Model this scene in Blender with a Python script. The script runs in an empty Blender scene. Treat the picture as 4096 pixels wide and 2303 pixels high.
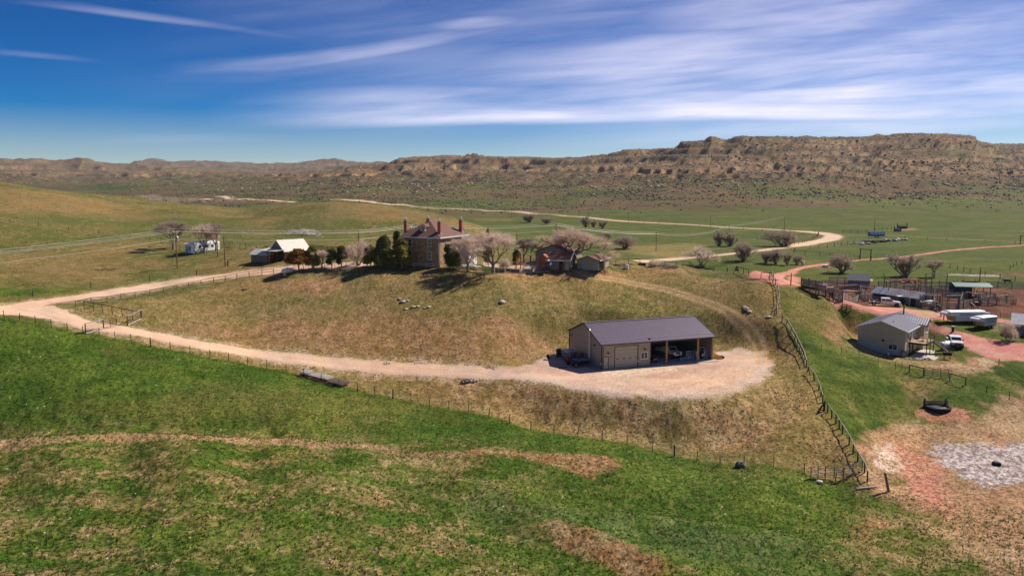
import bpy, math, random
import numpy as np
from mathutils import Vector, Matrix
R = math.radians
scene = bpy.context.scene
COL = scene.collection

# ------------------------------------------------------------------ camera
FPX, CX, CY = 2900.0, 2048.0, 1151.5        # focal length in photo pixels
PITCH = math.atan((CY - 782.0) / FPX)
CZ = 40.0
cam_d = bpy.data.cameras.new('camera'); cam = bpy.data.objects.new('camera', cam_d); COL.objects.link(cam)
cam_d.sensor_width = 36.0; cam_d.lens = 36.0 * FPX / 4096.0
cam_d.clip_start = 0.5; cam_d.clip_end = 40000
cam.location = (0, 0, CZ); cam.rotation_euler = (math.pi / 2 - PITCH, 0, 0)
scene.camera = cam
cp, sp = math.cos(PITCH), math.sin(PITCH)

def ray(px, py):
    u = (px - CX) / FPX; v = (CY - py) / FPX
    return u, cp + v * sp, -sp + v * cp          # x, y, z
def azt(px, py):
    x, y, z = ray(px, py); return x / y, z / y

# ------------------------------------------------------------------ numpy noise
_rs = np.random.RandomState(11); _ga = (_rs.rand(512, 512) * 2 * np.pi).astype(np.float32)
_GC = np.cos(_ga).ravel() * np.float32(1.41); _GS = np.sin(_ga).ravel() * np.float32(1.41)
def pnoise(x, y, seed=0):
    x = np.asarray(x, float) + (seed * 37.17) % 401; y = np.asarray(y, float) + (seed * 91.73) % 397
    fxl = np.floor(x); fyl = np.floor(y); fx = (x - fxl).astype(np.float32); fy = (y - fyl).astype(np.float32)
    ix = fxl.astype(np.int32) & 511; iy = fyl.astype(np.int32) & 511; ix1 = (ix + 1) & 511; iy1 = ((iy + 1) & 511) << 9; iy = iy << 9
    def g(a, b, k): return _GC[k] * (fx - a) + _GS[k] * (fy - b)
    sx = fx * fx * fx * (fx * (fx * 6 - 15) + 10); sy = fy * fy * fy * (fy * (fy * 6 - 15) + 10)
    g00 = g(0, 0, iy + ix); g01 = g(0, 1, iy1 + ix)
    a = g00 + sx * (g(1, 0, iy + ix1) - g00); b = g01 + sx * (g(1, 1, iy1 + ix1) - g01)
    return a + sy * (b - a)
def fbm(x, y, octv=4, seed=0, gain=.5):
    s = 0; a = 1; t = 0
    for o in range(octv):
        s = s + a * pnoise(x * 2 ** o + 17.3 * o, y * 2 ** o - 9.1 * o, seed + o); t += a; a *= gain
    return s / t
def sstep(a, b, x):
    t = np.clip((x - a) / (b - a), 0, 1); return t * t * (3 - 2 * t)

# ------------------------------------------------------------------ terrain survey points
Z0 = -28.5
TILT = math.atan((CY - 700.0) / 2768.0)      # the first survey's tilt; its levels are converted with relevel()
def relevel(z, Y):
    return -np.tan(PITCH + np.arctan(np.tan(np.arctan(-z / Y) - TILT) * 2768.0 / FPX)) * Y
def level_eq(z, Y):
    return -np.tan(TILT + np.arctan(np.tan(np.arctan(-z / Y) - PITCH) * FPX / 2768.0)) * Y
PTS = []
def C(px, py, Y):
    a, t = azt(px, py); PTS.append((a, math.log(Y), t - Z0 / Y))
def Zp(px, z, Y):
    z = float(relevel(z, Y))
    ang = math.atan(-z / Y); v = -math.tan(ang - PITCH); a, t = azt(px, CY - v * FPX)
    PTS.append((a, math.log(Y), (z - Z0) / Y))
def Fz(px, py, z):
    a, t = azt(px, py); Y = z / t; PTS.append((a, math.log(Y), (z - Z0) / Y))

for px, z in ((-900, -31), (0, -32), (900, -32), (2000, -34), (3000, -37), (4100, -39), (5000, -39)):
    Zp(px, z, 24); Zp(px, z, 38)
# near ridge
def along(pts, step):
    for (x0, *a), (x1, *b) in zip(pts, pts[1:]):
        n = max(1, round((x1 - x0) / step))
        for k in range(n):
            f = k / n; yield [x0 + (x1 - x0) * f] + [p + (q - p) * f for p, q in zip(a, b)]
    yield list(pts[-1])
_cp = dict(crest=([-900,0,250,500,750,1000,1400],[1800,1755,1740,1728,1733,1745,1772],[80,82,82.5,83,83.5,84,87]),
           a=([-900,0,525,1145,1500],[1640,1640,1640,1665,1705],[98,95,95.5,96,96]), b=([-900,0,525,1145,1500],[1500,1510,1530,1570,1655],[106,104,104,106,101.5]),
           f=([-900,16,525,1145,1500],[1150,1272,1368,1487,1577],[130,124,121,117,111]))
for px in range(-840, 1500, 120):
    c = _cp['crest']; cy, Y = np.interp(px, c[0], c[1]), np.interp(px, c[0], c[2])
    if px < 1450: C(px, cy, Y); C(px, cy - (1 if px < 1200 else 12), Y + (7.5 if px < 1200 else 5))
    for k_ in 'abf': c = _cp[k_]; C(px, np.interp(px, c[0], c[1]), np.interp(px, c[0], c[2]))
for a in ((1718,1626,107),(1900,1665,103.5),(2123,1721,100)): C(*a)
for a in ((-700,2303,50),(-700,2000,63),(0,2303,50),(0,2000,64),(0,1850,73),(500,2303,52),(500,2000,65),(500,1850,74),
    (1000,2303,53),(1000,2000,66),(1000,1850,76),(1500,2303,55),(1500,2050,66),(1500,1880,78),(2000,2303,57),(2000,2080,68),
    (2000,1900,80),(2500,2303,60),(2500,2080,71),(2500,1900,83),(3000,2303,62),(3000,2080,74),(3000,1950,82),(3500,2303,63),
    (3500,2080,76),(3500,1970,84),(4096,2303,64),(4700,2200,70),(4700,1950,84),
    (2000,1760,93),(2500,1830,90),(3000,1910,85),(-700,1500,106),
    (2609,1805,95),(2975,1869,90),(3340,1933,87),
    # left hill and upper road
    (0,1240,130),(0,1150,150),(0,1000,190),(0,900,230),(0,800,290),(-10,733,350),(-700,1000,180),(-700,850,240),(-700,700,330),
    (500,1180,148),(500,1260,136),(500,1315,126),(500,1100,172),(500,1000,205),(500,900,270),(500,840,340),
    (155,754,365),(369,779,385),(582,802,400),(815,822,420),(960,845,400),
    (800,1030,195),(800,950,240),(800,880,320),(1000,1060,178),(1000,960,235),(1000,900,300),(1000,868,370),
    (1000,1130,160),(1000,1250,143),(1000,1370,130),
    (1500,1090,160),(1500,1062,166),(1500,1200,148),(1500,1350,133),(1500,1450,123),(1500,1575,111),
    (1200,1075,166),(1750,1090,160),(1750,1068,165),(2000,1095,157),(2000,1060,178),
    (2300,1092,160),(2300,1200,150),(2300,1290,142),(2500,1290,144),(2500,1200,152),(2500,1100,164),
    # round hill behind the house
    (1093,830,400),(1224,808,385),(1326,805,375),(1466,815,360),(1606,834,340),(1699,846,325),(1769,867,310),(1862,899,290),(1908,920,280),
    (1300,960,230),(1300,880,290),(1500,900,275),(1650,960,235),(1500,1000,205),(1300,1000,205),(1180,870,310),
    # flat valley beyond the yard
    (2100,1000,290),(2100,950,370),(2100,900,500),(2100,870,600),(2100,843,700),
    (2400,1075,164),(2500,1050,172),(2700,1066,171),(2500,1040,262),(2500,1000,310),(2500,950,390),(2500,900,500),
    (2700,1120,162),(2700,1200,154),(2700,1290,146),(3000,1105,159),(3000,1200,149),(3000,1300,141),
    (3042,1102,159),(3114,1201,148),(3147,1299,138),(3180,1358,131),(3219,1444,121),(3258,1522,112),(3304,1627,105),(3344,1693,100),(3396,1778,94),(3468,1910,87),
    (3420,1290,147),(3380,1320,142),(3340,1250,148),(3260,1230,148),(3197,1152,156),(3317,1208,150),(3425,1243,149),(3110,1122,158),
    (3300,1300,139),(3300,1400,129),(3300,1500,116),(3400,1500,118),(3400,1600,110),(3500,1700,104),
    (3434,1357,140),(3620,1425,132),(3800,1450,130),(3740,1370,140),(4000,1400,137),(3850,1290,155),(3550,1225,170),(3700,1180,184),
    (4096,1300,153),(4000,1200,180),(3300,1180,188),(3500,1150,196),(3500,1100,228),(3500,1050,265),(3500,1000,310),(3500,950,380),
    (3500,910,460),(3500,872,555),(4096,1100,228),(4096,1000,312),(4096,900,480),(4096,872,560),(3000,1050,262),(3000,1000,310),
    (3000,950,385),(3000,900,500),(3150,1125,212),(3900,1500,123),(3800,1600,114),(4096,1500,124),(4096,1600,115),(3700,1680,108),
    (4700,1500,124),(4700,1300,153),(4700,1100,228),(4700,950,380),(4700,860,600),
    # hills
    (2100,825,780),(2100,760,1000),(2100,700,1400),(2100,650,1800),(300,762,1400),(300,725,2200),(300,680,2700),
    (600,790,900),(600,740,1600),(600,700,2400),(600,665,2950),(600,682,3700),(1000,812,750),(1000,745,1500),(1000,705,2300),(1000,684,3000),(1000,700,3800),
    (1300,775,900),(1300,725,1400),(1350,672,2100),(1350,695,3000),(1450,664,2250),(1450,680,3000),(1200,700,2000),(1200,702,3200),
    (1750,790,850),(1750,730,1200),(1750,680,1600),(1750,640,2000),(2500,845,640),(2500,780,850),(2500,700,1200),(2500,640,1550),
    (3000,865,570),(3000,800,720),(3000,720,950),(3000,640,1200),(3000,580,1400),(3500,812,660),(3500,795,760),(3500,772,830),(3500,745,900),(3500,650,1150),(3500,590,1400),
    (3150,840,620),(3850,830,650),(4096,790,780),(4096,740,950),(4096,650,1300),(4096,610,1600),
    (4700,800,760),(4700,700,1100),(4700,620,1500),(4700,560,1800),(-700,700,2200),(-700,635,3000)):
    C(*a)
for a in ((1300,-31,520),(1500,-33,520),(1650,-34,480),(1000,-31,600),(1100,-31,560),(800,-31,600),(500,-28,700),(0,-26,700),(200,-26,600),(-700,-25,600),
          (2500,-30,205),(2700,-31,205),(2900,-32,205),(2300,-26,215),(2100,-24,205),(1900,-24,215),(3200,-32.5,185),(3420,-32,168)):
    Zp(*a)
for a in ((4096,1750),(3700,1770),(3750,1900),(4096,1950),(4096,1850),(3850,1990),(4500,1850)):
    Fz(a[0], a[1], -35.6)
SKY = [(-600,638,3000),(0,640,3000),(100,640,3000),(155,645,3000),(270,646,3000),(290,641,3000),(350,641,3000),(385,652,3000),(470,656,3050),(530,657,3200),
 (562,649,5200),(600,637,5300),(640,642,5300),(690,651,5300),(740,644,5300),(800,650,5300),(855,643,5300),(890,651,5300),(970,650,5300),(1000,658,5300),
 (1050,666,5300),(1100,652,5200),(1150,658,5100),(1210,649,5000),(1255,648,4900),(1300,637,4800),(1340,637,4700),(1425,652,4500),(1480,645,4300),(1535,656,4000),
 (1565,648,2700),(1640,636,2500),(1750,618,2350),(1870,613,2250),(2000,617,2150),(2265,616,2000),(2480,608,1850),(2509,597,1800),(2671,590,1650),
 (2759,557,1600),(2907,551,1550),(3090,552,1500),(3125,558,1500),(3230,549,1500),(3275,553,1550),(3576,540,1600),(3613,534,1600),(3700,533,1600),
 (3730,541,1600),(3797,529,1550),(3845,531,1550),(3922,577,1700),(3966,581,2200),(4096,577,2200),(4700,570,2200)]
for px, py, Y in SKY:
    C(px, py, Y)
    C(px, py + 14, Y * 1.18)
for px in range(-600, 4800, 300):
    Zp(px, 20, 8000); Zp(px, 10, 12500)

P = np.array(PTS)
SA, SL = 2.4, 1.0
def tps(d2):
    return 0.5 * d2 * np.log(d2 + 1e-12)
def solve_tps():
    n = len(P); X = np.c_[P[:, 0] * SA, P[:, 1] * SL]
    d2 = ((X[:, None, :] - X[None]) ** 2).sum(-1)
    K = tps(d2) + np.diag(np.where(P[:, 1] > 6, 2e-5, 3e-4))
    A = np.zeros((n + 3, n + 3)); A[:n, :n] = K; A[:n, n] = 1; A[:n, n + 1:] = X; A[n, :n] = 1; A[n + 1:, :n] = X.T
    b = np.zeros(n + 3); b[:n] = P[:, 2]
    return X, np.linalg.solve(A, b)
TX, TW = solve_tps()
def tps_eval(az, ly):
    q = np.c_[az.ravel() * SA, ly.ravel() * SL]; out = np.empty(len(q)); n = len(TX)
    for s in range(0, len(q), 20000):
        c = q[s:s + 20000]
        d2 = ((c[:, None, :] - TX[None]) ** 2).sum(-1)
        out[s:s + 20000] = tps(d2) @ TW[:n] + TW[n] + c @ TW[n + 1:]
    return out.reshape(az.shape)

# dense grid: fan from the camera's foot, rows logarithmic in distance
NC = 1050
AZ = np.linspace(-1.05, 1.05, NC)
def seg(a, b, step):
    n = max(2, int(round(math.log(b / a) / step))); return list(np.exp(np.linspace(math.log(a), math.log(b), n, endpoint=False)))
YS = np.array(seg(20, 45, .02) + seg(45, 230, .0042) + seg(230, 1000, .0055) + seg(1000, 3200, .0065) + seg(3200, 6000, .012) + seg(6000, 12000, .05) + [12000.])
NR = len(YS); LY = np.log(YS)
ca = np.linspace(-1.05, 1.05, 300); cl = np.linspace(LY[0], LY[-1], 420)
GA, GL = np.meshgrid(ca, cl)
coarse = tps_eval(GA, GL)
def bil(grid, a0, a1, l0, l1, az, ly):
    nr, nc = grid.shape
    x = np.clip((az - a0) / (a1 - a0) * (nc - 1), 0, nc - 1.001); y = np.clip((ly - l0) / (l1 - l0) * (nr - 1), 0, nr - 1.001)
    ix = x.astype(int); iy = y.astype(int); fx = x - ix; fy = y - iy
    return (grid[iy, ix] * (1 - fx) + grid[iy, ix + 1] * fx) * (1 - fy) + (grid[iy + 1, ix] * (1 - fx) + grid[iy + 1, ix + 1] * fx) * fy
def cubic_rows(grid, x):      # catmull-rom along axis 0
    n = grid.shape[0]; i = np.clip(x.astype(int), 1, n - 3); f = (x - i)[:, None]
    p0, p1, p2, p3 = grid[i - 1], grid[i], grid[i + 1], grid[i + 2]
    return p1 + .5 * f * (p2 - p0 + f * (2 * p0 - 5 * p1 + 4 * p2 - p3 + f * (3 * (p1 - p2) + p3 - p0)))
t1 = cubic_rows(coarse, (LY - cl[0]) / (cl[-1] - cl[0]) * 419)
r = cubic_rows(t1.T.copy(), (AZ - ca[0]) / (ca[-1] - ca[0]) * 299).T
YY = np.repeat(YS[:, None], NC, 1); XX = AZ[None] * YY
ZB = Z0 + r * YY                                   # smooth base, relative to the camera

# flat places where buildings and yards stand keep the smooth base; elsewhere add relief
far = sstep(420, 900, YY)
def flatten(pts, z, soft):
    """cut or fill a level terrace: points seen at height z, graded into the slope around"""
    global ZB
    w = []
    for p in pts:
        a, t = azt(*p); w.append((a * z / t, z / t))
    cx = sum(p[0] for p in w) / len(w); cy = sum(p[1] for p in w) / len(w)
    d = np.full(XX.shape, 1e9); ins = np.zeros(XX.shape, bool)
    for i in range(len(w)):
        (ax, ay), (bx, by) = w[i], w[(i + 1) % len(w)]; vx, vy = bx - ax, by - ay
        t = np.clip(((XX - ax) * vx + (YY - ay) * vy) / (vx * vx + vy * vy + 1e-9), 0, 1)
        d = np.minimum(d, np.hypot(XX - ax - t * vx, YY - ay - t * vy))
        if abs(vy) > 1e-9: ins ^= ((ay > YY) != (by > YY)) & (XX < vx * (YY - ay) / vy + ax)
    d = np.where(ins, 0, d); k = 1 - sstep(0, soft, d); ZB = ZB + (z - ZB) * k
flatten([(2140,1450),(2230,1408),(2400,1388),(2870,1390),(2990,1410),(3050,1440),(3030,1500),(2900,1560),(2700,1580),(2420,1560),(2250,1540),(2120,1500)], -29.4, 9.)
flatten([(3420,1350),(3640,1345),(3740,1370),(3720,1440),(3620,1440)], -29.9, 7.)
ZE = level_eq(ZB, YY)
hillm = far * sstep(-31, -12, ZE)
lY = np.log(YY); A2 = XX / YY
gul = 1 - np.abs(fbm(A2 * 16, lY * 5, 3, 5)) * 2.2                     # ridges running down toward the valley
gul2 = (1 - np.abs(pnoise(A2 * 46 + fbm(A2 * 9, lY * 9, 2, 6), lY * 3, 7)) * 2.6) * sstep(-28, -5, ZE) * (1 - .85 * sstep(12, 34, ZE)) * (1 - sstep(2000, 2800, YY))
rel = (gul * .6 + gul2 * .36 + fbm(XX / 160, YY / 160, 4, 9) * .8) * hillm
ZN = ZB + rel * np.clip(YY / 1500, .5, 3.0) * 8.5 - hillm * np.clip(YY / 1500, .5, 3) * 3
st = 15.0 * np.clip(YY / 1500, .6, 2.5)
ph = (ZN + fbm(XX / 300, YY / 300, 3, 31) * 14) / st
fr = ph - np.floor(ph)
terr = (np.floor(ph) + sstep(.72, .98, fr)) * st - fbm(XX / 300, YY / 300, 3, 31) * 14
bigm = sstep(2200, 3000, YY)
tm = (1 - .8 * bigm) * hillm * sstep(-15, 10, ZE) * (.5 + .45 * sstep(-.25, .2, fbm(XX / 220, YY / 400, 3, 41)))
ZN = ZN * (1 - tm) + terr * tm
ZN += hillm * fbm(XX / 22, YY / 22, 4, 51) * 2.6 * np.clip(YY / 1500, .4, 2)
knoll = sstep(.8, 0., ((XX / YY - .53) / .2) ** 2 + ((lY - math.log(740)) / .18) ** 2)
footm = sstep(560, 640, YY) * (1 - hillm)
ZN += footm * (fbm(XX / 70, YY / 50, 4, 66) * 3.2 + fbm(XX / 14, YY / 14, 3, 67) * .7)
ZN += knoll * fbm(XX / 18, YY / 25, 4, 61) * 3
mid = sstep(190, 330, YY) * (1 - far)
ZN += mid * (fbm(XX / 60, YY / 60, 3, 71) * 1.6 + fbm(XX / 14, YY / 14, 3, 72) * .35) * sstep(-36, -20, ZE) + mid * fbm(XX / 70, YY / 70, 3, 75) * .7
near = 1 - sstep(190, 330, YY)
FLAT = [(27, 123, 21, 9), (-12, 170, 16, 12), (20, 168, 22, 10), (75, 135, 16, 12), (-66, 182, 26, 12), (74, 160, 30, 26), (110, 190, 55, 30)]
fm = np.ones_like(XX)
for (x, y, a, b) in FLAT:
    x *= .955
    fm *= 1 - .8 * sstep(1.6, .8, ((XX - x) / a) ** 2 + ((YY - y) / b) ** 2)
ZN += near * fm * (fbm(XX / 11, YY / 11, 3, 81) * .45)
FINE = near * (1 - sstep(110, 190, YY)) * fm
ZH = ZN.copy()                                      # height used to stand things on
ZN = ZN + CZ; ZH = ZH + CZ

def height(x, y):
    x = np.asarray(x, float); y = np.asarray(y, float)
    az = x / y; ly = np.log(y)
    c = np.clip((az + 1.05) / 2.1 * (NC - 1), 0, NC - 1.001); ic = c.astype(int); fc = c - ic
    rr = np.interp(ly, LY, np.arange(NR)); rr = np.clip(rr, 0, NR - 1.001); ir = rr.astype(int); fr_ = rr - ir
    return (ZN[ir, ic] * (1 - fc) + ZN[ir, ic + 1] * fc) * (1 - fr_) + (ZN[ir + 1, ic] * (1 - fc) + ZN[ir + 1, ic + 1] * fc) * fr_
def hz(x, y): return float(height(x, y))
def G(px, py, ymin=30., ymax=9000.):
    """first ground point seen along that bearing"""
    a, t = azt(px, py)
    ys = np.exp(np.arange(math.log(ymin), math.log(ymax), .002)); h = height(a * ys, ys) - CZ
    d = t * ys - h; k = np.argmax(d < 0)
    if d[k] >= 0: k = len(ys) - 1
    if k == 0: Y = ys[0]
    else: Y = ys[k - 1] + (ys[k] - ys[k - 1]) * d[k - 1] / (d[k - 1] - d[k])
    return Vector((a * Y, Y, hz(a * Y, Y)))
def AT(px, Y, py=1000):
    a, t = azt(px, py); return Vector((a * Y, Y, hz(a * Y, Y)))
def UP(px, py, Y):
    a, t = azt(px, py); return Vector((a * Y, Y, t * Y + CZ))
# ------------------------------------------------------------------ land cover
def V3(*c): return np.array(c, float)
N25 = fbm(XX / 25, YY / 25, 4, 101); N8 = fbm(XX / 8, YY / 8, 4, 111); N2 = fbm(XX / 2.2, YY / 2.2, 3, 121); N1 = fbm(XX / .8, YY / .8, 2, 131)
Nst = fbm(XX / 40, YY / 12, 4, 141)
COLR = np.zeros(XX.shape + (3,))
def mixc(mask, col):
    global COLR
    COLR += (col - COLR) * mask[..., None]
def two(a, b, n, lo=-.25, hi=.25):
    return a + (b - a) * sstep(lo, hi, n)[..., None]
GR1, GR2, GR3 = V3(.036, .066, .009), V3(.082, .108, .018), V3(.066, .102, .024)
OLV, DRY, BRN, TAN = V3(.135, .122, .040), V3(.30, .225, .105), V3(.25, .125, .065), V3(.35, .225, .135)
ROAD, PINK, RED, SOIL = V3(.62, .415, .29), V3(.50, .37, .30), V3(.48, .195, .160), V3(.115, .052, .038)
CRUST, SAGE, ROCK, RROCK = V3(.72, .62, .64), V3(.070, .068, .045), V3(.36, .265, .17), V3(.27, .115, .075)

def rows(y0, y1):
    return max(0, np.searchsorted(YS, y0) - 1), min(NR, np.searchsorted(YS, y1) + 1)
def cols(x0, x1, y0, y1):
    a0 = min(x0 / y0, x0 / y1); a1 = max(x1 / y0, x1 / y1)
    return int(np.clip((a0 + 1.05) / 2.1 * (NC - 1) - 1, 0, NC)), int(np.clip((a1 + 1.05) / 2.1 * (NC - 1) + 2, 0, NC))
def wpts(pts): return [tuple(G(*p)[:2]) for p in pts]
def polymask(pts, soft=1.0, warp=0., ws=6., world=False, seed=7):
    w = pts if world else wpts(pts)
    xs = [p[0] for p in w]; ys = [p[1] for p in w]; m = soft + warp + 1
    r0, r1 = rows(max(21, min(ys) - m), max(ys) + m); c0, c1 = cols(min(xs) - m, max(xs) + m, max(21, min(ys) - m), max(ys) + m)
    out = np.zeros(XX.shape)
    x = XX[r0:r1, c0:c1]; y = YY[r0:r1, c0:c1]
    if x.size == 0: return out
    d = np.full(x.shape, 1e9); ins = np.zeros(x.shape, bool)
    for i in range(len(w)):
        (ax, ay), (bx, by) = w[i], w[(i + 1) % len(w)]
        vx, vy = bx - ax, by - ay; L = vx * vx + vy * vy + 1e-9
        t = np.clip(((x - ax) * vx + (y - ay) * vy) / L, 0, 1)
        d = np.minimum(d, np.hypot(x - ax - t * vx, y - ay - t * vy))
        cond = ((ay > y) != (by > y))
        if abs(by - ay) > 1e-9: ins ^= cond & (x < (bx - ax) * (y - ay) / (by - ay) + ax)
    s = np.where(ins, d, -d)
    if warp: s = s + fbm(x / ws, y / ws, 3, seed) * warp * 1.6
    out[r0:r1, c0:c1] = sstep(-soft, soft, s)
    return out
def smooth(w, n=6):
    o = []
    for i in range(len(w) - 1):
        p0 = Vector(w[max(i - 1, 0)]); p1 = Vector(w[i]); p2 = Vector(w[i + 1]); p3 = Vector(w[min(i + 2, len(w) - 1)])
        for k in range(n):
            f = k / n; o.append(p1 + .5 * f * ((p2 - p0) + f * ((2 * p0 - 5 * p1 + 4 * p2 - p3) + f * (3 * (p1 - p2) + p3 - p0))))
    o.append(Vector(w[-1])); return o
def linedist(pts, width, world=False):
    """signed cross distance and mask of a band following a polyline"""
    w = smooth(pts if world else wpts(pts), 5)
    out = np.full(XX.shape, 1e6); sd = np.zeros(XX.shape)
    for i in range(len(w) - 1):
        ax, ay = w[i][0], w[i][1]; bx, by = w[i + 1][0], w[i + 1][1]; m = width * 2 + 4
        y0, y1 = max(21, min(ay, by) - m), max(ay, by) + m
        r0, r1 = rows(y0, y1); c0, c1 = cols(min(ax, bx) - m, max(ax, bx) + m, y0, y1)
        x = XX[r0:r1, c0:c1]; y = YY[r0:r1, c0:c1]
        if x.size == 0: continue
        vx, vy = bx - ax, by - ay; L = vx * vx + vy * vy + 1e-9
        t = np.clip(((x - ax) * vx + (y - ay) * vy) / L, 0, 1)
        d = np.hypot(x - ax - t * vx, y - ay - t * vy)
        cr = (vx * (y - ay) - vy * (x - ax)) / math.sqrt(L)
        o = out[r0:r1, c0:c1]; q = d < o
        sd[r0:r1, c0:c1] = np.where(q, cr, sd[r0:r1, c0:c1]); out[r0:r1, c0:c1] = np.minimum(o, d)
    return out, sd
def band(dist, half, soft, warp=.0, ws=4., seed=3):
    d = dist + (fbm(XX / ws, YY / ws, 3, seed) * warp * 1.6 if warp else 0)
    return sstep(half + soft, half - soft, d)

def FULL_(c): return np.broadcast_to(c, COLR.shape)
# --- base: rangeland, greener on flats, drier on slopes
flatness = sstep(-24, -31, ZE)
g = N25 * .9 + N8 * .5 + (flatness - .45) * .9
base = two(OLV, GR2, g, -.35, .35)
base = base + (DRY - base) * (sstep(.05, .5, N8 + N2 * .6 - flatness * .35) * .55)[..., None]
COLR[:] = base
# pastures of the valley floor
vm = sstep(215, 260, YY) * (1 - hillm) * flatness * (1 - knoll) * sstep(690, 575, YY + fbm(XX / 60, YY / 60, 3, 145) * 60)
lefthill = sstep(140, 170, YY) * (1 - flatness) * (1 - far)
mixc(lefthill * sstep(-.30, .20, N25 + N8 * .6) * .6, V3(.245, .165, .078) + 0 * COLR)
mixc(lefthill * sstep(-.12, .18, N8 * .8 - N25 * .5 + N2 * .3) * .75, V3(.080, .102, .026) + 0 * COLR)
mixc(lefthill * sstep(.22, .42, N2 + N8 * .4) * .6, V3(.40, .29, .16) + 0 * COLR)
mixc(vm, two(V3(.090,.112,.026), V3(.060,.100,.022), Nst + N8 * .3, -.3, .3))
mixc(vm * sstep(-.05, .30, Nst * .8 + N25 * .6) * .6, np.broadcast_to(V3(.15,.135,.05), COLR.shape))
# far slopes
slope = np.abs(np.gradient(ZN, axis=0) / np.gradient(YY, axis=0)) + .0
rel1 = fbm(XX / 90, YY / 90, 4, 201); rel2 = fbm(XX / 16, YY / 16, 3, 211)
hc = two(V3(.145, .094, .062), V3(.100, .092, .045), rel1 + N25 * .3, -.3, .3)
mixc(np.maximum(far, footm) * (1 - .75 * vm), hc)
mixc(hillm * sstep(.25, .55, slope + rel1 * .25), two(ROCK, V3(.25, .17, .10), rel2))
upper = sstep(-8, 20, ZE)
outc = hillm * sstep(.02, .40, fbm(XX / 120, YY / 40, 4, 221) + .35 * sstep(.3, .6, slope) + upper * .15 - .10)
mixc(outc * sstep(-.15, .2, rel2) * .9, two(ROCK * .95, V3(.26, .15, .095), N8))
strat = pnoise((ZN - CZ) / 4.5 + fbm(XX / 160, YY / 160, 2, 261) * 2, XX / 500, 262) * .7 + pnoise((ZN - CZ) / 11. + 3, XX / 800, 263) * .6
sb_ = hillm * sstep(-14, 6, ZE) * sstep(.05, .35, strat + .35 * rel2 + .25 * fbm(XX / 45, YY / 30, 3, 264))
mixc(sb_ * .62, two(V3(.40,.26,.17), V3(.28,.15,.10), N8 + rel2))
mixc(hillm * sstep(-14, 6, ZE) * sstep(.10, .35, -strat + .4 * rel2) * .7, FULL_(V3(.095, .075, .055)))
mixc(hillm * sstep(.18, .42, fbm(XX / 100, YY / 60, 4, 231)) * .5, np.broadcast_to(RROCK, COLR.shape))
mixc(hillm * sstep(.22, .45, fbm(XX / 170, YY / 100, 3, 241)) * .45, np.broadcast_to(V3(.07, .10, .03), COLR.shape))
s1 = fbm(XX / 7, YY / 9, 2, 251)
mixc(sstep(500, 700, YY) * sstep(.08, .22, s1 + rel1 * .35) * (.25 + .35 * hillm) * (1 - vm * .95), np.broadcast_to(SAGE, COLR.shape))
mixc(knoll * sstep(.0, .3, rel2) * .6, np.broadcast_to(ROCK, COLR.shape))
big = sstep(2000, 3200, YY)
mixc(big * .55, two(V3(.15, .125, .10), V3(.20, .16, .125), rel2 + rel1))

def FULL(c): return np.broadcast_to(c, COLR.shape)
# --- meadow south of the wire fence
FENCE_A = [(-500, 1180), (-200, 1228), (16, 1272), (270, 1322), (525, 1368), (840, 1430), (1145, 1487), (1430, 1565), (1718, 1626), (2123, 1721), (2609, 1805), (2975, 1869), (3340, 1933), (3490, 1962)]
FW = [(-90, 150)] + wpts(FENCE_A)
meadow = polymask(FW + [(60, 78), (75, 60), (75, 22), (-80, 22), (-120, 60), (-140, 150)], .25, .3, 3, True)
g = N8 * .8 + N2 * .45 + N25 * .5
mixc(meadow, two(V3(.044,.090,.011), V3(.098,.142,.022), g, -.35, .45))
mixc(meadow * sstep(.1, .45, fbm(XX / 14, YY / 9, 4, 301)) * .6, two(OLV, GR2, N2))
mixc(meadow * sstep(96, 88, YY) * sstep(8, -6, XX) * sstep(-.16, .22, fbm(XX / 6, YY / 4, 4, 311) + N1 * .3) * .72, two(OLV * 1.1, TAN * 1.0, N2 + N1 * .6, -.25, .4))
mixc(meadow * sstep(100, 90, YY) * sstep(.10, .35, fbm(XX / .9, YY / 1.2, 2, 321)) * .3, FULL(V3(.26, .21, .085)))
mixc(meadow * sstep(.52, .60, fbm(XX / .6, YY / .8, 2, 331)) * .5, FULL(V3(.5, .47, .38)))
mixc(meadow * polymask([(1150,1530),(1450,1610),(1700,1660),(1500,1720),(900,1690),(600,1640),(700,1560)], 5, 4, 8) * (.35 + .5 * sstep(-.1, .3, N2)), FULL(OLV * 1.1))
crest = polymask([(-300,1775),(0,1757),(250,1742),(500,1731),(750,1738),(1000,1748),(1300,1765),(1500,1776),(1620,1800),(1540,1826),(1300,1798),(1000,1776),(650,1759),(400,1760),(200,1778),(0,1802),(-300,1830)], .5, .8, 3)
mixc(crest * (.7 + .3 * sstep(-.3, .1, N2 + N8)), two(TAN * 1.0, V3(.27,.185,.11), N2))
for pl, s in (([(1560,1815),(1750,1808),(2000,1828),(2250,1835),(2420,1838),(2480,1860),(2470,1890),(2380,1915),(2250,1885),(2100,1852),(1900,1850),(1700,1858)], .8),
              ([(2175,2120),(2260,2108),(2420,2165),(2600,2240),(2760,2310),(2560,2312),(2400,2240),(2250,2180)], .8),
              ([(3400,2120),(3500,2060),(3560,2090),(3450,2160),(3380,2180)], 1.)):
    mixc(polymask(pl, s, 1.0, 3) * .85, two(TAN * .95, BRN * 1.2, N2))
mixc(polymask([(1900,1960),(2300,2060),(2900,2130),(3300,2180),(3200,2303),(2700,2230),(2300,2110),(1900,2040)], 4, 3, 5) * .55, two(V3(.075,.125,.035), V3(.13,.16,.07), N2))

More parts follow.
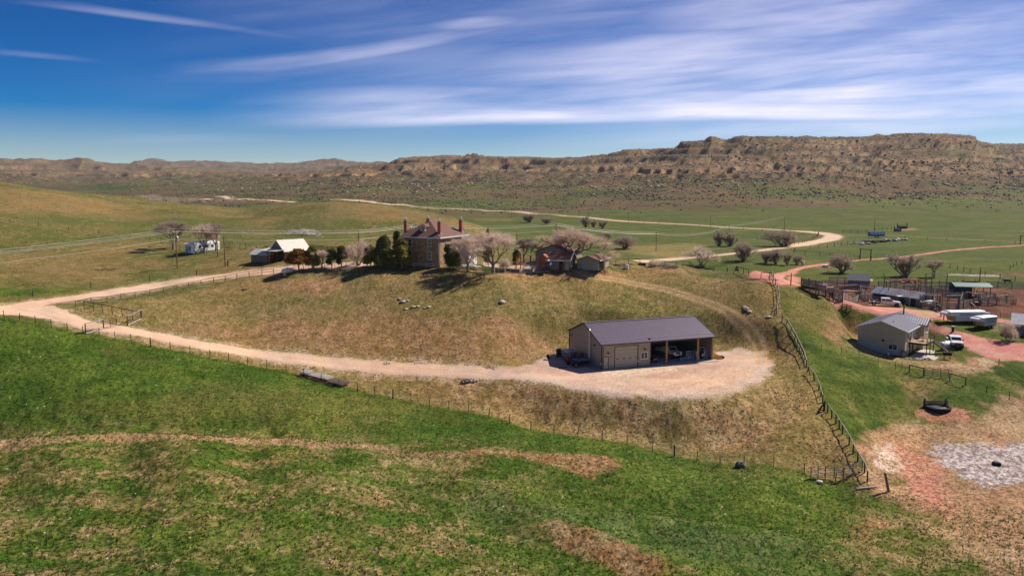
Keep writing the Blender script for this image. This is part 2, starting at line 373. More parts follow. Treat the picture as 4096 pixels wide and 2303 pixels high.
# --- grassy rise between fence, roads and yard
rise = polymask([(310,1240),(560,1195),(900,1130),(1150,1088),(1500,1075),(2000,1092),(2400,1085),(2700,1075),(3000,1108),(3100,1130),(3150,1310),(3220,1450),(3300,1630),(3400,1790),(3470,1925),(3340,1925),(2975,1862),(2609,1798),(2123,1715),(1718,1620),(1145,1482),(525,1362)], .4, .4, 3)
mixc(rise, two(V3(.185,.145,.052), V3(.28,.185,.092), g, -.3, .4))
mixc(rise * sstep(.0, .35, N25 + N2 * .5) * .8, two(V3(.10, .12, .026), OLV, N2))
mixc(rise * sstep(.02, .22, fbm(XX / 1.1, YY / 1.5, 2, 341)) * .45, FULL(V3(.33, .26, .125)))
for pl, s in (([(1080,1120),(1350,1108),(1400,1140),(1300,1190),(1130,1160)], 2.), ([(1150,1270),(1420,1250),(1900,1290),(2200,1330),(2280,1400),(2000,1470),(1500,1440),(1200,1390),(900,1360),(700,1310)], 4.),
              ([(2480,1650),(2800,1640),(3050,1650),(3170,1720),(3050,1790),(2800,1770),(2500,1730)], 3.), ([(1600,1490),(2000,1510),(2400,1610),(2350,1700),(2000,1640),(1700,1570)], 3.),
              ([(1820,1082),(2300,1085),(2400,1100),(2300,1120),(1900,1105)], 1.), ([(2380,1085),(2700,1068),(2800,1090),(2500,1100)], 1.)):
    mixc(polymask(pl, s, 2.5, 5) * (.45 + .45 * sstep(-.3, .3, N2 + N8)), two(V3(.27,.13,.065), V3(.36,.215,.125), N2 + N8 * .5))
mixc(polymask([(2340,1245),(2480,1225),(2560,1250),(2520,1285),(2400,1290)], 1.5, 2, 3) * .7, two(GR2 * 1.2, DRY, N2))
mixc(polymask([(2920,1560),(3060,1450),(3100,1500),(3200,1680),(3140,1720),(2960,1640)], 3, 2, 4) * .5, two(DRY, TAN * 1.2, N2))

# --- east side, below the rail fence
east = polymask([(3115,1130),(3200,1155),(3330,1215),(3440,1250),(3440,1330),(3480,1420),(3700,1490),(4096,1450),(4500,1450),(4500,1600),(4096,1590),(3900,1640),(3850,1700),(3640,1690),(3500,1740),(3420,1760),(3300,1580),(3200,1390),(3140,1260)], 1., .8, 3)
mixc(east, two(GR1 * 1.1, GR2 * 1.25, g, -.3, .4))
mixc(east * sstep(.0, .4, N8 + N25 * .5) * .45, two(OLV, DRY * .8, N2))
mixc(polymask([(3115,1130),(3200,1155),(3330,1215),(3440,1250),(3420,1330),(3350,1370),(3250,1340),(3150,1290)], 2, 2, 4) * (.6 + .35 * sstep(-.2, .2, N2)), two(V3(.24,.19,.065), OLV, N2))
mixc(polymask([(3330,1260),(3420,1275),(3420,1330),(3360,1390),(3290,1330)], 1.5, 1.5, 4) * .8, two(TAN, BRN, N2))
mixc(polymask([(3420,1345),(3440,1340),(3440,1355),(3480,1370),(3560,1420),(3640,1440),(3820,1440),(3960,1480),(3900,1500),(3650,1470),(3480,1420),(3400,1380)], .8, .8, 3) * .85, two(TAN * 1.1, DRY, N2))
marsh = polymask([(3420,1770),(3520,1715),(3660,1695),(3900,1670),(3960,1620),(4096,1575),(4600,1540),(4600,2400),(3950,2400),(3850,2200),(3650,2050),(3480,1975),(3470,1900)], 1.5, 2, 4)
mixc(marsh, two(V3(.34,.205,.13), V3(.42,.29,.19), g, -.3, .4))
mixc(marsh * sstep(.05, .3, fbm(XX / 1.2, YY / .8, 2, 351)) * .6, two(V3(.17,.10,.06), DRY * 1.4, N8))
mixc(polymask([(3560,1790),(3600,1770),(3770,1850),(3800,1960),(3830,2080),(3700,2040),(3600,1930),(3620,1860)], 1.2, 1.5, 3) * .85, two(RED * .95, V3(.46,.25,.18), N2))
mixc(polymask([(3490,1790),(3560,1775),(3620,1850),(3590,1900),(3500,1850)], .8, 1.2, 2) * .6, two(CRUST, PINK, N2 + N1, -.2, .2))
mixc(polymask([(3540,1900),(3620,1900),(3640,1945),(3560,1940)], .6, .8, 2) * .7, two(GR2, DRY, N1))
mixc(polymask([(3660,1640),(3720,1608),(3860,1640),(3895,1665),(3880,1685),(3760,1690),(3680,1670)], .5, .5, 2), two(V3(.42,.19,.125), V3(.38,.2,.14), N2))
mixc(polymask([(3620,1520),(3720,1515),(3780,1560),(3700,1600),(3690,1640),(3620,1580)], 1.5, 1.5, 3) * .7, two(TAN, OLV, N2))
mixc(polymask([(3640,1990),(3860,2100),(3900,2303),(3500,2303),(3330,2180),(3450,2080)], 4, 3, 4) * .6, two(V3(.13,.135,.03), TAN, N2 + N8))
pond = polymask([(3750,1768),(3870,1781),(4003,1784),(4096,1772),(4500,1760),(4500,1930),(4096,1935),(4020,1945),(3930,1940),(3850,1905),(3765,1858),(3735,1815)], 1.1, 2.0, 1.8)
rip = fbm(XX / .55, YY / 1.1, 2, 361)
mixc(pond, two(V3(.50,.45,.49), V3(.21, .165, .185), rip + N2 * .2, -.16, .24))  # pale lavender tone broken by finer dark streaks

# --- red scoria yard, lanes and corral soil
R4 = lambda X, Y: (3100 + X / 2.586, 850 + Y / 2.586)
R5 = lambda X, Y: (3100 + X / 2.586, 1050 + Y / 2.586)
corral = polymask([R5(250,262),R5(420,215),R5(700,190),R5(1060,240),R5(1300,262),R5(1900,280),R5(2200,262),R5(2900,258),R5(2900,590),R5(2300,560),R5(1900,515),R5(1560,485),R5(1500,455),R5(1000,405),R5(560,400),R5(420,330)], .8, .6, 4)
mixc(corral, two(SOIL, V3(.19,.085,.06), N8 + N2 * .5))
redyard = polymask([R5(560,402),R5(1000,432),R5(1400,478),R5(1650,500),R5(1800,535),R5(1780,556),R5(1640,580),R5(1600,610),R5(1640,650),R5(1950,722),R5(2150,775),R5(2400,820),R5(2900,880),R5(2900,1040),R5(2500,1015),R5(2200,985),R5(2000,905),R5(1960,860),R5(1860,800),R5(1730,745),R5(1560,690),R5(1400,560),R5(1000,520),R5(690,462)], .5, .6, 3)
lane_d, _ = linedist([R5(1640,560),R5(1780,575),R5(1990,580),R5(2250,590),R5(2500,620),R5(2900,660)], 5)
lane2_d, _ = linedist([(4300,955),(4096,980),(3960,988),(3800,1002),(3640,1024),(3510,1036),(3420,1042),(3340,1052),(3250,1064),(3190,1076),(3150,1096),(3110,1104),(3040,1110)], 5)
redapron = polymask([(3000,1106),(3080,1108),(3160,1096),(3200,1110),(3200,1150),(3140,1142),(3050,1124)], 1.2, 1.2, 4)
redyard = np.maximum.reduce([redyard, band(lane_d, 2.0, .5, .5), band(lane2_d, np.where(YY > 235, 1.35, 2.2), .5, .5), redapron])
mixc(redyard, two(RED, V3(.54,.30,.245), N8 * .6 + N2 * .5, -.2, .4))
mixc(redyard * sstep(.25, .4, fbm(XX / 9, YY / 1.0, 3, 371)) * .4, FULL(V3(.52, .34, .25)))
mixc(polymask([R5(1400,478),R5(1650,500),R5(1720,560),R5(1560,570),R5(1420,520)], .8, 1, 3) * .7, two(V3(.5,.33,.24), DRY * 1.2, N2))
mixc(polymask([R5(1980,985),R5(2380,1000),R5(2300,1060),R5(2100,1110),R5(1750,1090),R5(1540,1055),R5(1800,1060),R5(2020,1040)], .6, 1.4, 3) * .75, two(V3(.47,.21,.15), V3(.52,.4,.3), N2))
mixc(polymask([R5(1650,960),R5(1900,940),R5(2000,1000),R5(1700,1030),R5(1500,1000)], .8, 1.4, 3) * .6, two(BRN, GR2, N2))

# --- pale road network
road1_d, r1s = linedist([(-700,1245),(-300,1246),(0,1238),(159,1212),(318,1190),(477,1164),(636,1139),(795,1117),(954,1098),(1113,1080),(1210,1066),(1330,1060),(1450,1056)], 8)
road2_d, r2s = linedist([(120,1233),(207,1249),(318,1290),(477,1316),(636,1345),(795,1377),(954,1405),(1113,1426),(1272,1445),(1432,1461),(1591,1473),(1750,1481),(1909,1489),(2068,1500),(2250,1520)], 8)
farroad = [(560,783),(640,792),(760,797),(842,797)], [(866,786),(900,787),(940,797),(1000,798),(1100,803),(1170,808)], \
   [(1330,798),(1440,803),(1540,815),(1700,829),(1900,838),(2050,846),(2200,857),(2400,876),(2650,893),(2863,906),(3000,914),(3150,922),(3250,928),(3310,934),(3325,944),(3300,958),(3240,974),(3150,988),(3040,1002),(2900,1018),(2780,1028),(2680,1038),(2560,1045)]
road1 = band(road1_d, 2.6, .3, .4); verge1 = band(road1_d, 4.6, 1.2, 1.0)
road2 = band(road2_d, 2.2, .25, .35); verge2 = band(road2_d, 3.8, .8, .8)
fork = polymask([(0,1232),(200,1222),(262,1240),(300,1268),(400,1298),(330,1304),(180,1276),(60,1260),(-60,1258)], .3, .4, 3)
pad = polymask([(1950,1485),(2100,1462),(2191,1430),(2260,1412),(2300,1440),(2500,1470),(2855,1436),(2862,1410),(2960,1392),(3040,1405),(3085,1440),(3085,1490),(3020,1545),(2900,1585),(2720,1603),(2500,1590),(2300,1560),(2080,1520),(1950,1500)], .7, .9, 3)
padback = polymask([(2100,1462),(2200,1420),(2262,1398),(2268,1415),(2200,1450)], .8, .8, 3)
road3_d, r3s = linedist([(2330,1090),(2380,1108),(2480,1122),(2600,1146),(2720,1172),(2830,1210),(2920,1250),(2980,1300),(3025,1350),(3045,1400),(3050,1450)], 4)
roadf = np.zeros_like(XX); roadf_v = np.zeros_like(XX)
for k, pl in enumerate(farroad):
    d, _ = linedist(pl, 8); roadf = np.maximum(roadf, band(d, np.clip(2.6 + (YY - 300) / 400, 2.6, 4.4), .8 + YY * .001)); roadf_v = np.maximum(roadf_v, band(d, 9., 3.))
wid_d, _ = linedist([(3200,925),(3280,932),(3335,944),(3300,962),(3200,980)], 8)
roadf = np.maximum(roadf, band(wid_d, 4.6, 1.2, 1.))
roadf *= sstep(235, 255, YY)
mixc(roadf_v * .35, FULL(V3(.20, .15, .08)))
mixc(np.maximum(verge1, verge2) * .6, two(DRY, PINK, N2))
allroad = np.maximum.reduce([road1, road2, fork])
mixc(allroad, two(V3(.58,.395,.28), V3(.64,.445,.32), N8 * .7 + N2 * .4))
rut = lambda s, c, w: np.exp(-((np.abs(s) - c) / w) ** 2)
mixc(allroad * sstep(.1, .8, 1 - rut(r2s, 0.9, .5)) * (road2 > .3) * (road1 < .3) * .35, FULL(V3(.50, .36, .27)))
mixc(road2 * sstep(.9, 2.0, -r2s) * .6, FULL(V3(.44, .33, .265)))
mixc(allroad * sstep(.25, .4, fbm(XX / 7, YY / 1.2, 3, 381)) * .25, FULL(V3(.40, .29, .22)))
mixc(np.maximum(pad, padback), two(V3(.45,.30,.235), V3(.56,.39,.30), N8 + N2 * .5, -.3, .4))
loop_d, ls = linedist([(2150,1512),(2400,1535),(2650,1540),(2850,1520),(2960,1480),(3010,1430)], 5)
mixc(pad * band(loop_d, 3.2, 1.5, .8) * .5, FULL(V3(.60, .425, .31)))
edgeg = pad * (1 - polymask([(1950,1480),(2191,1440),(2500,1472),(2860,1440),(2960,1405),(3030,1430),(3020,1490),(2900,1550),(2700,1572),(2450,1560),(2080,1508)], 1.5, 1.5, 3))
mixc(edgeg * .7, two(V3(.52,.44,.38), V3(.42,.34,.28), N1))
mixc(polymask([(2400,1482),(2720,1462),(2700,1482),(2520,1505),(2420,1500)], .6, .8, 2) * .75, two(V3(.66,.55,.42), V3(.45,.36,.27), N1 + N2 * .4))
trk = np.zeros_like(XX)
for pts in ([(2600,1560),(2750,1535),(2850,1500),(2900,1460)], [(2850,1560),(2930,1540),(2960,1500),(2950,1460)], [(2870,1495),(2960,1490),(3020,1470)], [(2300,1530),(2500,1550),(2700,1556)], [R5(900,480),R5(1200,500),R5(1500,545)], [R5(2050,920),R5(2150,860),R5(2050,800)], [R5(2200,960),R5(2400,940),R5(2576,960)]):
    d, s = linedist(pts, 2); trk = np.maximum(trk, rut(d, .75, .22) * (d < 2))
mixc(trk * .30, FULL(V3(.36, .24, .18)))
t3 = band(road3_d, 1.5, .4, .3); mixc(t3 * .35, FULL(V3(.33,.23,.115)))
mixc(np.clip(rut(r3s, .8, .36), 0, 1) * (road3_d < 2.2) * .85, two(V3(.48,.32,.18), V3(.55,.375,.235), N2))
mixc(roadf, FULL(V3(.58, .43, .31)))
# gravel yard by the outbuildings, lawn, far tracks and pale patches
mixc(polymask([(1930,1046),(2150,1048),(2200,1070),(2190,1085),(2080,1088),(1990,1072),(1930,1062)], .4, .3, 2), two(V3(.55,.42,.33), V3(.46,.35,.28), N2))
mixc(polymask([(1925,1072),(1985,1070),(2080,1084),(2090,1091),(1930,1092)], .4, .3, 2), FULL(GR1))
mixc(polymask([(2275,1082),(2390,1078),(2420,1086),(2300,1092)], .4, .6, 2) * .7, FULL(V3(.42,.22,.15)))
fd, _ = linedist([(3340,937),(3500,940),(3650,946),(3800,954),(3950,962),(4096,968),(4400,980)], 3); mixc(band(fd, 1.5, .8) * .6, FULL(V3(.36,.26,.14)))
for pl, c, s, a in (([(2490,985),(2780,972),(2860,985),(2800,1010),(2700,1030),(2560,1022),(2480,1003)], DRY * 1.15, 6, .75), ([(1900,873),(2060,876),(2050,884),(1900,882)], DRY, 3, .5),
     ([(3570,916),(3660,912),(3665,920),(3600,922)], V3(.46,.24,.16), 2, .9), ([(3920,1100),(4150,1080),(4150,1112),(4000,1106)], V3(.22,.12,.09), 3, .8),
     ([(3780,1098),(3980,1099),(4010,1103),(3990,1106),(3800,1102)], CRUST * .8, 1, .9), ([(3380,1060),(3400,1070),(3300,1090),(3260,1086)], DRY, 1.5, .4),
     ([(285,742),(420,735),(560,738),(580,755),(480,768),(380,762)], V3(.05,.085,.03), 20, .8), ([(700,880),(1000,870),(990,900),(800,930),(700,910)], GR1 * 1.1, 8, .5),
     ([(3000,765),(3600,790),(4096,800),(4096,850),(3700,845),(3400,810),(3200,785)], V3(.11,.14,.038), 25, .8), ([(1750,800),(2300,780),(2350,810),(1900,835)], V3(.11,.14,.038), 25, .85),
     ([(3250,1068),(3330,1050),(3360,1062),(3280,1080)], V3(.34,.22,.14), 1, .5)):
    mixc(polymask(pl, s, s * .8, s * 2) * a * (.6 + .4 * sstep(-.2, .3, N2 + N8)), two(c, c * .75, N8))
for pl in ([(0,850),(500,870),(950,880),(1000,985),(560,960),(250,985),(0,950)], [(1060,900),(1350,880),(1560,930),(1600,1000),(1100,980)], [(0,1130),(330,1110),(700,1075),(700,1110),(300,1160),(0,1200)]):
    mixc(polymask(pl, 8, 8, 14) * .6 * (.4 + .6 * sstep(-.3, .2, N8 - N2 * .4)), two(V3(.068,.098,.022), V3(.10,.125,.032), N8))
mixc(sstep(560, 640, YY) * (1 - sstep(-22, -6, ZE)) * sstep(-.02, .28, fbm(XX / 130, YY / 90, 4, 271)) * .7, V3(.10, .130, .036) + 0 * COLR)
# warm dry patches on the left hill
for pl, a in (([(0,745),(160,765),(420,800),(560,830),(350,850),(150,850),(0,840)], .75), ([(0,1010),(350,985),(560,1010),(500,1060),(250,1100),(0,1100)], .5), ([(700,1010),(850,1040),(820,1070),(500,1075),(480,1050)], .3),
              ([(1400,810),(1600,835),(1780,870),(1880,905),(1700,900),(1450,860),(1300,835)], .75), ([(1180,815),(1330,808),(1320,850),(1150,850)], .3)):
    mixc(polymask(pl, 6, 6, 14) * a * (.5 + .5 * sstep(-.2, .3, N8 + N2)), two(V3(.26,.16,.07), V3(.22,.17,.075), N8))

# soft mounds and a swale in the near meadow
for pl_, h_, w_ in (([(1500,1850),(1900,1838),(2300,1852),(2470,1885)], .9, 3.6), ([(1850,1950),(2250,2045),(2700,2105),(3250,2190)], .9, 2.8), ([(2170,2110),(2450,2190),(2800,2330)], .8, 3.0), ([(2000,1975),(2500,2010),(3000,2060)], -.7, 3.5), ([(1900,2080),(2400,2260),(2600,2400)], -.6, 3.0)):
    d_, _s = linedist(pl_, w_ * 2); ZN += meadow * h_ * np.exp(-(d_ / w_) ** 2)
# finer relief of tussocks and clods near the camera
hard = np.maximum.reduce([allroad, pad, padback, redyard, pond, polymask([(2268,1395),(2420,1500),(2880,1450),(2800,1390)], 1.0)])
ZN = ZN + FINE * (1 - hard) * (fbm(XX / .9, YY / .9, 2, 401) * .16 + N2 * .10)
ZN -= (rut(r3s, .8, .4) * (road3_d < 2.2)) * .06
bankm = polymask([(1700,1490),(2300,1575),(2700,1610),(3020,1560),(3120,1500),(3250,1700),(3000,1800),(2500,1760),(1900,1640)], 2, 1, 4)
ZN += bankm * (1 - hard) * fbm(XX / 1.6, YY / 1.6, 3, 411) * .20
mixc(bankm * rise * .65 * sstep(-.3, .3, N2 + N8), two(V3(.38,.235,.13), V3(.40,.30,.155), N2))
for pl in ([(0,1030),(500,1000),(680,1060),(560,1110),(200,1140),(0,1120)], [(0,745),(200,775),(560,830),(700,870),(400,880),(0,860)], [(1420,815),(1560,825),(1800,880),(1840,905),(1600,880),(1400,850)]):
    mixc(polymask(pl, 5, 5, 12) * .5 * sstep(-.3, .2, N8 + N2 * .5), two(V3(.27,.155,.075), V3(.23,.165,.08), N2))
COLR = np.clip(COLR, .01, .9)
SMOOTH = np.clip(np.maximum.reduce([allroad * 1., pad * .75, padback * .75, redyard * .8, roadf * 1., t3 * .5]), 0, 1)
# ------------------------------------------------------------------ materials
def new_mat(name):
    m = bpy.data.materials.new(name); m.use_nodes = True
    nt = m.node_tree; b = nt.nodes['Principled BSDF']; return m, nt, b
def nd(nt, typ, **kw):
    n = nt.nodes.new(typ)
    for k, v in kw.items():
        if hasattr(n, k) and not isinstance(v, tuple): setattr(n, k, v)
        else: n.inputs[k].default_value = v
    return n
def mixrgb(nt, a, b, f, mode='MIX'):
    n = nt.nodes.new('ShaderNodeMix'); n.data_type = 'RGBA'; n.blend_type = mode
    for s, v in ((6, a), (7, b), (0, f)):
        if hasattr(v, 'is_linked') or hasattr(v, 'links'): nt.links.new(v, n.inputs[s])
        else: n.inputs[s].default_value = v
    return n.outputs[2]
def mrange(nt, v, a, b, c, d):
    n = nt.nodes.new('ShaderNodeMapRange'); nt.links.new(v, n.inputs[0])
    for i, x in enumerate((a, b, c, d)): n.inputs[1 + i].default_value = x
    return n.outputs[0]
def noise(nt, co, scale, detail=3, rough=.55):
    n = nt.nodes.new('ShaderNodeTexNoise'); n.inputs['Scale'].default_value = scale; n.inputs['Detail'].default_value = detail
    n.inputs['Roughness'].default_value = rough; nt.links.new(co, n.inputs['Vector']); return n.outputs['Fac']
def bump(nt, h, strength, dist, bsdf):
    n = nt.nodes.new('ShaderNodeBump'); n.inputs['Strength'].default_value = strength; n.inputs['Distance'].default_value = dist
    nt.links.new(h, n.inputs['Height']); nt.links.new(n.outputs[0], bsdf.inputs['Normal'])
_mc = {}
def mat(name, rgb, rough=.8, var=.18, scale=2.5, metal=0., bmp=0., spec=.3, dirt=None, dirt_scale=.8, grain=None):
    """plain procedural surface: base colour broken by two scales of noise, optional blotches of dirt or rust"""
    if name in _mc: return _mc[name]
    m, nt, b = new_mat(name)
    tc = nt.nodes.new('ShaderNodeTexCoord'); co = tc.outputs['Object']
    if grain:
        mp = nt.nodes.new('ShaderNodeMapping'); mp.inputs['Scale'].default_value = grain; nt.links.new(co, mp.inputs[0]); co = mp.outputs[0]
    n1 = noise(nt, co, scale, 4)
    c = mixrgb(nt, tuple(x * (1 - var * 1.6) for x in rgb) + (1,), tuple(min(1, x * (1 + var)) for x in rgb) + (1,), mrange(nt, n1, .3, .7, 0, 1))
    if dirt:
        n2 = noise(nt, tc.outputs['Object'], dirt_scale, 5, .65)
        c = mixrgb(nt, c, tuple(dirt) + (1,), mrange(nt, n2, .5, .68, 0, .85))
    nt.links.new(c, b.inputs['Base Color']); b.inputs['Roughness'].default_value = rough; b.inputs['Metallic'].default_value = metal
    b.inputs['Specular IOR Level'].default_value = spec
    if bmp: bump(nt, n1, bmp, .05, b)
    _mc[name] = m; return m
def leafmat(name, rgb, var=.3, scale=1.5, tr=.45):
    """thin leaves or twigs that let some light through"""
    m, nt, b = new_mat(name); tc = nt.nodes.new('ShaderNodeTexCoord'); n1 = noise(nt, tc.outputs['Object'], scale, 4)
    c = mixrgb(nt, tuple(x * (1 - var * 1.3) for x in rgb) + (1,), tuple(min(1, x * (1 + var)) for x in rgb) + (1,), mrange(nt, n1, .3, .7, 0, 1))
    nt.links.new(c, b.inputs['Base Color']); b.inputs['Roughness'].default_value = .9; b.inputs['Specular IOR Level'].default_value = .1
    t = nt.nodes.new('ShaderNodeBsdfTranslucent'); nt.links.new(c, t.inputs['Color']); mx = nt.nodes.new('ShaderNodeMixShader'); mx.inputs[0].default_value = tr
    nt.links.new(b.outputs[0], mx.inputs[1]); nt.links.new(t.outputs[0], mx.inputs[2]); nt.links.new(mx.outputs[0], nt.nodes['Material Output'].inputs['Surface']); return m
def wavemat(name, c1, c2, axis, period, rough=.6, metal=0., bmp=.6, duty=.5, noisevar=.15, dist=.03):
    """ribbed or boarded surface: bands across one object axis"""
    if name in _mc: return _mc[name]
    m, nt, b = new_mat(name)
    tc = nt.nodes.new('ShaderNodeTexCoord'); sx = nt.nodes.new('ShaderNodeSeparateXYZ'); nt.links.new(tc.outputs['Object'], sx.inputs[0])
    mt = nt.nodes.new('ShaderNodeMath'); mt.operation = 'DIVIDE'; nt.links.new(sx.outputs[axis], mt.inputs[0]); mt.inputs[1].default_value = period
    fr = nt.nodes.new('ShaderNodeMath'); fr.operation = 'FRACT'; nt.links.new(mt.outputs[0], fr.inputs[0])
    pp = nt.nodes.new('ShaderNodeMath'); pp.operation = 'PINGPONG'; pp.inputs[1].default_value = .5; nt.links.new(fr.outputs[0], pp.inputs[0])
    k = mrange(nt, pp.outputs[0], duty * .5 - .06, duty * .5 + .06, 0, 1)
    n1 = noise(nt, tc.outputs['Object'], 1.3, 4)
    c = mixrgb(nt, tuple(c1) + (1,), tuple(c2) + (1,), k)
    c = mixrgb(nt, c, (1 - noisevar * 2,) * 3 + (1,), mrange(nt, n1, .35, .65, 0, 1), 'MULTIPLY')
    nt.links.new(c, b.inputs['Base Color']); b.inputs['Roughness'].default_value = rough; b.inputs['Metallic'].default_value = metal
    bump(nt, k, bmp, dist, b); _mc[name] = m; return m

def ground_mat(name, tint=1., bmp=.5):
    m, nt, b = new_mat(name)
    at = nt.nodes.new('ShaderNodeAttribute'); at.attribute_name = 'cover'
    geo = nt.nodes.new('ShaderNodeNewGeometry'); co = geo.outputs['Position']
    nA = noise(nt, co, 2.2, 5, .72); nB = noise(nt, co, .35, 4, .6); nC = noise(nt, co, .03, 4, .6)
    mp = nt.nodes.new('ShaderNodeMapping'); mp.inputs['Scale'].default_value = (1, .6, 1); nt.links.new(co, mp.inputs[0])
    nD = noise(nt, mp.outputs[0], 4.6, 4, .8)
    def det(v, a_, b_, hi):
        m_ = nt.nodes.new('ShaderNodeMath'); m_.operation = 'MULTIPLY'; nt.links.new(mrange(nt, v, a_, b_, 0, hi), m_.inputs[0]); nt.links.new(at.outputs['Alpha'], m_.inputs[1]); return m_.outputs[0]
    c = mixrgb(nt, at.outputs['Color'], (.30, .33, .24, 1), det(nA, .47, .60, .9), 'MULTIPLY')
    c = mixrgb(nt, c, (2.1, 1.85, 1.5, 1), det(nD, .50, .66, 1), 'MULTIPLY')
    c = mixrgb(nt, c, (.74, .77, .68, 1), det(nB, .40, .66, 1), 'MULTIPLY')
    c = mixrgb(nt, c, (1.18, 1.10, 1.0, 1), mrange(nt, nC, .40, .62, 0, 1), 'MULTIPLY')
    nt.links.new(c, b.inputs['Base Color']); b.inputs['Roughness'].default_value = 1.; b.inputs['Specular IOR Level'].default_value = .08
    ad = nt.nodes.new('ShaderNodeMath'); ad.operation = 'ADD'; nt.links.new(nA, ad.inputs[0]); nt.links.new(nD, ad.inputs[1])
    bump(nt, ad.outputs[0], bmp, .22, b)
    return m

# ------------------------------------------------------------------ object helpers
def tag(o, label=None, cat=None, group=None, kind=None):
    if label: o['label'] = label
    if cat: o['category'] = cat
    if group: o['group'] = group
    if kind: o['kind'] = kind
    return o
def empty(name, loc, rz=0., label=None, cat=None, group=None):
    o = bpy.data.objects.new(name, None); COL.objects.link(o); o.location = loc; o.rotation_euler = (0, 0, rz); o.empty_display_size = .5
    return tag(o, label, cat, group)
class MB:
    def __init__(s): s.v = []; s.f = []
    def add(s, vs, fs):
        n = len(s.v); s.v += [tuple(v) for v in vs]; s.f += [tuple(i + n for i in f) for f in fs]; return s
    def box(s, x0, x1, y0, y1, z0, z1):
        return s.add([(x0,y0,z0),(x1,y0,z0),(x1,y1,z0),(x0,y1,z0),(x0,y0,z1),(x1,y0,z1),(x1,y1,z1),(x0,y1,z1)],
                     [(0,3,2,1),(4,5,6,7),(0,1,5,4),(1,2,6,5),(2,3,7,6),(3,0,4,7)])
    def bar(s, p, q, w=.1, h=None):
        h = w if h is None else h; p = Vector(p); q = Vector(q); d = q - p
        if d.length < 1e-6: return s
        d.normalize(); u = Vector((0, 0, 1)) if abs(d.z) < .95 else Vector((0, 1, 0))
        a = d.cross(u).normalized() * w / 2; c = a.cross(d).normalized() * h / 2
        return s.add([p - a - c, p + a - c, p + a + c, p - a + c, q - a - c, q + a - c, q + a + c, q - a + c],
                     [(0,1,2,3),(7,6,5,4),(0,4,5,1),(1,5,6,2),(2,6,7,3),(3,7,4,0)])
    def tube(s, p, q, r0, r1=None, n=8, cap=True):
        r1 = r0 if r1 is None else r1; p = Vector(p); q = Vector(q); d = (q - p)
        if d.length < 1e-6: return s
        d.normalize(); u = Vector((0, 0, 1)) if abs(d.z) < .9 else Vector((1, 0, 0))
        a = d.cross(u).normalized(); b = a.cross(d)
        vs = []
        for c, rr in ((p, r0), (q, r1)):
            for i in range(n):
                t = 2 * math.pi * i / n; vs.append(c + a * math.cos(t) * rr + b * math.sin(t) * rr)
        fs = [(i, (i + 1) % n, n + (i + 1) % n, n + i) for i in range(n)]
        if cap: fs += [tuple(range(n - 1, -1, -1)), tuple(range(n, 2 * n))]
        return s.add(vs, fs)
    def path(s, pts, r, n=5):
        for a, b in zip(pts, pts[1:]): s.tube(a, b, r, r, n, False)
        return s
    def lathe(s, prof, c=(0, 0, 0), n=16, axis='z', cap=True):
        """profile [(r, h)] turned round an axis"""
        vs = []; m = len(prof)
        for r_, h in prof:
            for i in range(n):
                t = 2 * math.pi * i / n; x, y = r_ * math.cos(t), r_ * math.sin(t)
                v = {'z': (x, y, h), 'x': (h, x, y), 'y': (x, h, y)}[axis]; vs.append((v[0] + c[0], v[1] + c[1], v[2] + c[2]))
        fs = [(k * n + i, k * n + (i + 1) % n, (k + 1) * n + (i + 1) % n, (k + 1) * n + i) for k in range(m - 1) for i in range(n)]
        if cap: fs += [tuple(range(n - 1, -1, -1)), tuple((m - 1) * n + i for i in range(n))]
        return s.add(vs, fs)
    def prism(s, poly, h0, h1, axis='y'):
        """closed polygon (a,b) extruded along an axis"""
        f = {'y': lambda a, b, h: (a, h, b), 'x': lambda a, b, h: (h, a, b), 'z': lambda a, b, h: (a, b, h)}[axis]
        n = len(poly); vs = [f(a, b, h0) for a, b in poly] + [f(a, b, h1) for a, b in poly]
        return s.add(vs, [tuple(range(n)), tuple(range(2 * n - 1, n - 1, -1))] + [(i, n + i, n + (i + 1) % n, (i + 1) % n) for i in range(n)])
    def slab(s, a, b, c, d, t):
        """quad a,b,c,d with thickness t below"""
        a, b, c, d = map(Vector, (a, b, c, d)); nn = (b - a).cross(d - a).normalized() * t
        return s.add([a, b, c, d, a - nn, b - nn, c - nn, d - nn], [(0,1,2,3),(7,6,5,4),(0,4,5,1),(1,5,6,2),(2,6,7,3),(3,7,4,0)])
    def ico(s, c, r, sub=1, jit=0., sq=(1, 1, 1), rng=random):
        t = (1 + 5 ** .5) / 2
        vs = [Vector(v).normalized() for v in ((-1,t,0),(1,t,0),(-1,-t,0),(1,-t,0),(0,-1,t),(0,1,t),(0,-1,-t),(0,1,-t),(t,0,-1),(t,0,1),(-t,0,-1),(-t,0,1))]
        fs = [(0,11,5),(0,5,1),(0,1,7),(0,7,10),(0,10,11),(1,5,9),(5,11,4),(11,10,2),(10,7,6),(7,1,8),(3,9,4),(3,4,2),(3,2,6),(3,6,8),(3,8,9),(4,9,5),(2,4,11),(6,2,10),(8,6,7),(9,8,1)]
        for _ in range(sub):
            cache = {}; nf = []
            def mid(a, b):
                k = (min(a, b), max(a, b))
                if k not in cache: vs.append(((vs[a] + vs[b]) / 2).normalized()); cache[k] = len(vs) - 1
                return cache[k]
            for a, b, c2 in fs:
                x, y, z = mid(a, b), mid(b, c2), mid(c2, a); nf += [(a, x, z), (b, y, x), (c2, z, y), (x, y, z)]
            fs = nf
        o = []
        for v in vs:
            k = r * (1 + rng.uniform(-jit, jit)); o.append((c[0] + v.x * k * sq[0], c[1] + v.y * k * sq[1], c[2] + v.z * k * sq[2]))
        return s.add(o, fs)
    def xf(s, M):
        s.v = [tuple(M @ Vector(v)) for v in s.v]; return s
    def merge(s, o): return s.add(o.v, o.f)
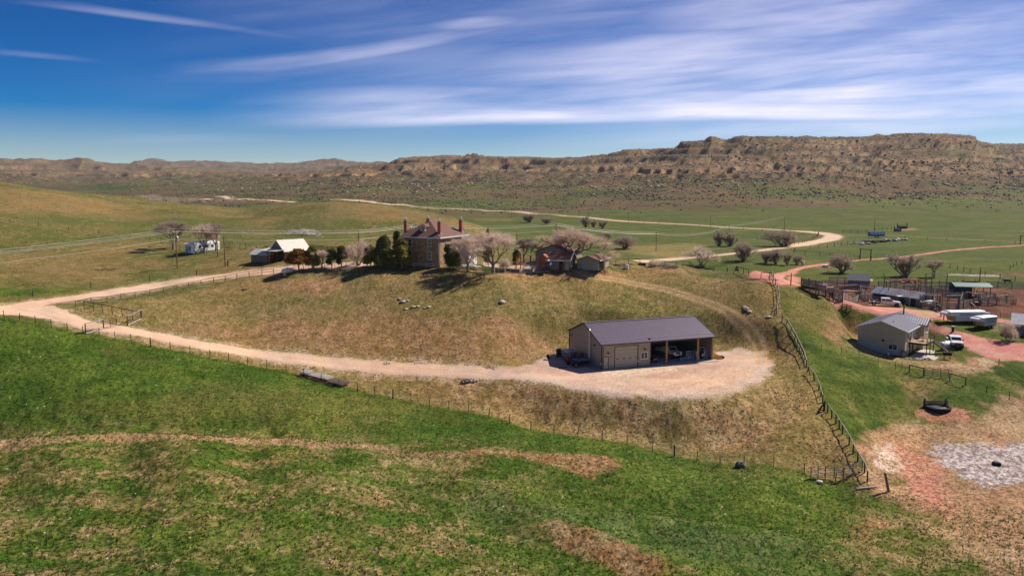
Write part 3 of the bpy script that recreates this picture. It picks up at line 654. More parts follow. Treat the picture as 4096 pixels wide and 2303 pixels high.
    def build(s, name, m, parent=None, smooth_=False, loc=None, fixn=True):
        me = bpy.data.meshes.new(name); me.from_pydata(s.v, [], s.f)
        if fixn and len(s.f) < 4000:
            import bmesh
            bm = bmesh.new(); bm.from_mesh(me); bmesh.ops.recalc_face_normals(bm, faces=bm.faces); bm.to_mesh(me); bm.free()
        me.materials.append(m)
        if smooth_: me.polygons.foreach_set('use_smooth', [True] * len(me.polygons))
        o = bpy.data.objects.new(name, me); COL.objects.link(o)
        if parent: o.parent = parent
        if loc is not None: o.location = loc
        return o
def copy_tree(o, parent=None):
    c = o.copy(); COL.objects.link(c); c.parent = parent
    for ch in o.children: copy_tree(ch, c)
    return c
def place_on(o, p, rz=0., s=1.):
    o.location = p; o.rotation_euler[2] = rz; o.scale = (s, s, s) if not isinstance(s, tuple) else s; return o

# ------------------------------------------------------------------ ground meshes
VCO = np.stack([XX, YY, ZN], -1).reshape(-1, 3)
VCL = np.concatenate([COLR.reshape(-1, 3), (1 - .82 * SMOOTH).reshape(-1, 1)], 1)
def grid_mesh(name, fmask, m, lift=0.):
    ii, jj = np.nonzero(fmask); q = np.stack([ii * NC + jj, ii * NC + jj + 1, (ii + 1) * NC + jj + 1, (ii + 1) * NC + jj], 1)
    used, inv = np.unique(q, return_inverse=True); q = inv.reshape(-1, 4)
    co = VCO[used].copy()
    if lift: co[:, 2] += lift + co[:, 1] * 6e-5
    me = bpy.data.meshes.new(name); me.vertices.add(len(used)); me.vertices.foreach_set('co', co.astype(np.float32).ravel())
    me.loops.add(q.size); me.loops.foreach_set('vertex_index', q.ravel().astype(np.int32))
    me.polygons.add(len(q)); me.polygons.foreach_set('loop_start', np.arange(0, q.size, 4, dtype=np.int32)); me.polygons.foreach_set('loop_total', np.full(len(q), 4, np.int32))
    me.polygons.foreach_set('use_smooth', np.ones(len(q), bool))
    ca_ = me.color_attributes.new('cover', 'FLOAT_COLOR', 'POINT'); ca_.data.foreach_set('color', VCL[used].astype(np.float32).ravel())
    me.update(calc_edges=True); me.materials.append(m)
    o = bpy.data.objects.new(name, me); COL.objects.link(o); tag(o, kind='structure'); return o
def fm4(mk): return (mk[:-1, :-1] + mk[1:, :-1] + mk[:-1, 1:] + mk[1:, 1:]) / 4
gm = ground_mat('rangeland')
rsplit = int(np.searchsorted(YS, 760))
rowi = np.arange(NR - 1)[:, None] * np.ones((1, NC - 1))
grid_mesh('ground', rowi < rsplit, gm)
grid_mesh('hills', rowi >= rsplit, gm)
fr_ = rowi < rsplit
padm = fm4(np.maximum(pad, padback)) > .5
grid_mesh('dirt_road', (fm4(np.maximum(allroad, roadf)) > .5) & ~padm & fr_, gm, .01)
grid_mesh('gravel_yard', padm & fr_, gm, .01)
grid_mesh('red_dirt_road', (fm4(redyard) > .5) & fr_, gm, .01)
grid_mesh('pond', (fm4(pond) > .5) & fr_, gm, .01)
grid_mesh('dirt_track', (fm4(t3) > .5) & fr_ & ~padm, gm, .005)
# ================================================================== buildings on the rise
def LV(px, py, z):                       # point seen at a known level (z absolute)
    a, t = azt(px, py); Y = (z - CZ) / t; return Vector((a * Y, Y, z))
def along_px(o, yaw, px, py):            # distance along a level line from o where bearing px is met
    a, _ = azt(px, py); dx, dy = math.cos(yaw), math.sin(yaw); return (a * o.y - o.x) / (dx - a * dy)

def brickmat(name, c1, c2, mortar, sx=.42, sy=.19, bmp=.5, ms=.022, blot=None):
    m, nt, b = new_mat(name)
    tc = nt.nodes.new('ShaderNodeTexCoord'); s = nt.nodes.new('ShaderNodeSeparateXYZ'); nt.links.new(tc.outputs['Object'], s.inputs[0])
    a = nt.nodes.new('ShaderNodeMath'); nt.links.new(s.outputs[0], a.inputs[0]); nt.links.new(s.outputs[1], a.inputs[1])
    cb = nt.nodes.new('ShaderNodeCombineXYZ'); nt.links.new(a.outputs[0], cb.inputs[0]); nt.links.new(s.outputs[2], cb.inputs[1])
    br = nt.nodes.new('ShaderNodeTexBrick'); nt.links.new(cb.outputs[0], br.inputs['Vector'])
    br.inputs['Scale'].default_value = 1; br.inputs['Brick Width'].default_value = sx; br.inputs['Row Height'].default_value = sy; br.inputs['Mortar Size'].default_value = ms
    br.inputs['Color1'].default_value = tuple(c1) + (1,); br.inputs['Color2'].default_value = tuple(c2) + (1,); br.inputs['Mortar'].default_value = tuple(mortar) + (1,); br.inputs['Bias'].default_value = -.1
    n = noise(nt, tc.outputs['Object'], 1.1, 4, .6); c = mixrgb(nt, br.outputs[0], (.55, .5, .45, 1), mrange(nt, n, .4, .7, 0, .9), 'MULTIPLY')
    n2 = noise(nt, tc.outputs['Object'], 4.5, 2, .5); c = mixrgb(nt, c, (1.5, 1.4, 1.2, 1), mrange(nt, n2, .5, .7, 0, .8), 'MULTIPLY')
    nt.links.new(c, b.inputs['Base Color']); b.inputs['Roughness'].default_value = .9
    iv = nt.nodes.new('ShaderNodeMath'); iv.operation = 'SUBTRACT'; iv.inputs[0].default_value = 1; nt.links.new(br.outputs[1], iv.inputs[1]); bump(nt, iv.outputs[0], bmp, .03, b)
    return m
m_stone = brickmat('rubble_stone', (.46,.27,.13), (.20,.11,.055), (.42,.33,.22), .62, .27)
m_brick = brickmat('red_brick', (.42,.10,.05), (.30,.075,.045), (.35,.25,.2), .22, .075, .3, .008)
m_shingle = wavemat('brown_shingle', (.125,.048,.034), (.18,.074,.052), 2, .14, .85, 0, .3, .4, .14)
m_white = mat('white_paint', (.78,.77,.74), .55, .06, 3)
m_trimw = mat('white_trim', (.74,.73,.70), .5, .05, 3)
m_glass = mat('window_glass', (.012,.014,.018), .08, .1, 1, spec=.8)
m_dark = mat('dark_steel', (.022,.020,.020), .6, .2, 4)
m_black = mat('black_rubber', (.012,.012,.012), .85, .2, 5)
m_galv = mat('galvanised_steel', (.50,.50,.50), .4, .12, 3, .6)
m_tan_ribbed = wavemat('tan_ribbed_steel', (.40,.34,.27), (.33,.28,.22), 0, .30, .5, .1, .5, .3, .08)
m_tan_gable = wavemat('greyed_ribbed_steel', (.37,.315,.265), (.31,.265,.225), 1, .30, .5, .1, .5, .3, .08)  # ribs along y; slightly darker and greyer than the front siding
m_purproof = wavemat('plum_ribbed_roof', (.26,.195,.245), (.052,.036,.050), 0, .30, .38, .25, 1., .42, .06, .05)
m_door = mat('tan_door', (.42,.36,.29), .5, .05, 2)
m_concrete = mat('concrete', (.48,.44,.38), .9, .12, 1.2, bmp=.2)
m_wood = mat('amber_timber', (.42,.24,.07), .7, .25, 5, grain=(6, 6, .8))
m_greywood = mat('weathered_wood', (.20,.155,.115), .9, .35, 5, grain=(5, 5, .8), bmp=.3)
m_darkwood = mat('dark_weathered_wood', (.085,.062,.048), .9, .3, 4, bmp=.3)
m_redwood = mat('red_stained_wood', (.36,.085,.03), .75, .2, 4)
m_rust = mat('rusty_steel', (.19,.07,.04), .85, .3, 3, .2)
m_redpaint = mat('red_paint', (.45,.03,.02), .5, .15, 4)
m_inside = mat('dark_inside_shade', (.03,.03,.03), .9, .1, 2)  # near-black inner parts; also panels that stand for the shade inside openings

def gable(mb, w, d, h, r, y0=0.):
    """walls of a gabled box: eaves run along x, gables at x=0 and x=w"""
    p = [(y0, 0), (y0 + d, 0), (y0 + d, h), (y0 + d / 2, h + r), (y0, h)]
    mb.prism(p, 0, w, 'x'); return mb
def gable_roof(w, d, h, r, oh=.35, t=.1, lift=.01, parts=True):
    """two slabs of roof with the ridge along x"""
    k = r / (d / 2); mb = MB()
    a = (-oh, -oh, h - k * oh + lift); b = (w + oh, -oh, h - k * oh + lift); c = (w + oh, d / 2, h + r + lift); e = (-oh, d / 2, h + r + lift)
    mb.slab(*[Vector(v) + Vector((0, 0, t)) for v in (a, b, c, e)], t)
    a2 = (-oh, d + oh, h - k * oh + lift); b2 = (w + oh, d + oh, h - k * oh + lift)
    mb.slab(*[Vector(v) + Vector((0, 0, t)) for v in (e, c, b2, a2)], t)
    return mb
def window(parent, x, z, w, h, face='front', depth=0., frame=m_trimw, bars=1, label=None, fw=.09):
    """window unit on a wall: frame proud of the wall, pane as a sub-part. face: front (y=depth, looking -y), right (x=depth, looking +x), left"""
    f = MB()
    for a, b, c, d in ((-w/2 - fw, -w/2, -fw, h + fw), (w/2, w/2 + fw, -fw, h + fw), (-w/2, w/2, h, h + fw), (-w/2, w/2, -fw, 0)): f.box(a, b, -.06, .03, c, d)
    if bars >= 1: f.box(-w/2, w/2, -.045, .02, h/2 - .03, h/2 + .03)
    if bars >= 2: f.box(-.03, .03, -.04, .02, 0, h)
    f.box(-w/2 - fw - .03, w/2 + fw + .03, -.10, .0, -fw - .05, -fw)
    g = MB().box(-w/2, w/2, -.02, .01, 0, h)
    Mx = {'front': Matrix.Translation((x, depth, z)), 'right': Matrix.Translation((depth, x, z)) @ Matrix.Rotation(math.pi/2, 4, 'Z'),
          'left': Matrix.Translation((depth, x, z)) @ Matrix.Rotation(-math.pi/2, 4, 'Z')}[face]
    fo = f.xf(Mx).build('window', frame, parent); g.xf(Mx).build('pane', m_glass, fo)
    if label: fo['label'] = label
    return fo
def wall_light(parent, x, z, depth=0., face='front'):
    mb = MB().box(-.10, .10, -.12, 0, 0, .12); mb.tube((-.12, -.16, .05), (-.14, -.34, -.02), .07, .09, 8); mb.tube((.12, -.16, .05), (.14, -.34, -.02), .07, .09, 8); mb.bar((-.12,-.14,.06),(.12,-.14,.06),.05)
    Mx = Matrix.Translation((x, depth, z)) if face == 'front' else Matrix.Translation((depth, x, z)) @ Matrix.Rotation(-math.pi/2, 4, 'Z')
    mb.xf(Mx).build('wall_lamp', m_dark, parent)

# ---------------------------------------------------------------- machine shed
ZP = CZ - 29.4
s0 = LV(2405, 1478, ZP); s1 = LV(2852, 1440, ZP); syaw = math.atan2(s1.y - s0.y, s1.x - s0.x)
SL_ = (s1 - s0).length; SD = 13.6; SH = 4.37; SR = 2.5
shed = empty('machine_shed', (s0.x, s0.y, ZP + .02), syaw, 'long tan metal machine shed with plum ribbed roof and open bays on the gravel yard', 'shed')
XD = along_px(s0, syaw, 2601, 1460)                 # end of the closed part
wl = MB(); t_ = .12
wl.prism([(0, 0), (SD, 0), (SD, SH), (SD / 2, SH + SR), (0, SH)], 0, t_, 'x'); wl.build('gable_wall', m_tan_gable, shed)
wl = MB().prism([(0, 0), (SD, 0), (SD, SH), (SD / 2, SH + SR), (0, SH)], SL_ - t_, SL_, 'x'); wl.build('gable_wall', m_tan_gable, shed)
gx0, gx1 = along_px(s0, syaw, 2458, 1470), along_px(s0, syaw, 2550.5, 1462); dx0, dx1 = along_px(s0, syaw, 2412, 1478), along_px(s0, syaw, 2433, 1476)
wx0, wx1 = along_px(s0, syaw, 2564, 1440), along_px(s0, syaw, 2588.5, 1438)
GH = 3.75
fw_ = MB()
for a, b, z0, z1 in ((t_, dx0, 0, SH), (dx0, dx1, 2.1, SH), (dx1, gx0, 0, SH), (gx0, gx1, GH, SH), (gx1, XD, 0, SH)): fw_.box(a, b, 0, t_, z0, z1 - .02)
fw_.build('front_wall', m_tan_ribbed, shed)
MB().box(t_, SL_ - t_, SD - t_, SD, 0, SH - .02).build('rear_wall', m_tan_ribbed, shed)
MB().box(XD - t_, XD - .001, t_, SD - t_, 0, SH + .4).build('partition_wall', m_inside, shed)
MB().box(XD, SL_ - t_ - .01, 7.5, 7.6, 2.2, SH + 1.5).build('dark_bay_panel', m_inside, shed)  # near-black panel across the bays, above head height
do = MB().box(dx0 + .03, dx1 - .03, .02, .08, .02, 2.06).build('door', m_door, shed)
tr = MB(); 
for a, b, c, d in ((dx0 - .06, dx0 + .02, 0, 2.16), (dx1 - .02, dx1 + .06, 0, 2.16), (dx0 + .02, dx1 - .02, 2.08, 2.16)): tr.box(a, b, -.03, .05, c, d)
tr.build('door_frame', m_dark, do); MB().tube((dx1 - .16, -.06, 1.0), (dx1 - .16, .02, 1.0), .035).build('handle', m_dark, do)
gd = MB()
for k in range(6): gd.box(gx0 + .05, gx1 - .05, .03, .09, k * GH / 6 + .012, (k + 1) * GH / 6 - .012)
gd = gd.build('garage_door', m_door, shed)
tr = MB()
for a, b, c, d in ((gx0 - .06, gx0 + .05, 0, GH + .1), (gx1 - .05, gx1 + .06, 0, GH + .1), (gx0 + .05, gx1 - .05, GH, GH + .1)): tr.box(a, b, -.03, .06, c, d)
tr.build('door_frame', m_dark, gd)
for k in range(4):
    c = gx0 + (gx1 - gx0) * (.09 + .272 * k); MB().box(c - .28 + .18, c + .28 + .18, .015, .04, 1.52, 1.68).build('pane', m_glass, gd)
window(shed, (wx0 + wx1) / 2, 1.35, wx1 - wx0, 1.05, bars=0)
MB().box((wx0 + wx1) / 2 - .03, (wx0 + wx1) / 2 + .03, -.05, -.021, 1.35, 2.4).build('window_mullion', m_trimw, shed)
for px in (2666, 2791):
    x = along_px(s0, syaw, px, 1450); MB().box(x - .15, x + .15, .0, .22, 0, SH - .25).build('post', m_wood, shed)
MB().box(SL_ - .34, SL_ - .14, 0, .2, 0, SH - .25).build('post', m_wood, shed)
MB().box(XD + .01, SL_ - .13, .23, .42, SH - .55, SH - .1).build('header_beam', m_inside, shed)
MB().box(XD - .06, XD + .06, -.05, -.005, 0, SH - .05).build('corner_trim', m_dark, shed)
MB().box(-.08, .08, -.09, -.01, 0, SH - .05).build('corner_trim', m_dark, shed)
MB().box(-.09, -.005, SD - .1, SD + .06, 0, SH - .05).build('corner_trim', m_dark, shed)
MB().box(XD + .01, SL_ + .7, -.9, SD - .13, -.12, .06).build('floor_slab', m_concrete, shed)
k = SR / (SD / 2); oh = .30
rf = gable_roof(SL_, SD, SH, SR, oh, .07, .02).build('roof', m_purproof, shed)
cap = MB().bar((-oh, SD/2, SH + SR + .13), (SL_ + oh, SD/2, SH + SR + .13), .34, .05); cap.build('ridge_cap', mat('plum_trim', (.30,.22,.27), .4, .05, 2, .2), rf)
tr = MB()
for x in (-oh - .03, SL_ + oh + .03):
    tr.bar((x, -oh, SH - k * oh + .04), (x, SD/2, SH + SR + .05), .05, .22); tr.bar((x, SD + oh, SH - k * oh + .04), (x, SD/2, SH + SR + .05), .05, .22)
tr.bar((-oh, -oh - .08, SH - k * oh), (SL_ + oh, -oh - .08, SH - k * oh), .13, .13); tr.build('gutter', mat('dark_bronze_trim', (.045,.035,.035), .5, .1, 3), rf)
sg = MB().bar((.25, .75, SH + k * .75 + .10), (SL_ - .25, .75, SH + k * .75 + .10), .03, .04)
for i in range(56):
    x = .3 + i * (SL_ - .6) / 55; y = .75; sg.box(x - .05, x + .05, y - .07, y + .07, SH + k * y + .09, SH + k * y + .17)
sg.build('snow_guards', mat('pale_guard', (.72,.66,.70), .4, .05, 2, .2), rf)
# flue on the gable wall
fy = along_px(s0, syaw + math.pi / 2, 2363, 1440)
fl = MB().tube((-.3, fy, .95), (-.3, fy, 6.1), .14, .14, 12); fl.lathe([(.16, 5.95), (.2, 6.15), (.02, 6.3)], (-.3, fy, 0), 12)
fo = fl.build('flue_pipe', m_galv, shed); [MB().box(-.47, 0, fy - .04, fy + .04, z, z + .06).build('bracket', m_galv, fo) for z in (1.5, 2.9, 4.2)]
cy_ = SD / 2
sgn = MB().lathe([(.30, -.06), (.30, -.01)], (0, cy_ - .1, 4.9), 20, 'x').build('round_sign', m_white, shed)
MB().lathe([(.23, -.075), (.23, -.062)], (0, cy_ - .1, 4.9), 20, 'x').build('green_emblem', mat('green_paint', (.02,.16,.09), .5, .1, 3), sgn)
wall_light(shed, 2.4, 3.75, 0., 'left'); wall_light(shed, 12.6, 3.6, 0., 'left'); wall_light(shed, dx0 + .9, 2.75); wall_light(shed, (wx0 + wx1) / 2, 3.0)
MB().box(dx0 - .5, dx0 - .35, -.1, 0, .9, 1.05).build('electric_box', m_galv, shed); MB().box(wx0 - .75, wx0 - .6, -.1, 0, .9, 1.1).build('electric_box', m_galv, shed)
MB().tube((.28, -.16, 3.9), (.28, -.16, .15), .05, .05, 8).build('downpipe', m_dark, shed)
def SHP(x, y, z=0.):                     # a point of the shed's own frame in the world
    return Vector((s0.x + x * math.cos(syaw) - y * math.sin(syaw), s0.y + x * math.sin(syaw) + y * math.cos(syaw), ZP + .02 + z))

# ---------------------------------------------------------------- stone house
h0 = G(1759, 1070); HW, HD, HH, HR = 10.3, 13.8, 6.7, 3.5
hyaw = R(-22.5)
hl = Vector((h0.x - HW * math.cos(hyaw), h0.y - HW * math.sin(hyaw), h0.z))
house = empty('stone_house', hl, hyaw, 'two storey sandstone ranch house with brown hipped roof and four brick chimneys', 'house')
MB().box(0, HW, 0, HD, -1.2, HH).build('wall', m_stone, house)
oh = .5; e = HH - .02
def hip(x0, x1, y0, y1, z, r, along='y', t=.12):
    mb = MB()
    if along == 'y': w = (x1 - x0) / 2; a = ((x0 + x1) / 2, y0 + w, z + r); b = ((x0 + x1) / 2, y1 - w, z + r)
    else: w = (y1 - y0) / 2; a = (x0 + w, (y0 + y1) / 2, z + r); b = (x1 - w, (y0 + y1) / 2, z + r)
    v = [(x0, y0, z), (x1, y0, z), (x1, y1, z), (x0, y1, z), a, b, (x0, y0, z - t), (x1, y0, z - t), (x1, y1, z - t), (x0, y1, z - t)]
    f = [(0,1,4), (1,2,5,4), (2,3,5), (3,0,4,5)] if along == 'y' else [(0,1,5,4), (1,2,5), (2,3,4,5), (3,0,4)]
    return mb.add(v, f + [(6,9,8,7), (0,6,7,1), (1,7,8,2), (2,8,9,3), (3,9,6,0)])
roof = hip(-oh, HW + oh, -oh, HD + oh, e + .16, HR).build('roof', m_shingle, house)
MB().box(-oh - .04, HW + oh + .04, -oh - .1, -oh - .005, e - .08, e + .17).box(HW + oh + .005, HW + oh + .1, -oh - .1, HD + oh, e - .08, e + .17).box(-oh - .1, -oh - .005, -oh - .1, HD + oh, e - .08, e + .17).build('gutter', m_trimw, roof)
def roofz(x, y): return e + .16 + HR / (HW / 2 + oh) * min(x + oh, HW + oh - x, y + oh, HD + oh - y)
for cx, cy, top in ((.75, 1.5, 3.75), (HW - .75, 1.6, 3.6), (HW - .7, HD - 1.4, 3.7), (.75, HD - 1.6, 3.9)):
    z0 = roofz(cx, cy) - .5; c = MB().box(cx - .38, cx + .38, cy - .38, cy + .38, z0, e + top).build('chimney', m_brick, roof)
    cp_ = MB().box(cx - .46, cx + .46, cy - .46, cy + .46, e + top, e + top + .14); cp_.lathe([(.2, 0), (.2, .22), (.28, .24), (.28, .32), (.1, .42), (.12, .5), (.02, .6)], (cx, cy, e + top + .14), 10); cp_.build('chimney_cap', m_galv, roof)
    MB().box(cx - .45, cx + .45, cy - .45, cy + .45, z0 + .1, roofz(cx, cy) + .12).build('flashing', m_galv, roof)
def dormer(cx, y, yaw):
    mb = MB().box(-.62, .62, 0, 2.2, 0, 1.05); M_ = Matrix.Translation((cx, y, roofz(cx, y) - .1)) @ Matrix.Rotation(yaw, 4, 'Z')
    d = mb.xf(M_).build('dormer', m_trimw, roof)
    hip(-.95, .95, -.35, 3.4, 1.12, .62).xf(M_).build('dormer_roof', m_shingle, roof)
    MB().box(-.38, .38, -.03, .0, .2, .9).xf(M_).build('dormer_window', m_glass, roof)
    MB().box(-.42, .42, -.05, -.031, .53, .58).xf(M_).build('dormer_sash', m_trimw, roof)
dormer(HW / 2, 1.55, 0.); 
M_ = Matrix.Translation((1.1, HD / 2 + .6, roofz(1.1, HD / 2) - .1)) @ Matrix.Rotation(-math.pi/2, 4, 'Z')
MB().box(-.62, .62, 0, 2.2, 0, 1.05).xf(M_).build('dormer', m_trimw, roof); hip(-.95, .95, -.35, 3.4, 1.12, .62).xf(M_).build('dormer_roof', m_shingle, roof)
MB().tube((1.6, 2.2, roofz(1.6, 2.2) - .2), (1.6, 2.2, roofz(1.6, 2.2) + .6), .1).lathe([(.2, .6), (.22, .75), (.05, .9)], (1.6, 2.2, roofz(1.6, 2.2)), 8).build('vent_pipe', m_galv, roof)
MB().box(4.1, 4.35, 4.6, 4.85, roofz(5.2, 4.7) - .2, roofz(5.2, 4.7) + .1).build('roof_vent', m_dark, roof)
for x in (2.6, 7.75):
    window(house, x, 4.75, .8, 1.6); window(house, x, 1.75, .8, 1.85)
for y in (3.0, 6.7, 10.4): window(house, y, 4.7, .7, 1.65, 'right', HW)
window(house, 3.6, 1.6, .8, 1.8, 'right', HW)
[MB().tube((x, -.12, HH - .1), (x, -.12, -.8), .06, .06, 8).build('downpipe', m_trimw, house) for x in (HW - .12, .1)]
ad = MB().box(HW + .001, HW + 3.4, 6.2, 12.6, -1.2, 2.9).build('porch_wing', m_white, house)
hip(HW - .2, HW + 3.8, 5.8, 13.0, 3.0, 1.1, 'y').build('wing_roof', m_shingle, house)
window(house, 7.7, 1.1, .7, 1.2, 'right', HW + 3.4); window(house, 10.4, 1.1, .7, 1.2, 'right', HW + 3.4)
stp = MB()
for k in range(8): stp.box(HW + 3.5 + k * .28, HW + 3.8 + k * .28, 6.2, 7.6, 1.5 - k * .21 - .06, 1.5 - k * .21)
stp.bar((HW + 3.5, 6.2, 1.5), (HW + 5.8, 6.2, -.2), .08, .2).bar((HW + 3.5, 7.6, 1.5), (HW + 5.8, 7.6, -.2), .08, .2).bar((HW + 3.5, 6.2, 2.4), (HW + 5.8, 6.2, .8), .08, .1)
stp.build('steps', m_redwood, house)

# ---------------------------------------------------------------- outbuildings
m_clap = wavemat('grey_clapboard', (.36,.335,.26), (.30,.28,.22), 2, .18, .7, 0, .4, .2, .06)
def hut(name, label, cat, p, yaw, w, d, h, r, wallm, roofm, oh=.35, ridge='x', trim=m_trimw):
    o = empty(name, p, yaw, label, cat)
    if ridge == 'x': gable(MB(), w, d, h, r).build('wall', wallm, o); rf = gable_roof(w, d, h, r, oh).build('roof', roofm, o); ww, dd = w, d; X = lambda v: v
    else:
        M_ = Matrix.Translation((w, 0, 0)) @ Matrix.Rotation(math.pi / 2, 4, 'Z')
        gable(MB(), d, w, h, r).xf(M_).build('wall', wallm, o); rf = gable_roof(d, w, h, r, oh).xf(M_).build('roof', roofm, o)
    return o, rf
YW = R(-23)
def left_of(p, w, yaw): return Vector((p.x - w * math.cos(yaw), p.y - w * math.sin(yaw), p.z))
c0 = G(2277, 1083); W_ = 5.3
cot, rf = hut('small_cottage', 'low clapboard wash house with a brick chimney on its brown roof beside the horse', 'cottage', left_of(c0, W_, YW), YW, W_, 4.2, 2.5, 1.5, m_clap, m_shingle)
MB().box(W_ - 1.3, W_ - .7, 2.3, 2.9, 2.9, 4.75).build('chimney', m_brick, rf); MB().box(W_ - 1.38, W_ - .62, 2.22, 2.98, 4.75, 4.85).build('chimney_cap', m_trimw, rf)
k = 1.5 / 2.1
MB().box(-.4, W_ + .4, -.44, -.36, 2.12, 2.36).bar((W_ + .4, -.35, 2.3), (W_ + .4, 2.1, 4.05), .07, .2).bar((W_ + .4, 4.55, 2.3), (W_ + .4, 2.1, 4.05), .07, .2).build('fascia', m_trimw, rf)
dd = MB().box(2.9, 3.8, -.04, -.002, 0, 2.1).build('door', m_dark, cot); MB().box(3.65, 3.72, -.1, -.04, .95, 1.05).build('handle', m_galv, dd)
[MB().box(x - .06, x + .06, -.06, -.001, 0, 2.4).build('corner_trim', m_dark, cot) for x in (0, W_)]
MB().box(W_ + .002, W_ + .04, 2.6, 3.5, 0, 2.2).build('side_door', m_dark, cot)
g0 = G(2142, 1050); gar, rf = hut('garage', 'grey two car garage with wide brown gable roof behind the wash house', 'garage', g0, YW, 9., 8., 2.5, 1.75, m_clap, m_shingle, .4, 'y')
MB().bar((-.45, -.45, 2.4), (4.5, -.45, 4.36), .08, .2).bar((9.45, -.45, 2.4), (4.5, -.45, 4.36), .08, .2).build('fascia', m_dark, rf)
MB().box(1.2, 5.4, -.05, -.002, 0, 2.2).build('garage_door', mat('taupe_door', (.27,.235,.18), .6, .06, 2), gar); MB().box(1.1, 5.5, -.07, -.052, 2.2, 2.35).build('door_header', m_dark, gar)
MB().box(.6, .8, -.15, 0, 1.9, 2.15).build('wall_lamp', m_dark, gar)
b0 = G(2308, 1078); stb, rf = hut('horse_stable', 'grey stable with brown gable roof and open stall standing behind the horse', 'stable', b0, YW, 5.0, 8.5, 2.2, .9, m_clap, m_shingle, .4, 'y')
MB().bar((5.45, -.45, 2.18), (5.45, 8.9, 2.18), .08, .2).build('fascia', m_trimw, rf); MB().bar((-.45, -.45, 2.1), (2.5, -.45, 3.1), .08, .16).bar((5.4, -.45, 2.1), (2.5, -.45, 3.1), .08, .16).build('verge_board', m_dark, rf)
MB().box(5.002, 5.05, .3, 4.4, .1, 2.1).build('stall_opening', m_inside, stb); MB().box(5.06, 5.1, 4.6, 8.2, .2, 2.0).build('side_panel', m_door, stb)

# ---------------------------------------------------------------- red barn group (west)
m_whiteroof = wavemat('pale_metal_roof', (.80,.76,.66), (.66,.62,.53), 0, .45, .45, .15, .5, .25, .06)
m_redlog = wavemat('faded_red_log', (.50,.22,.15), (.34,.18,.13), 2, .28, .9, 0, .8, .35, .25)
m_greyboard = wavemat('grey_board', (.31,.245,.185), (.21,.165,.125), 2, .24, .9, 0, .5, .25, .15)
BY = R(-40); p_ = G(1140, 1043); BW_ = 5.8
q_ = left_of(p_, BW_, BY)
barn = empty('log_barn', q_, BY, 'faded red log barn with pale metal gable roof west of the stone house', 'barn')
BL2 = 7.0; M_ = Matrix.Translation((BW_, 0, 0)) @ Matrix.Rotation(math.pi / 2, 4, 'Z')
gable(MB(), BL2, BW_, 2.5, 2.4).xf(M_).build('wall', m_redlog, barn)
MB().prism([(.02, 2.42), (BW_ - .02, 2.42), (BW_ / 2, 4.85)], -.06, -.002, 'y').build('gable_boards', m_greyboard, barn)
gable_roof(BL2, BW_, 2.5, 2.4, .45, .09).xf(M_).build('roof', wavemat('pale_metal_barn_roof', (.66,.62,.52), (.54,.50,.42), 1, .45, .45, .15, .5, .25, .06), barn)
window(barn, 5.6, 1.0, .6, .6, 'right', BW_)
lean = MB(); lean.slab((-.6, -3.4, 2.45), (BW_ - .2, -2.2, 2.45), (BW_ + .25, -.1, 2.75), (-.6, -.1, 2.95), .1)
lean.build('lean_to_roof', m_whiteroof, barn); MB().box(-.4, BW_ - .4, -.3, -.1, 0, 2.5).build('lean_to_wall', m_inside, barn)
for x, y in ((BW_ - .5, -2.1), (2.4, -2.7)): MB().box(x, x + .14, y, y + .14, -.2, 2.45).build('post', m_darkwood, barn)
shp = G(1070, 1051); SY = R(-28)
sml = empty('red_door_shed', shp, SY, 'small grey board shed with pale metal roof and faded red double door', 'shed')
gable(MB(), 5.6, 3.8, 2.0, 1.05).xf(Matrix.Translation((-5.6, 0, 0))).build('wall', m_greyboard, sml)
gable_roof(5.6, 3.8, 2.0, 1.05, .4, .08).xf(Matrix.Translation((-5.6, 0, 0))).build('roof', m_whiteroof, sml)
MB().prism([(.02, 0), (3.78, 0), (3.78, 2.0), (1.9, 3.0), (.02, 2.0)], .002, .04, 'x').build('front_wall', m_redlog, sml)
MB().box(.045, .10, .65, 1.85, .05, 1.95).build('door', m_redwood, sml); MB().box(.045, .10, 1.9, 3.1, .05, 1.95).build('door', m_redwood, sml)
MB().box(.045, .12, .5, .64, 0, 2.1).box(.045, .12, 3.11, 3.25, 0, 2.1).box(.045, .12, .5, 3.25, 1.96, 2.1).build('door_frame', m_trimw, sml)
MB().box(-2.2, -1.9, -.05, -.002, 1.1, 1.5).build('window', m_glass, sml)

# ---------------------------------------------------------------- mobile home
tp = G(779, 1013)
th = empty('mobile_home', tp, R(62), 'small white mobile home with rounded ends under bare trees', 'mobile home')
prof = [(0, .5), (0, 2.6), (.25, 2.95), (1.4, 3.15), (2.55, 2.95), (2.8, 2.6), (2.8, .5)]
M_ = Matrix.Rotation(0, 4, 'Z')
MB().prism(prof, 0, 8.6, 'x').build('body', mat('chalky_white_siding', (.70,.70,.70), .6, .1, 2, dirt=(.45,.40,.36)), th)
MB().box(.1, 8.5, .1, 2.7, -.1, .5).build('skirting', mat('peeling_skirt', (.45,.30,.22), .9, .3, 2), th)
MB().box(-1.0, -.001, .1, 2.7, 0, 2.5).build('entry_porch', m_white, th); MB().slab((-1.3, -.1, 2.6), (.1, -.1, 2.85), (.1, 2.9, 2.85), (-1.3, 2.9, 2.6), .08).build('porch_roof', m_white, th)
for y in (.7, 1.9): MB().box(-1.04, -1.002, y - .3, y + .3, .9 if y < 1 else .1, 1.9).build('window' if y < 1 else 'door', m_glass if y < 1 else m_door, th)
for x in (1.4, 3.6, 5.6): MB().box(x, x + .8, -.04, -.002, 1.4, 2.1).build('window', m_glass, th)
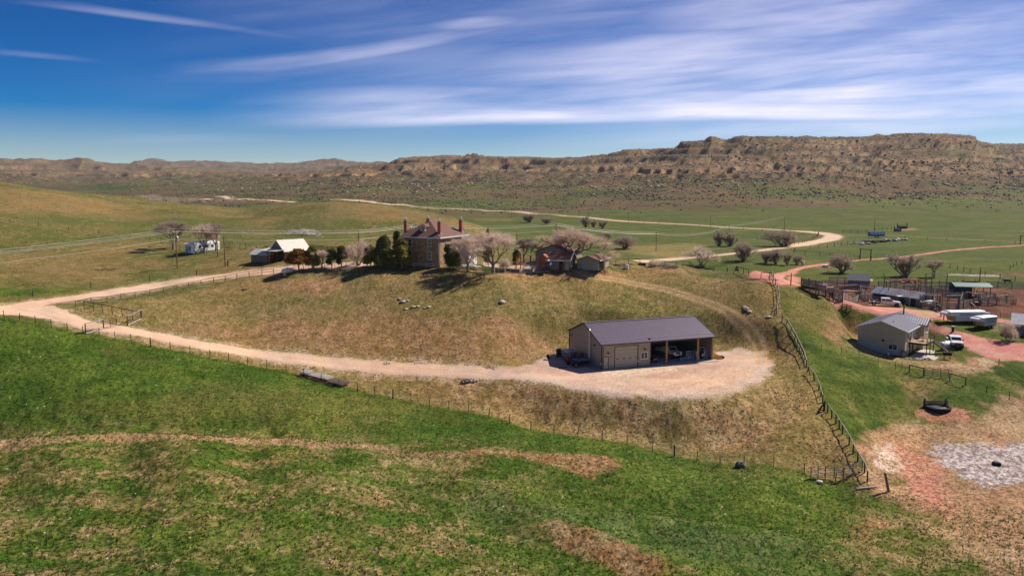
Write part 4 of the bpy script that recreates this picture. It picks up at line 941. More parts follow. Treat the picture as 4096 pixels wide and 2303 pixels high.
# ================================================================== fences
_posts = {}
def post_mesh(h, w, m, key, steel=False):
    k = (round(h, 2), round(w, 3), key)
    if k not in _posts:
        mb = MB()
        if steel: mb.box(-w/2, w/2, -w/8, w/8, -.3, h).box(-w/8, w/8, -w/2, w/2, -.3, h)
        else: mb.tube((0, 0, -.4), (0, 0, h), w / 2, w / 2.2, 6)
        o = mb.build('post', m); me = o.data; bpy.data.objects.remove(o); _posts[k] = me
    return _posts[k]
def resample(w, step):
    o = [w[0]]; acc = 0
    for a, b in zip(w, w[1:]):
        L = (Vector(b[:2]) - Vector(a[:2])).length; n = max(1, round(L / step))
        for i in range(1, n + 1): o.append(tuple(a[j] + (b[j] - a[j]) * i / n for j in range(2)))
    return o
FR = random.Random(5)
def fence(name, label, cat, pts, step, h, rails, pm, rm, pw=.12, rw=.07, steel=False, world=False, group=None, lean=.03, jit=0., wire=False, sag=0., rail_parts=True, big=None):
    w = [tuple(p[:2]) for p in pts] if world else [tuple(G(*p)[:2]) for p in pts]
    P_ = resample(w, step); org = Vector((P_[0][0], P_[0][1], hz(*P_[0])))
    o = empty(name, org, 0, label, cat, group); tops = []
    for i, (x, y) in enumerate(P_):
        z = hz(x, y); hh = h * (1 + FR.uniform(-jit, jit)); isbig = big and i % big == 0
        me = post_mesh(h * 1.12 if isbig else h, pw * (2.2 if isbig else 1), pm if not isbig else m_darkwood, 'b' if isbig else name, steel and not isbig)
        c = bpy.data.objects.new('post', me); COL.objects.link(c); c.parent = o; c.location = Vector((x, y, z)) - org
        c.rotation_euler = (FR.gauss(0, lean), FR.gauss(0, lean), FR.uniform(0, 6)); c.scale = (1, 1, hh / h); tops.append((x, y, z))
    for rh in rails:
        mb = MB()
        for a, b in zip(tops, tops[1:]):
            p = Vector(a) - org + Vector((0, 0, rh)); q = Vector(b) - org + Vector((0, 0, rh))
            if wire: mb.tube(p, q, rw, rw, 3, False)
            else: mb.bar(p, q, rw * .5, rw)
        mb.build('wire' if wire else 'rail', rm, o, fixn=False)
    return o
m_wire = mat('fence_wire', (.16,.14,.12), .6, .1, 2, .4)
m_tpost = mat('steel_t_post', (.055,.045,.04), .7, .2, 3)
m_pipe = mat('black_pipe', (.03,.024,.022), .6, .2, 3)
m_silver = mat('weathered_grey_pole', (.42,.37,.31), .85, .25, 4, bmp=.2)
m_brownpost = mat('brown_post', (.12,.08,.055), .9, .3, 4)

fence('wire_fence', 'long barbed wire fence on thin steel posts along the lower green meadow', 'fence', FENCE_A[1:13], 3.3, 1.4, (.35, .7, 1.1), m_tpost, m_wire, .10, .010, True, wire=True, lean=.04, big=13)
fence('rail_fence', 'long weathered single rail fence running down the slope east of the machine shed', 'fence', [(3084,1104),(3110,1160),(3118,1212),(3106,1256)], 2.6, 1.35, (1.3, .55), m_brownpost, m_silver, .19, .13)
fence('rail_fence', 'middle stretch of the weathered rail fence between machine shed and beige house', 'fence', [(3128,1285),(3147,1299),(3163,1330),(3180,1358),(3200,1400),(3219,1444),(3225,1470)], 2.3, 1.35, (1.3, .3), m_brownpost, m_silver, .21, .14)
fence('rail_fence', 'short sagging stretch of rail fence just above the diagonal brace', 'fence', [(3228,1490),(3240,1500),(3258,1522),(3275,1560),(3290,1612)], 2.3, 1.3, (1.25,), m_brownpost, m_silver, .21, .14, lean=.09)
fence('rail_fence', 'lower stretch of rail fence leading down to the corner gate panels', 'fence', [(3310,1650),(3344,1693),(3370,1735),(3396,1778),(3430,1845),(3458,1890),(3470,1925)], 1.9, 1.35, (1.3,), m_brownpost, m_silver, .21, .14)
br = empty('fence_brace', G(3296, 1645), R(20), 'dark diagonal fence brace standing between two stretches of rail fence', 'fence brace')
MB().bar((0,0,0),(0,0,1.6),.2).build('post', m_darkwood, br); MB().bar((-1.2,0,0),(0,0,1.3),.16).build('brace', m_darkwood, br); MB().bar((-1.1,0,.25),(0,0,.3),.12).build('rail', m_darkwood, br)
fence('road_fence', 'dark pipe fence following the upper dirt road toward the house', 'fence', [(303,1228),(365,1213),(430,1208),(485,1198),(542,1190),(600,1182),(655,1170),(705,1160),(755,1150),(805,1141),(855,1130),(902,1124),(948,1114),(998,1106),(1048,1100),(1095,1095)], 3.6, 1.2, (1.12, .6), m_greywood, m_darkwood, .17, .10)
fence('pen_fence', 'black single rail pen fence on the grass beside the road fork', 'fence', [(337,1238),(375,1246),(412,1254),(450,1260),(490,1268),(530,1276),(566,1278)], 2.2, 1.7, (1.65,), m_brownpost, m_pipe, .14, .12)
def wing(label, pa, pb, h=1.75):
    a, b = G(*pa), G(*pb); o = empty('wing_fence', a, 0, label, 'fence'); d = b - a
    for t in (0, 1): MB().tube(d * t + Vector((0,0,-.3)), d * t + Vector((0,0,h)), .11, .10, 8).build('post', m_brownpost, o)
    MB().bar(Vector((0,0,h)), d + Vector((0,0,h)), .2, .14).build('top_rail', m_galv, o)
    MB().bar(Vector((0,0,.12)), d + Vector((0,0,.12)), .2, .16).build('bottom_rail', m_silver, o)
    for k in range(4): MB().bar(Vector((0,0,.45 + k * .3)), d + Vector((0,0,.45 + k * .3)), .05, .05).build('rail', m_dark, o)
wing('silver topped wing fence on the near side of the dirt lane gate', (343,1336), (415,1316)); wing('silver topped wing fence closing the black pen beside the lane', (511,1302), (567,1276))
gt = empty('lane_gate', G(415, 1316), 0, 'open black pipe gate across the dirt lane below the fork', 'gate'); d = G(468, 1306) - G(415, 1316)
for k in range(5): MB().bar(Vector((0,0,.3 + k * .28)), d + Vector((0,0,.3 + k * .28)), .05).build('rail', m_pipe, gt)
for t in (0, .5, 1): MB().bar(d * t + Vector((0,0,.2)), d * t + Vector((0,0,1.5)), .07).build('upright', m_pipe, gt)
def gate_panel(label, pa, pb, h=1.45, n=5, m=None, ups=3, name='gate_panel', cat='gate panel', group=None, world=False):
    a, b = (pa, pb) if world else (G(*pa), G(*pb)); m = m or m_pipe; o = empty(name, a, 0, label, cat, group); d = b - a
    mb = MB()
    for k in range(n): mb.tube(Vector((0,0,.2 + k * (h - .25) / (n - 1))), d + Vector((0,0,.2 + k * (h - .25) / (n - 1))), .04, .04, 5)
    mb.build('rails', m, o, fixn=False)
    for t in range(ups): q = d * (t / (ups - 1)); MB().tube(q, q + Vector((0,0,h + .05)), .06, .06, 5).build('upright', m, o)
    return o
m_panel = mat('galvanised_panel', (.30,.26,.22), .5, .15, 3, .4)
gate_panel('left pipe gate panel at the fence corner by the pond', (3243,1912), (3300,1914), m=m_panel); gate_panel('second pipe gate panel along the corner wire fence', (3300,1914), (3372,1912), m=m_panel)
gate_panel('pipe gate panel tilted up against the end of the rail fence', (3374,1912), (3448,1884), m=m_panel)
# hilltop pipe fence
fence('hilltop_fence', 'black pipe fence along the top of the rise behind the scrap piles', 'fence', [(2464,1062),(2513,1055),(2560,1058),(2610,1060),(2660,1066),(2705,1068),(2757,1068),(2857,1078),(2908,1079),(2953,1091),(2994,1102)], 3.4, 1.35, (1.3,), m_pipe, m_pipe, .13, .11)
fence('pipe_gate_fence', 'short black pipe fence at the top corner of the long rail fence', 'fence', [(3043,1114),(3078,1116),(3092,1130)], 2.8, 1.4, (1.35,), m_pipe, m_pipe, .14, .12)
# yard fences
fence('orchard_fence', 'low grey post fence in front of the junipers west of the house', 'fence', [(1172,1083),(1214,1079),(1255,1074),(1297,1071),(1340,1069),(1385,1066),(1427,1064),(1470,1062),(1516,1063)], 3.4, 1.15, (1.0, .6), m_silver, m_silver, .15, .05)
fence('white_rail_fence', 'pale two rail fence along the shaded foot of the stone house', 'fence', [(1545,1065),(1562,1064),(1610,1068),(1657,1071),(1705,1074),(1756,1077)], 2.7, 1.25, (1.15, .65), m_silver, m_silver, .2, .13)
fence('lawn_fence', 'low grey rail fence round the lawn under the big bare tree', 'fence', [(1781,1079),(1803,1080),(1848,1085),(1878,1086),(1906,1090),(1959,1093),(1995,1093),(2040,1092),(2090,1090),(2118,1090)], 2.9, 1.15, (1.05,), m_silver, m_silver, .12, .08)
fence('lawn_curb', 'long pale timber curb at the foot of the lawn fence', 'curb', [(1830,1085),(1900,1092),(1960,1096),(2060,1093),(2130,1091),(2200,1088)], 4., .16, (.12,), m_silver, m_silver, .14, .2)
fence('deck_fence', 'rust red pipe fence around the gravel play yard', 'fence', [(2128,1089),(2168,1088),(2212,1088),(2247,1085),(2263,1083)], 2.6, 1.4, (1.35, .15), m_redwood, m_redwood, .15, .12)
fence('gravel_fence', 'black wire mesh fence behind the lawn and along the gravel court', 'fence', [(1930,1068),(1955,1070),(1997,1073),(2036,1076),(2060,1080),(2092,1084),(2125,1088)], 2.6, 1.35, (1.3, .1), m_pipe, m_pipe, .1, .09)
fence('corral_gate_fence', 'dark plank fence behind the chestnut horse', 'fence', [(2300,1082),(2350,1083)], 2.8, 1.5, (1.4, .5, .15), m_greywood, m_pipe, .2, .12)
fence('board_fence', 'dark board corral fence behind the junipers and the barn', 'fence', [(1215,1000),(1250,1001),(1290,1004),(1330,1008),(1370,1012),(1385,1013)], 2.6, 1.5, (1.4, 1.05, .7, .35), m_darkwood, m_darkwood, .18, .16)
# roadside and far fences
fence('roadside_posts', 'sparse dark post fence north of the upper dirt road', 'fence', [(131,1184),(364,1152),(600,1125),(786,1100),(975,1072)], 14, 1.25, (1.0, .6), m_darkwood, m_wire, .2, .008, wire=True)
fence('slope_fence', 'wire fence crossing the green slope left of the mobile home', 'fence', [(40,892),(155,905),(275,922),(395,935),(520,950),(600,958),(645,965),(720,1005)], 13, 1.3, (1.1, .7), m_darkwood, m_wire, .16, .01, wire=True)
far_g = 'wire fences beside the far dirt road'
fence('field_fence', 'post and wire fence on the uphill side of the far dirt road', 'fence', [(2060,838),(2200,850),(2400,868),(2640,884),(2850,897),(3000,905),(3200,918)], 18, 1.4, (1.2,), m_darkwood, m_wire, .2, .02, wire=True)
fence('field_fence', 'post and wire fence on the near side of the far dirt road', 'fence', [(2200,862),(2330,875),(2520,886),(2700,900),(2900,914),(3050,925),(3180,931),(3260,936)], 18, 1.4, (1.2,), m_darkwood, m_wire, .2, .02, wire=True)
fence('bend_fence', 'curved post fence inside the bend of the pale road', 'fence', [(3275,936),(3268,948),(3245,960),(3210,972),(3178,980),(3100,988),(3060,992)], 5, 1.5, (1.3, .8), m_darkwood, m_wire, .2, .015, wire=True)
fence('pasture_fence', 'dark pole fence outside the lower bend of the pale road', 'fence', [(3175,1010),(3220,1017),(3280,1022),(3320,1026),(3360,1028),(3400,1030),(3436,1036)], 5, 1.6, (1.4, 1.0, .6), m_darkwood, m_greywood, .2, .08)
fence('pasture_fence', 'straight fence between the tall pole gate and the marsh corner', 'fence', [(3484,1042),(3560,1047),(3640,1053),(3700,1062),(3770,1066),(3830,1080),(3880,1092),(3940,1104),(4000,1116),(4060,1125),(4140,1138)], 5, 1.6, (1.4, 1.0, .6), m_darkwood, m_wire, .2, .015, wire=True)
fence('pasture_fence', 'post fence from the scrap yard to the bend of the road', 'fence', [(3180,1003),(3240,996),(3310,990),(3365,982),(3415,972)], 8, 1.6, (1.3, .7), m_darkwood, m_wire, .22, .015, wire=True)
fence('pasture_fence', 'long level fence beside the upper ranch track on the right', 'fence', [(3620,952),(3710,958),(3785,963),(3940,970),(4060,976),(4200,984)], 12, 1.5, (1.3, .8), m_darkwood, m_wire, .2, .02, wire=True)
fence('stock_fence', 'pole fence line with loading gates above the scrap yard', 'fence', [(3370,932),(3400,934),(3430,933),(3465,931),(3500,927),(3530,924),(3565,920)], 7, 2., (1.6, .9), m_darkwood, m_darkwood, .22, .1)
fence('marsh_fence', 'low fence at the right edge beyond the black cow', 'fence', [(4040,1075),(4065,1062),(4130,1050)], 6, 1.5, (1.2,), m_darkwood, m_wire, .2, .015, wire=True)
# yard of the beige house
fence('yard_fence', 'thin wire fence with steel posts across the green below the beige house', 'fence', [(3178,1395),(3215,1392),(3285,1405),(3364,1420),(3436,1435),(3512,1455),(3580,1475),(3607,1478)], 7, 1.4, (1.1,), m_tpost, m_wire, .08, .01, wire=True, steel=True)
fence('brace_fence', 'heavy wooden brace panel left of the small yard gate', 'fence', [(3637,1488),(3694,1503)], 3., 1.45, (1.3,), m_greywood, m_greywood, .24, .18)
gate_panel('wire field gate between two wooden brace panels', (3699,1502), (3793,1512), m=m_panel, ups=4)
fence('brace_fence', 'heavy wooden brace panel right of the small yard gate', 'fence', [(3799,1523), (3861,1541)], 3., 1.45, (1.3,), m_greywood, m_greywood, .24, .18)
for px, py, l in ((3946,1570,'lone dark steel post standing in the green below the yard gate'), (4036,1597,'thin stake at the edge of the tan reeds'), (3995,1462,'thin steel post between red dirt and grass at the right')):
    o = empty('fence_post', G(px, py), 0, l, 'post'); MB().tube((0,0,-.3),(0,0,1.25),.06,.05,6).build('post', m_darkwood, o)
po = empty('old_post', G(3557, 1965), 0, 'tall tilted weathered post standing alone near the pond', 'post'); MB().tube((0,0,-.3),(-.65,0,2.3),.17,.15,9).build('shaft', m_greywood, po); MB().tube((-.62,0,2.25),(-.66,.0,2.36),.13,.1,9).build('split_top', m_darkwood, po)
lg = empty('fallen_log', G(3465, 1955) , R(8), 'pale fallen post lying flat below the fence corner', 'log'); MB().tube((-1.3,0,.12),(1.3,.1,.16),.13,.11,8).build('log', m_silver, lg); MB().tube((1.25,.1,.16),(1.4,.12,.17),.09,.05,8).build('broken_end', m_greywood, lg)

# ================================================================== utility poles and lines
m_pole = mat('pole_timber', (.20,.105,.05), .85, .2, 3, grain=(4, 4, .5))
m_line = mat('cable', (.50,.48,.44), .5, .05, 1, .3)
def pole(label, p, h, r=.15, arm=True, yaw=0., can=False, group='utility poles'):
    o = empty('utility_pole', p, yaw, label, 'utility pole', group)
    MB().tube((0,0,-.5),(0,0,h),r,r*.7,8).build('pole', m_pole, o)
    if arm:
        MB().bar((-1.2,0,h-.7),(1.2,0,h-.7),.12,.14).build('crossarm', m_greywood, o)
        for x in (-1.1, .55, 1.1): MB().lathe([(.05,0),(.08,.06),(.05,.12),(.02,.2)],(x,0,h-.63),6).build('insulator', m_galv, o)
    if can: MB().lathe([(.3,0),(.32,.05),(.32,1.1),(.2,1.25)],(.45,0,h-3.2),12).build('transformer', m_galv, o)
    return o
def stand_h(px, py, pyt): 
    p = G(px, py); a, t = azt(px, pyt); return p, t * p.y + CZ - p.z
PL = []
for l, px, py, pyt, arm, can in (('tall brown utility pole with a transformer left of the mobile home', 710, 1074, 914, True, True), ('slim utility pole right of the mobile home beside a bare tree', 871, 1028, 911, False, False), ('tall utility pole nearer the red door shed with a post at its foot', 901, 1066, 945, False, False)):
    p, h = stand_h(px, py, pyt); pole(l, p, h, arm=arm, can=can, yaw=R(70)); PL.append((p, h))
def pole_at(label, px, pyt, Y, h, arm=True, yaw=0.):
    q = UP(px, pyt, Y); g_ = hz(q.x, q.y); p = Vector((q.x, q.y, g_)); pole(label, p, q.z - g_, .15, arm, yaw); PL.append((p, q.z - g_)); return p, q.z - g_
pA = PL[0]
pB = pole_at('utility pole rising behind the round bare tree west of the house', 1434, 921, 215, 11, True, R(60)); pC = pole_at('utility pole hidden to its top by the stone house roof', 1663, 896, 235, 11, True, R(60))
pD = pole_at('utility pole standing just behind the spreading tree by the garage', 2225, 893, 262, 10, True, R(50))
p, h = stand_h(2624, 1006, 929); pole('utility pole in the tan reed field right of the spreading shrub', p, h, yaw=R(40)); pE = (p, h)
pF = pole_at('utility pole behind the twin upright willows', 2917, 901, 430, 10, True, R(30))
p, h = stand_h(3137, 924, 865); pole('utility pole behind the rounded willow inside the road bend', p, h, yaw=R(20)); pG = (p, h)
p, h = stand_h(3497, 928, 872); pole('utility pole above the blue stock trailer', p, h, arm=False); pH = (p, h)
for i, (px, py, pyt) in enumerate(((2047,866,832),(2248,878,842),(2513,893,848),(2841,915,860))):
    p, h = stand_h(px, py, pyt); pole(('first','second','third','fourth')[i] + ' slim pole from the left on the near side of the far dirt road', p, h, .13)
for i, (px, py, pyt) in enumerate(((1438,806,794),(1565,824,806),(1710,836,812),(1875,846,818))):
    p, h = stand_h(px, py, pyt); pole('distant ' + ('leftmost','second','third','rightmost')[i] + ' pole of the four above the round hill', p, h, .16)
p, h = stand_h(2068, 1048, 932); o = pole('bare grey pole in the yard behind the two bare lawn trees', p, h, .13, False)
def hang(label, pa, pb, offs, sagk=.012, r=.018, group='power lines'):
    """the conductors of one span"""
    o = None
    A, B = pa[0] + Vector((0,0,pa[1])), pb[0] + Vector((0,0,pb[1])); o = empty('power_line', A, 0, label, 'power line', group); L = (B - A).length
    for (dz, dx) in offs:
        a = Vector((dx, 0, dz)); b = B - A + Vector((dx, 0, dz)); pts = []
        for i in range(15):
            f = i / 14; q = a + (b - a) * f; q.z -= 4 * sagk * L * f * (1 - f); pts.append(q)
        MB().path(pts, r, 4).build('wire', m_line, o, fixn=False)
OF = ((0, 0), (-.6, -1.0), (-.72, 1.0), (-2.6, 0))
west = UP(-900, 1075, 118); wp = (Vector((west.x, west.y, west.z - 10)), 10.)
hang('four cables rising from the left edge to the transformer pole', wp, pA, OF, .010, .028)
hang('four cables between the transformer pole and the pole by the round tree', pA, pB, OF, .008, .022)
hang('cables between the round tree pole and the pole behind the house', pB, pC, OF, .008, .022)
hang('cables passing from behind the house to the pole by the garage tree', pC, pD, OF, .016, .022)
hang('cables between the garage tree pole and the reed field pole', pD, pE, OF[:3], .016, .022)
hang('cables between the reed field pole and the willow pole', pE, pF, OF[:3], .018, .024)
hang('cables between the willow pole and the road bend pole', pF, pG, OF[:3], .018, .026)
hang('cables between the road bend pole and the stock trailer pole', pG, pH, OF[:2], .018, .026)
hang('short service cable between the two poles by the mobile home', PL[1], PL[2], ((-1.2, 0),), .02, .018)

# ================================================================== trees
m_twig = leafmat('pinkish_twigs', (.80,.65,.54), .15, 1.5, .5)
m_twig2 = leafmat('tan_twigs', (.74,.58,.46), .15, 1.5, .5)
m_twigd = leafmat('grey_brown_twigs', (.52,.42,.33), .2, 1.5, .5)
m_bark = mat('grey_bark', (.26,.19,.15), .95, .3, 3, bmp=.4)
m_jun = leafmat('juniper_foliage', (.28,.255,.07), .4, 1.6, .35)
m_junb = leafmat('bronze_juniper_foliage', (.34,.17,.05), .4, 1.6, .35)
m_jund = leafmat('dark_juniper_foliage', (.16,.18,.058), .4, 1.6, .35)
def bare_proto(name, seed, h, stems, spread, r0, twigm, up=.35, depth=4, twl=.10, ntw=9, trunk=.22, tw=.012):
    """leafless tree: parts trunk (limbs) and crown (twigs)"""
    rng = random.Random(seed); limb = MB(); tw_ = MB()
    def twig(p, d, L):
        q = p + d * L; s = d.cross(Vector((rng.uniform(-1,1), rng.uniform(-1,1), rng.uniform(-1,1))))
        if s.length < 1e-3: return
        s.normalize(); w = tw * h * .12; s2 = s.cross(d).normalized() * w; s *= w
        tw_.add([p - s, p + s, q], [(0,1,2)]); tw_.add([p - s2, p + s2, q], [(0,1,2)])
    def grow(p, d, L, r, k):
        n = 2; pts = [p]; dd = d.copy()
        for i in range(n):
            dd = (dd + Vector((rng.gauss(0,.16), rng.gauss(0,.16), rng.gauss(0,.10) + .05))).normalized(); p = p + dd * (L / n)
            pts.append(p)
            rr0 = r * (1 - .35 * i / n); rr1 = r * (1 - .35 * (i + 1) / n); limb.tube(pts[-2], p, rr0, rr1, 5 if k > 2 else 3, False)
            if k <= 2:
                for _ in range(ntw // 2):
                    v = (dd + Vector((rng.gauss(0,.7), rng.gauss(0,.7), rng.gauss(0,.6)))).normalized(); twig(p - dd * rng.uniform(0, L / n), v, h * twl * rng.uniform(.5, 1.2))
        if k == 0:
            for _ in range(ntw):
                v = (dd + Vector((rng.gauss(0,.5), rng.gauss(0,.5), rng.gauss(0,.4)))).normalized(); twig(p, v, h * twl * rng.uniform(.6, 1.3))
            return
        nb = 3 if k > 1 else 4
        for j in range(nb):
            a = rng.uniform(0, 6.28); side = dd.cross(Vector((math.cos(a), math.sin(a), .3))).normalized()
            v = (dd * (1.0 - .15) + side * rng.uniform(.35, .85) * spread + Vector((0, 0, up * .5))).normalized()
            grow(p - dd * (L * rng.uniform(0, .4) if j else 0), v, L * rng.uniform(.62, .86), r * .58, k - 1)
    if stems == 1:
        t = h * trunk; limb.tube((0,0,-.4), (0,0,t*.5), r0*1.3, r0, 8, False); limb.tube((0,0,t*.5), (.05,0,t), r0, r0*.85, 8, False)
        for j in range(4):
            a = j * 1.6 + rng.uniform(-.4,.4); v = Vector((math.cos(a) * spread * .75, math.sin(a) * spread * .75, 1)).normalized() if j else Vector((.1,.05,1)).normalized()
            grow(Vector((0,0,t * rng.uniform(.8,1))), v, h * .27, r0 * .6, depth - 1)
    else:
        for j in range(stems):
            a = j * 6.28 / stems + rng.uniform(-.5,.5); rr = rng.uniform(.05,.3) * spread * h * .2; sp_ = rng.uniform(.2, 1.) * spread
            v = Vector((math.cos(a) * sp_, math.sin(a) * sp_, 1)).normalized(); grow(Vector((math.cos(a) * rr, math.sin(a) * rr, -.2)), v, h * .34 * rng.uniform(.55, 1.05), r0 * rng.uniform(.4, 1), depth - 1)
    top = max(v[2] for v in tw_.v); k = h / top
    for m_ in (limb, tw_): m_.v = [(x * k, y * k, z * k) for x, y, z in m_.v]
    e = empty(name, (0, -50, 0)); limb.build('trunk', m_bark, e, fixn=False); tw_.build('crown', twigm, e, fixn=False)
    e['w'] = 2 * sorted(abs(v[0]) for v in tw_.v)[int(len(tw_.v) * .97)]; e['h'] = h
    return e
BT = {
 'tree': bare_proto('bare_tree', 1, 9., 1, .95, .30, m_twig, .25, 5, .12, 10, .20),
 'treetall': bare_proto('bare_tree', 2, 9., 1, .6, .24, m_twigd, .5, 5, .11, 9, .25),
 'round': bare_proto('bare_tree', 3, 8., 7, .85, .17, m_twig, .3, 4, .15, 12, .1),
 'wide': bare_proto('bare_tree', 4, 8., 1, 1.15, .32, m_twig2, .15, 5, .13, 10, .16),
 'vase': bare_proto('willow_clump', 5, 7., 11, .62, .20, m_twigd, .6, 4, .09, 7, .1, .02),
 'vase2': bare_proto('willow_clump', 6, 7., 13, .95, .20, m_twigd, .5, 4, .10, 8, .1, .02),
 'upright': bare_proto('willow_clump', 7, 8., 10, .38, .24, m_twigd, .9, 4, .07, 6, .1, .02),
 'shrub': bare_proto('bare_shrub', 8, 4., 12, 1.1, .07, m_twig, .4, 4, .16, 6, .1, .016),
}
used_proto = {}
def put_bare(kind, label, px, py, pyt, wpx=None, cat='bare tree', group=None, Y=None, rz=None):
    pr = BT[kind]
    p = G(px, py) if Y is None else AT(px, Y, py)
    _, t = azt(px, pyt); h = t * p.y + CZ - p.z
    o = pr if kind not in used_proto else copy_tree(pr)
    used_proto[kind] = 1
    sz = h / pr['h']; sx = sz if not wpx else (wpx / FPX * p.y) / pr['w']
    sx = min(max(sx, sz * .5), sz * 2.2)
    place_on(o, p, FR.uniform(0, 6.28) if rz is None else rz, (sx, sx, sz)); tag(o, label, cat, group); return o
W = 'leafless trees and willow clumps'
L_ = [
 ('treetall','bare spreading tree left of the transformer pole and mobile home',693,998,874,100),
 ('tree','bare tree in front of the right end of the mobile home',818,1012,884,80),
 ('treetall','pale barked bare tree beside the slim pole right of the mobile home',864,1006,880,66),
 ('tree','small pinkish bare tree among junipers east of the barn',1288,1072,993,74),
 ('round','large rounded pinkish bare tree between dark junipers west of the house',1434,1062,940,140),
 ('tree','bare tree with dark trunk close to the right wall of the stone house',1871,1090,922,115),
 ('tree','biggest pinkish bare tree with thick leaning trunk on the lawn',1972,1092,912,165),
 ('shrub','small pale bare sapling on the lawn beside the biggest bare tree',2020,1080,1025,60),
 ('treetall','thin bare tree behind the yard pole left of the garage',2095,1048,938,60),
 ('treetall','sparse dark branched tree leaning beside the garage gable',2122,1046,962,62),
 ('wide','very wide pinkish bare tree spreading above the garage roof',2290,1040,897,188),
 ('treetall','narrow dark bare tree left of the wide flat shrub',2425,986,924,44),
 ('vase2','wide low dark branched clump at the left edge of the reed field',2500,994,935,112),
 ('vase','dark bare clump leftmost of the far pair by the dirt road',2118,889,851,66),
 ('vase','bare clump right of the far dirt road pair, denser and lower',2183,897,866,56),
 ('upright','taller bare tree of the far group of three beside the dirt road',2343,911,853,36),
 ('vase','middle bare clump of the far group of three',2374,910,878,34),
 ('vase','right bare clump of the far group of three',2412,913,878,48),
 ('upright','dense upright dark willow on the left of the twin willows',2876,984,909,46),
 ('upright','looser upright dark willow on the right of the twin willows',2920,984,917,60),
 ('round','rounded pink bare shrub tree behind the hilltop scrap piles',2805,1062,970,128),
 ('vase2','bare willow clump just below the pale road, right of the pink shrub',2975,1042,960,96),
 ('vase2','broad rounded willow clump inside the bend of the pale road',3136,985,912,128),
 ('vase','left willow of the group below the pale road',3062,1052,1000,62),
 ('vase2','middle and tallest willow of the group below the pale road',3102,1057,988,62),
 ('vase','right willow of the group below the pale road',3150,1060,1005,42),
 ('vase2','smaller willow beside the group below the pale road',3186,1058,1015,40),
 ('shrub','tiny bare bush at the right end of the willow group',3210,1061,1036,22),
 ('vase2','large open bare willow beside the red dirt lane',3368,1091,1006,104),
 ('vase','big pinkish willow behind the red spoil heap',3622,1106,1008,122),
 ('treetall','pale bare tree behind the tall pole frame right of the big willow',3736,1111,1034,66),
 ('shrub','dense purplish bare bush beside the corner shed at the right',4032,1362,1270,84),
]
for k, l, px, py, pyt, wpx in L_: put_bare(k, l, px, py, pyt, wpx, group=W)
# creek-side brush, far upstream
br_ = MB(); rr = random.Random(4)
for i in range(90):
    px = rr.choice([rr.uniform(590, 700), rr.uniform(690, 800), rr.uniform(800, 990)]); p = G(px, rr.uniform(800, 812) if px > 660 else rr.uniform(797, 804), 250)
    for j in range(14):
        a = rr.uniform(0, 6.28); h = rr.uniform(1.5, 4.); v = Vector((math.cos(a) * rr.uniform(.2, 1.6), math.sin(a) * rr.uniform(.2, 1.6), h)); s = Vector((.12, 0, 0)); b_ = p + Vector((rr.uniform(-1.5,1.5), rr.uniform(-1.5,1.5), 0))
        br_.add([b_ - s, b_ + s, b_ + v], [(0,1,2)]); br_.add([b_ + v * .5 - s, b_ + v * .5 + s, b_ + v * .9 + Vector((rr.uniform(-1,1), 0, rr.uniform(-.5,.5)))], [(0,1,2)])
tag(br_.build('creek_brush', m_twigd, fixn=False), 'thin line of leafless brush along the far creek', 'brush', kind='stuff')

def juniper_proto(seed, h, w, m, trunk=.9, n=2600):
    rng = random.Random(seed); cr = MB(); lobes = []
    for i in range(16):
        f = rng.random(); a = rng.uniform(0, 6.28); z = trunk + (h - trunk) * (.1 + .85 * f); rad = w / 2 * math.sqrt(max(.05, 1 - (max(0, f - .25) / .78) ** 2)) * rng.uniform(.35, .8)
        lobes.append((Vector((math.cos(a) * rad, math.sin(a) * rad, z)), rng.uniform(.18, .30) * w * (1.1 - .5 * f)))
    lobes.append((Vector((0, 0, h * .9)), w * .16)); lobes.append((Vector((0, 0, h * .55)), w * .33))
    for i in range(n):
        c, r_ = rng.choice(lobes); d = Vector((rng.gauss(0,1), rng.gauss(0,1), rng.gauss(0,1.1))).normalized(); p = c + d * r_ * rng.uniform(.7, 1.12)
        s = rng.uniform(.10, .22) * (w / 3.5); u = d.cross(Vector((rng.uniform(-1,1), rng.uniform(-1,1), rng.uniform(-1,1)))).normalized() * s; v = d.cross(u).normalized() * s
        tip = p + (d * .8 + Vector((0,0,.6))) * s * 1.6
        cr.add([p - u, p + u, tip], [(0,1,2)]); cr.add([p - v, p + v, tip], [(0,1,2)])
    for c, r_ in lobes: cr.ico(c, r_ * .72, 1, .15, rng=rng)
    e = empty('juniper', (0, -50, 0)); cr.build('crown', m, e, fixn=False); e['h'] = h; e['w'] = w
    tk = MB().tube((0,0,-.4), (.1,0,h*.35), .16, .11, 7, False); tk.tube((.02,0,.6), (.5,.2,h*.4), .09, .05, 5, False); tk.tube((.02,0,.5), (-.5,-.2,h*.42), .09, .05, 5, False); tk.build('trunk', m_bark, e)
    return e
JT = {'olive': juniper_proto(1, 6, 4, m_jun), 'dark': juniper_proto(2, 5, 3, m_jund), 'bronze': juniper_proto(3, 5, 4.2, m_junb, 1.2), 'dome': juniper_proto(4, 5, 4, m_jund, .5), 'olive2': juniper_proto(9, 6, 3.6, m_jun, .7)}
uj = {}
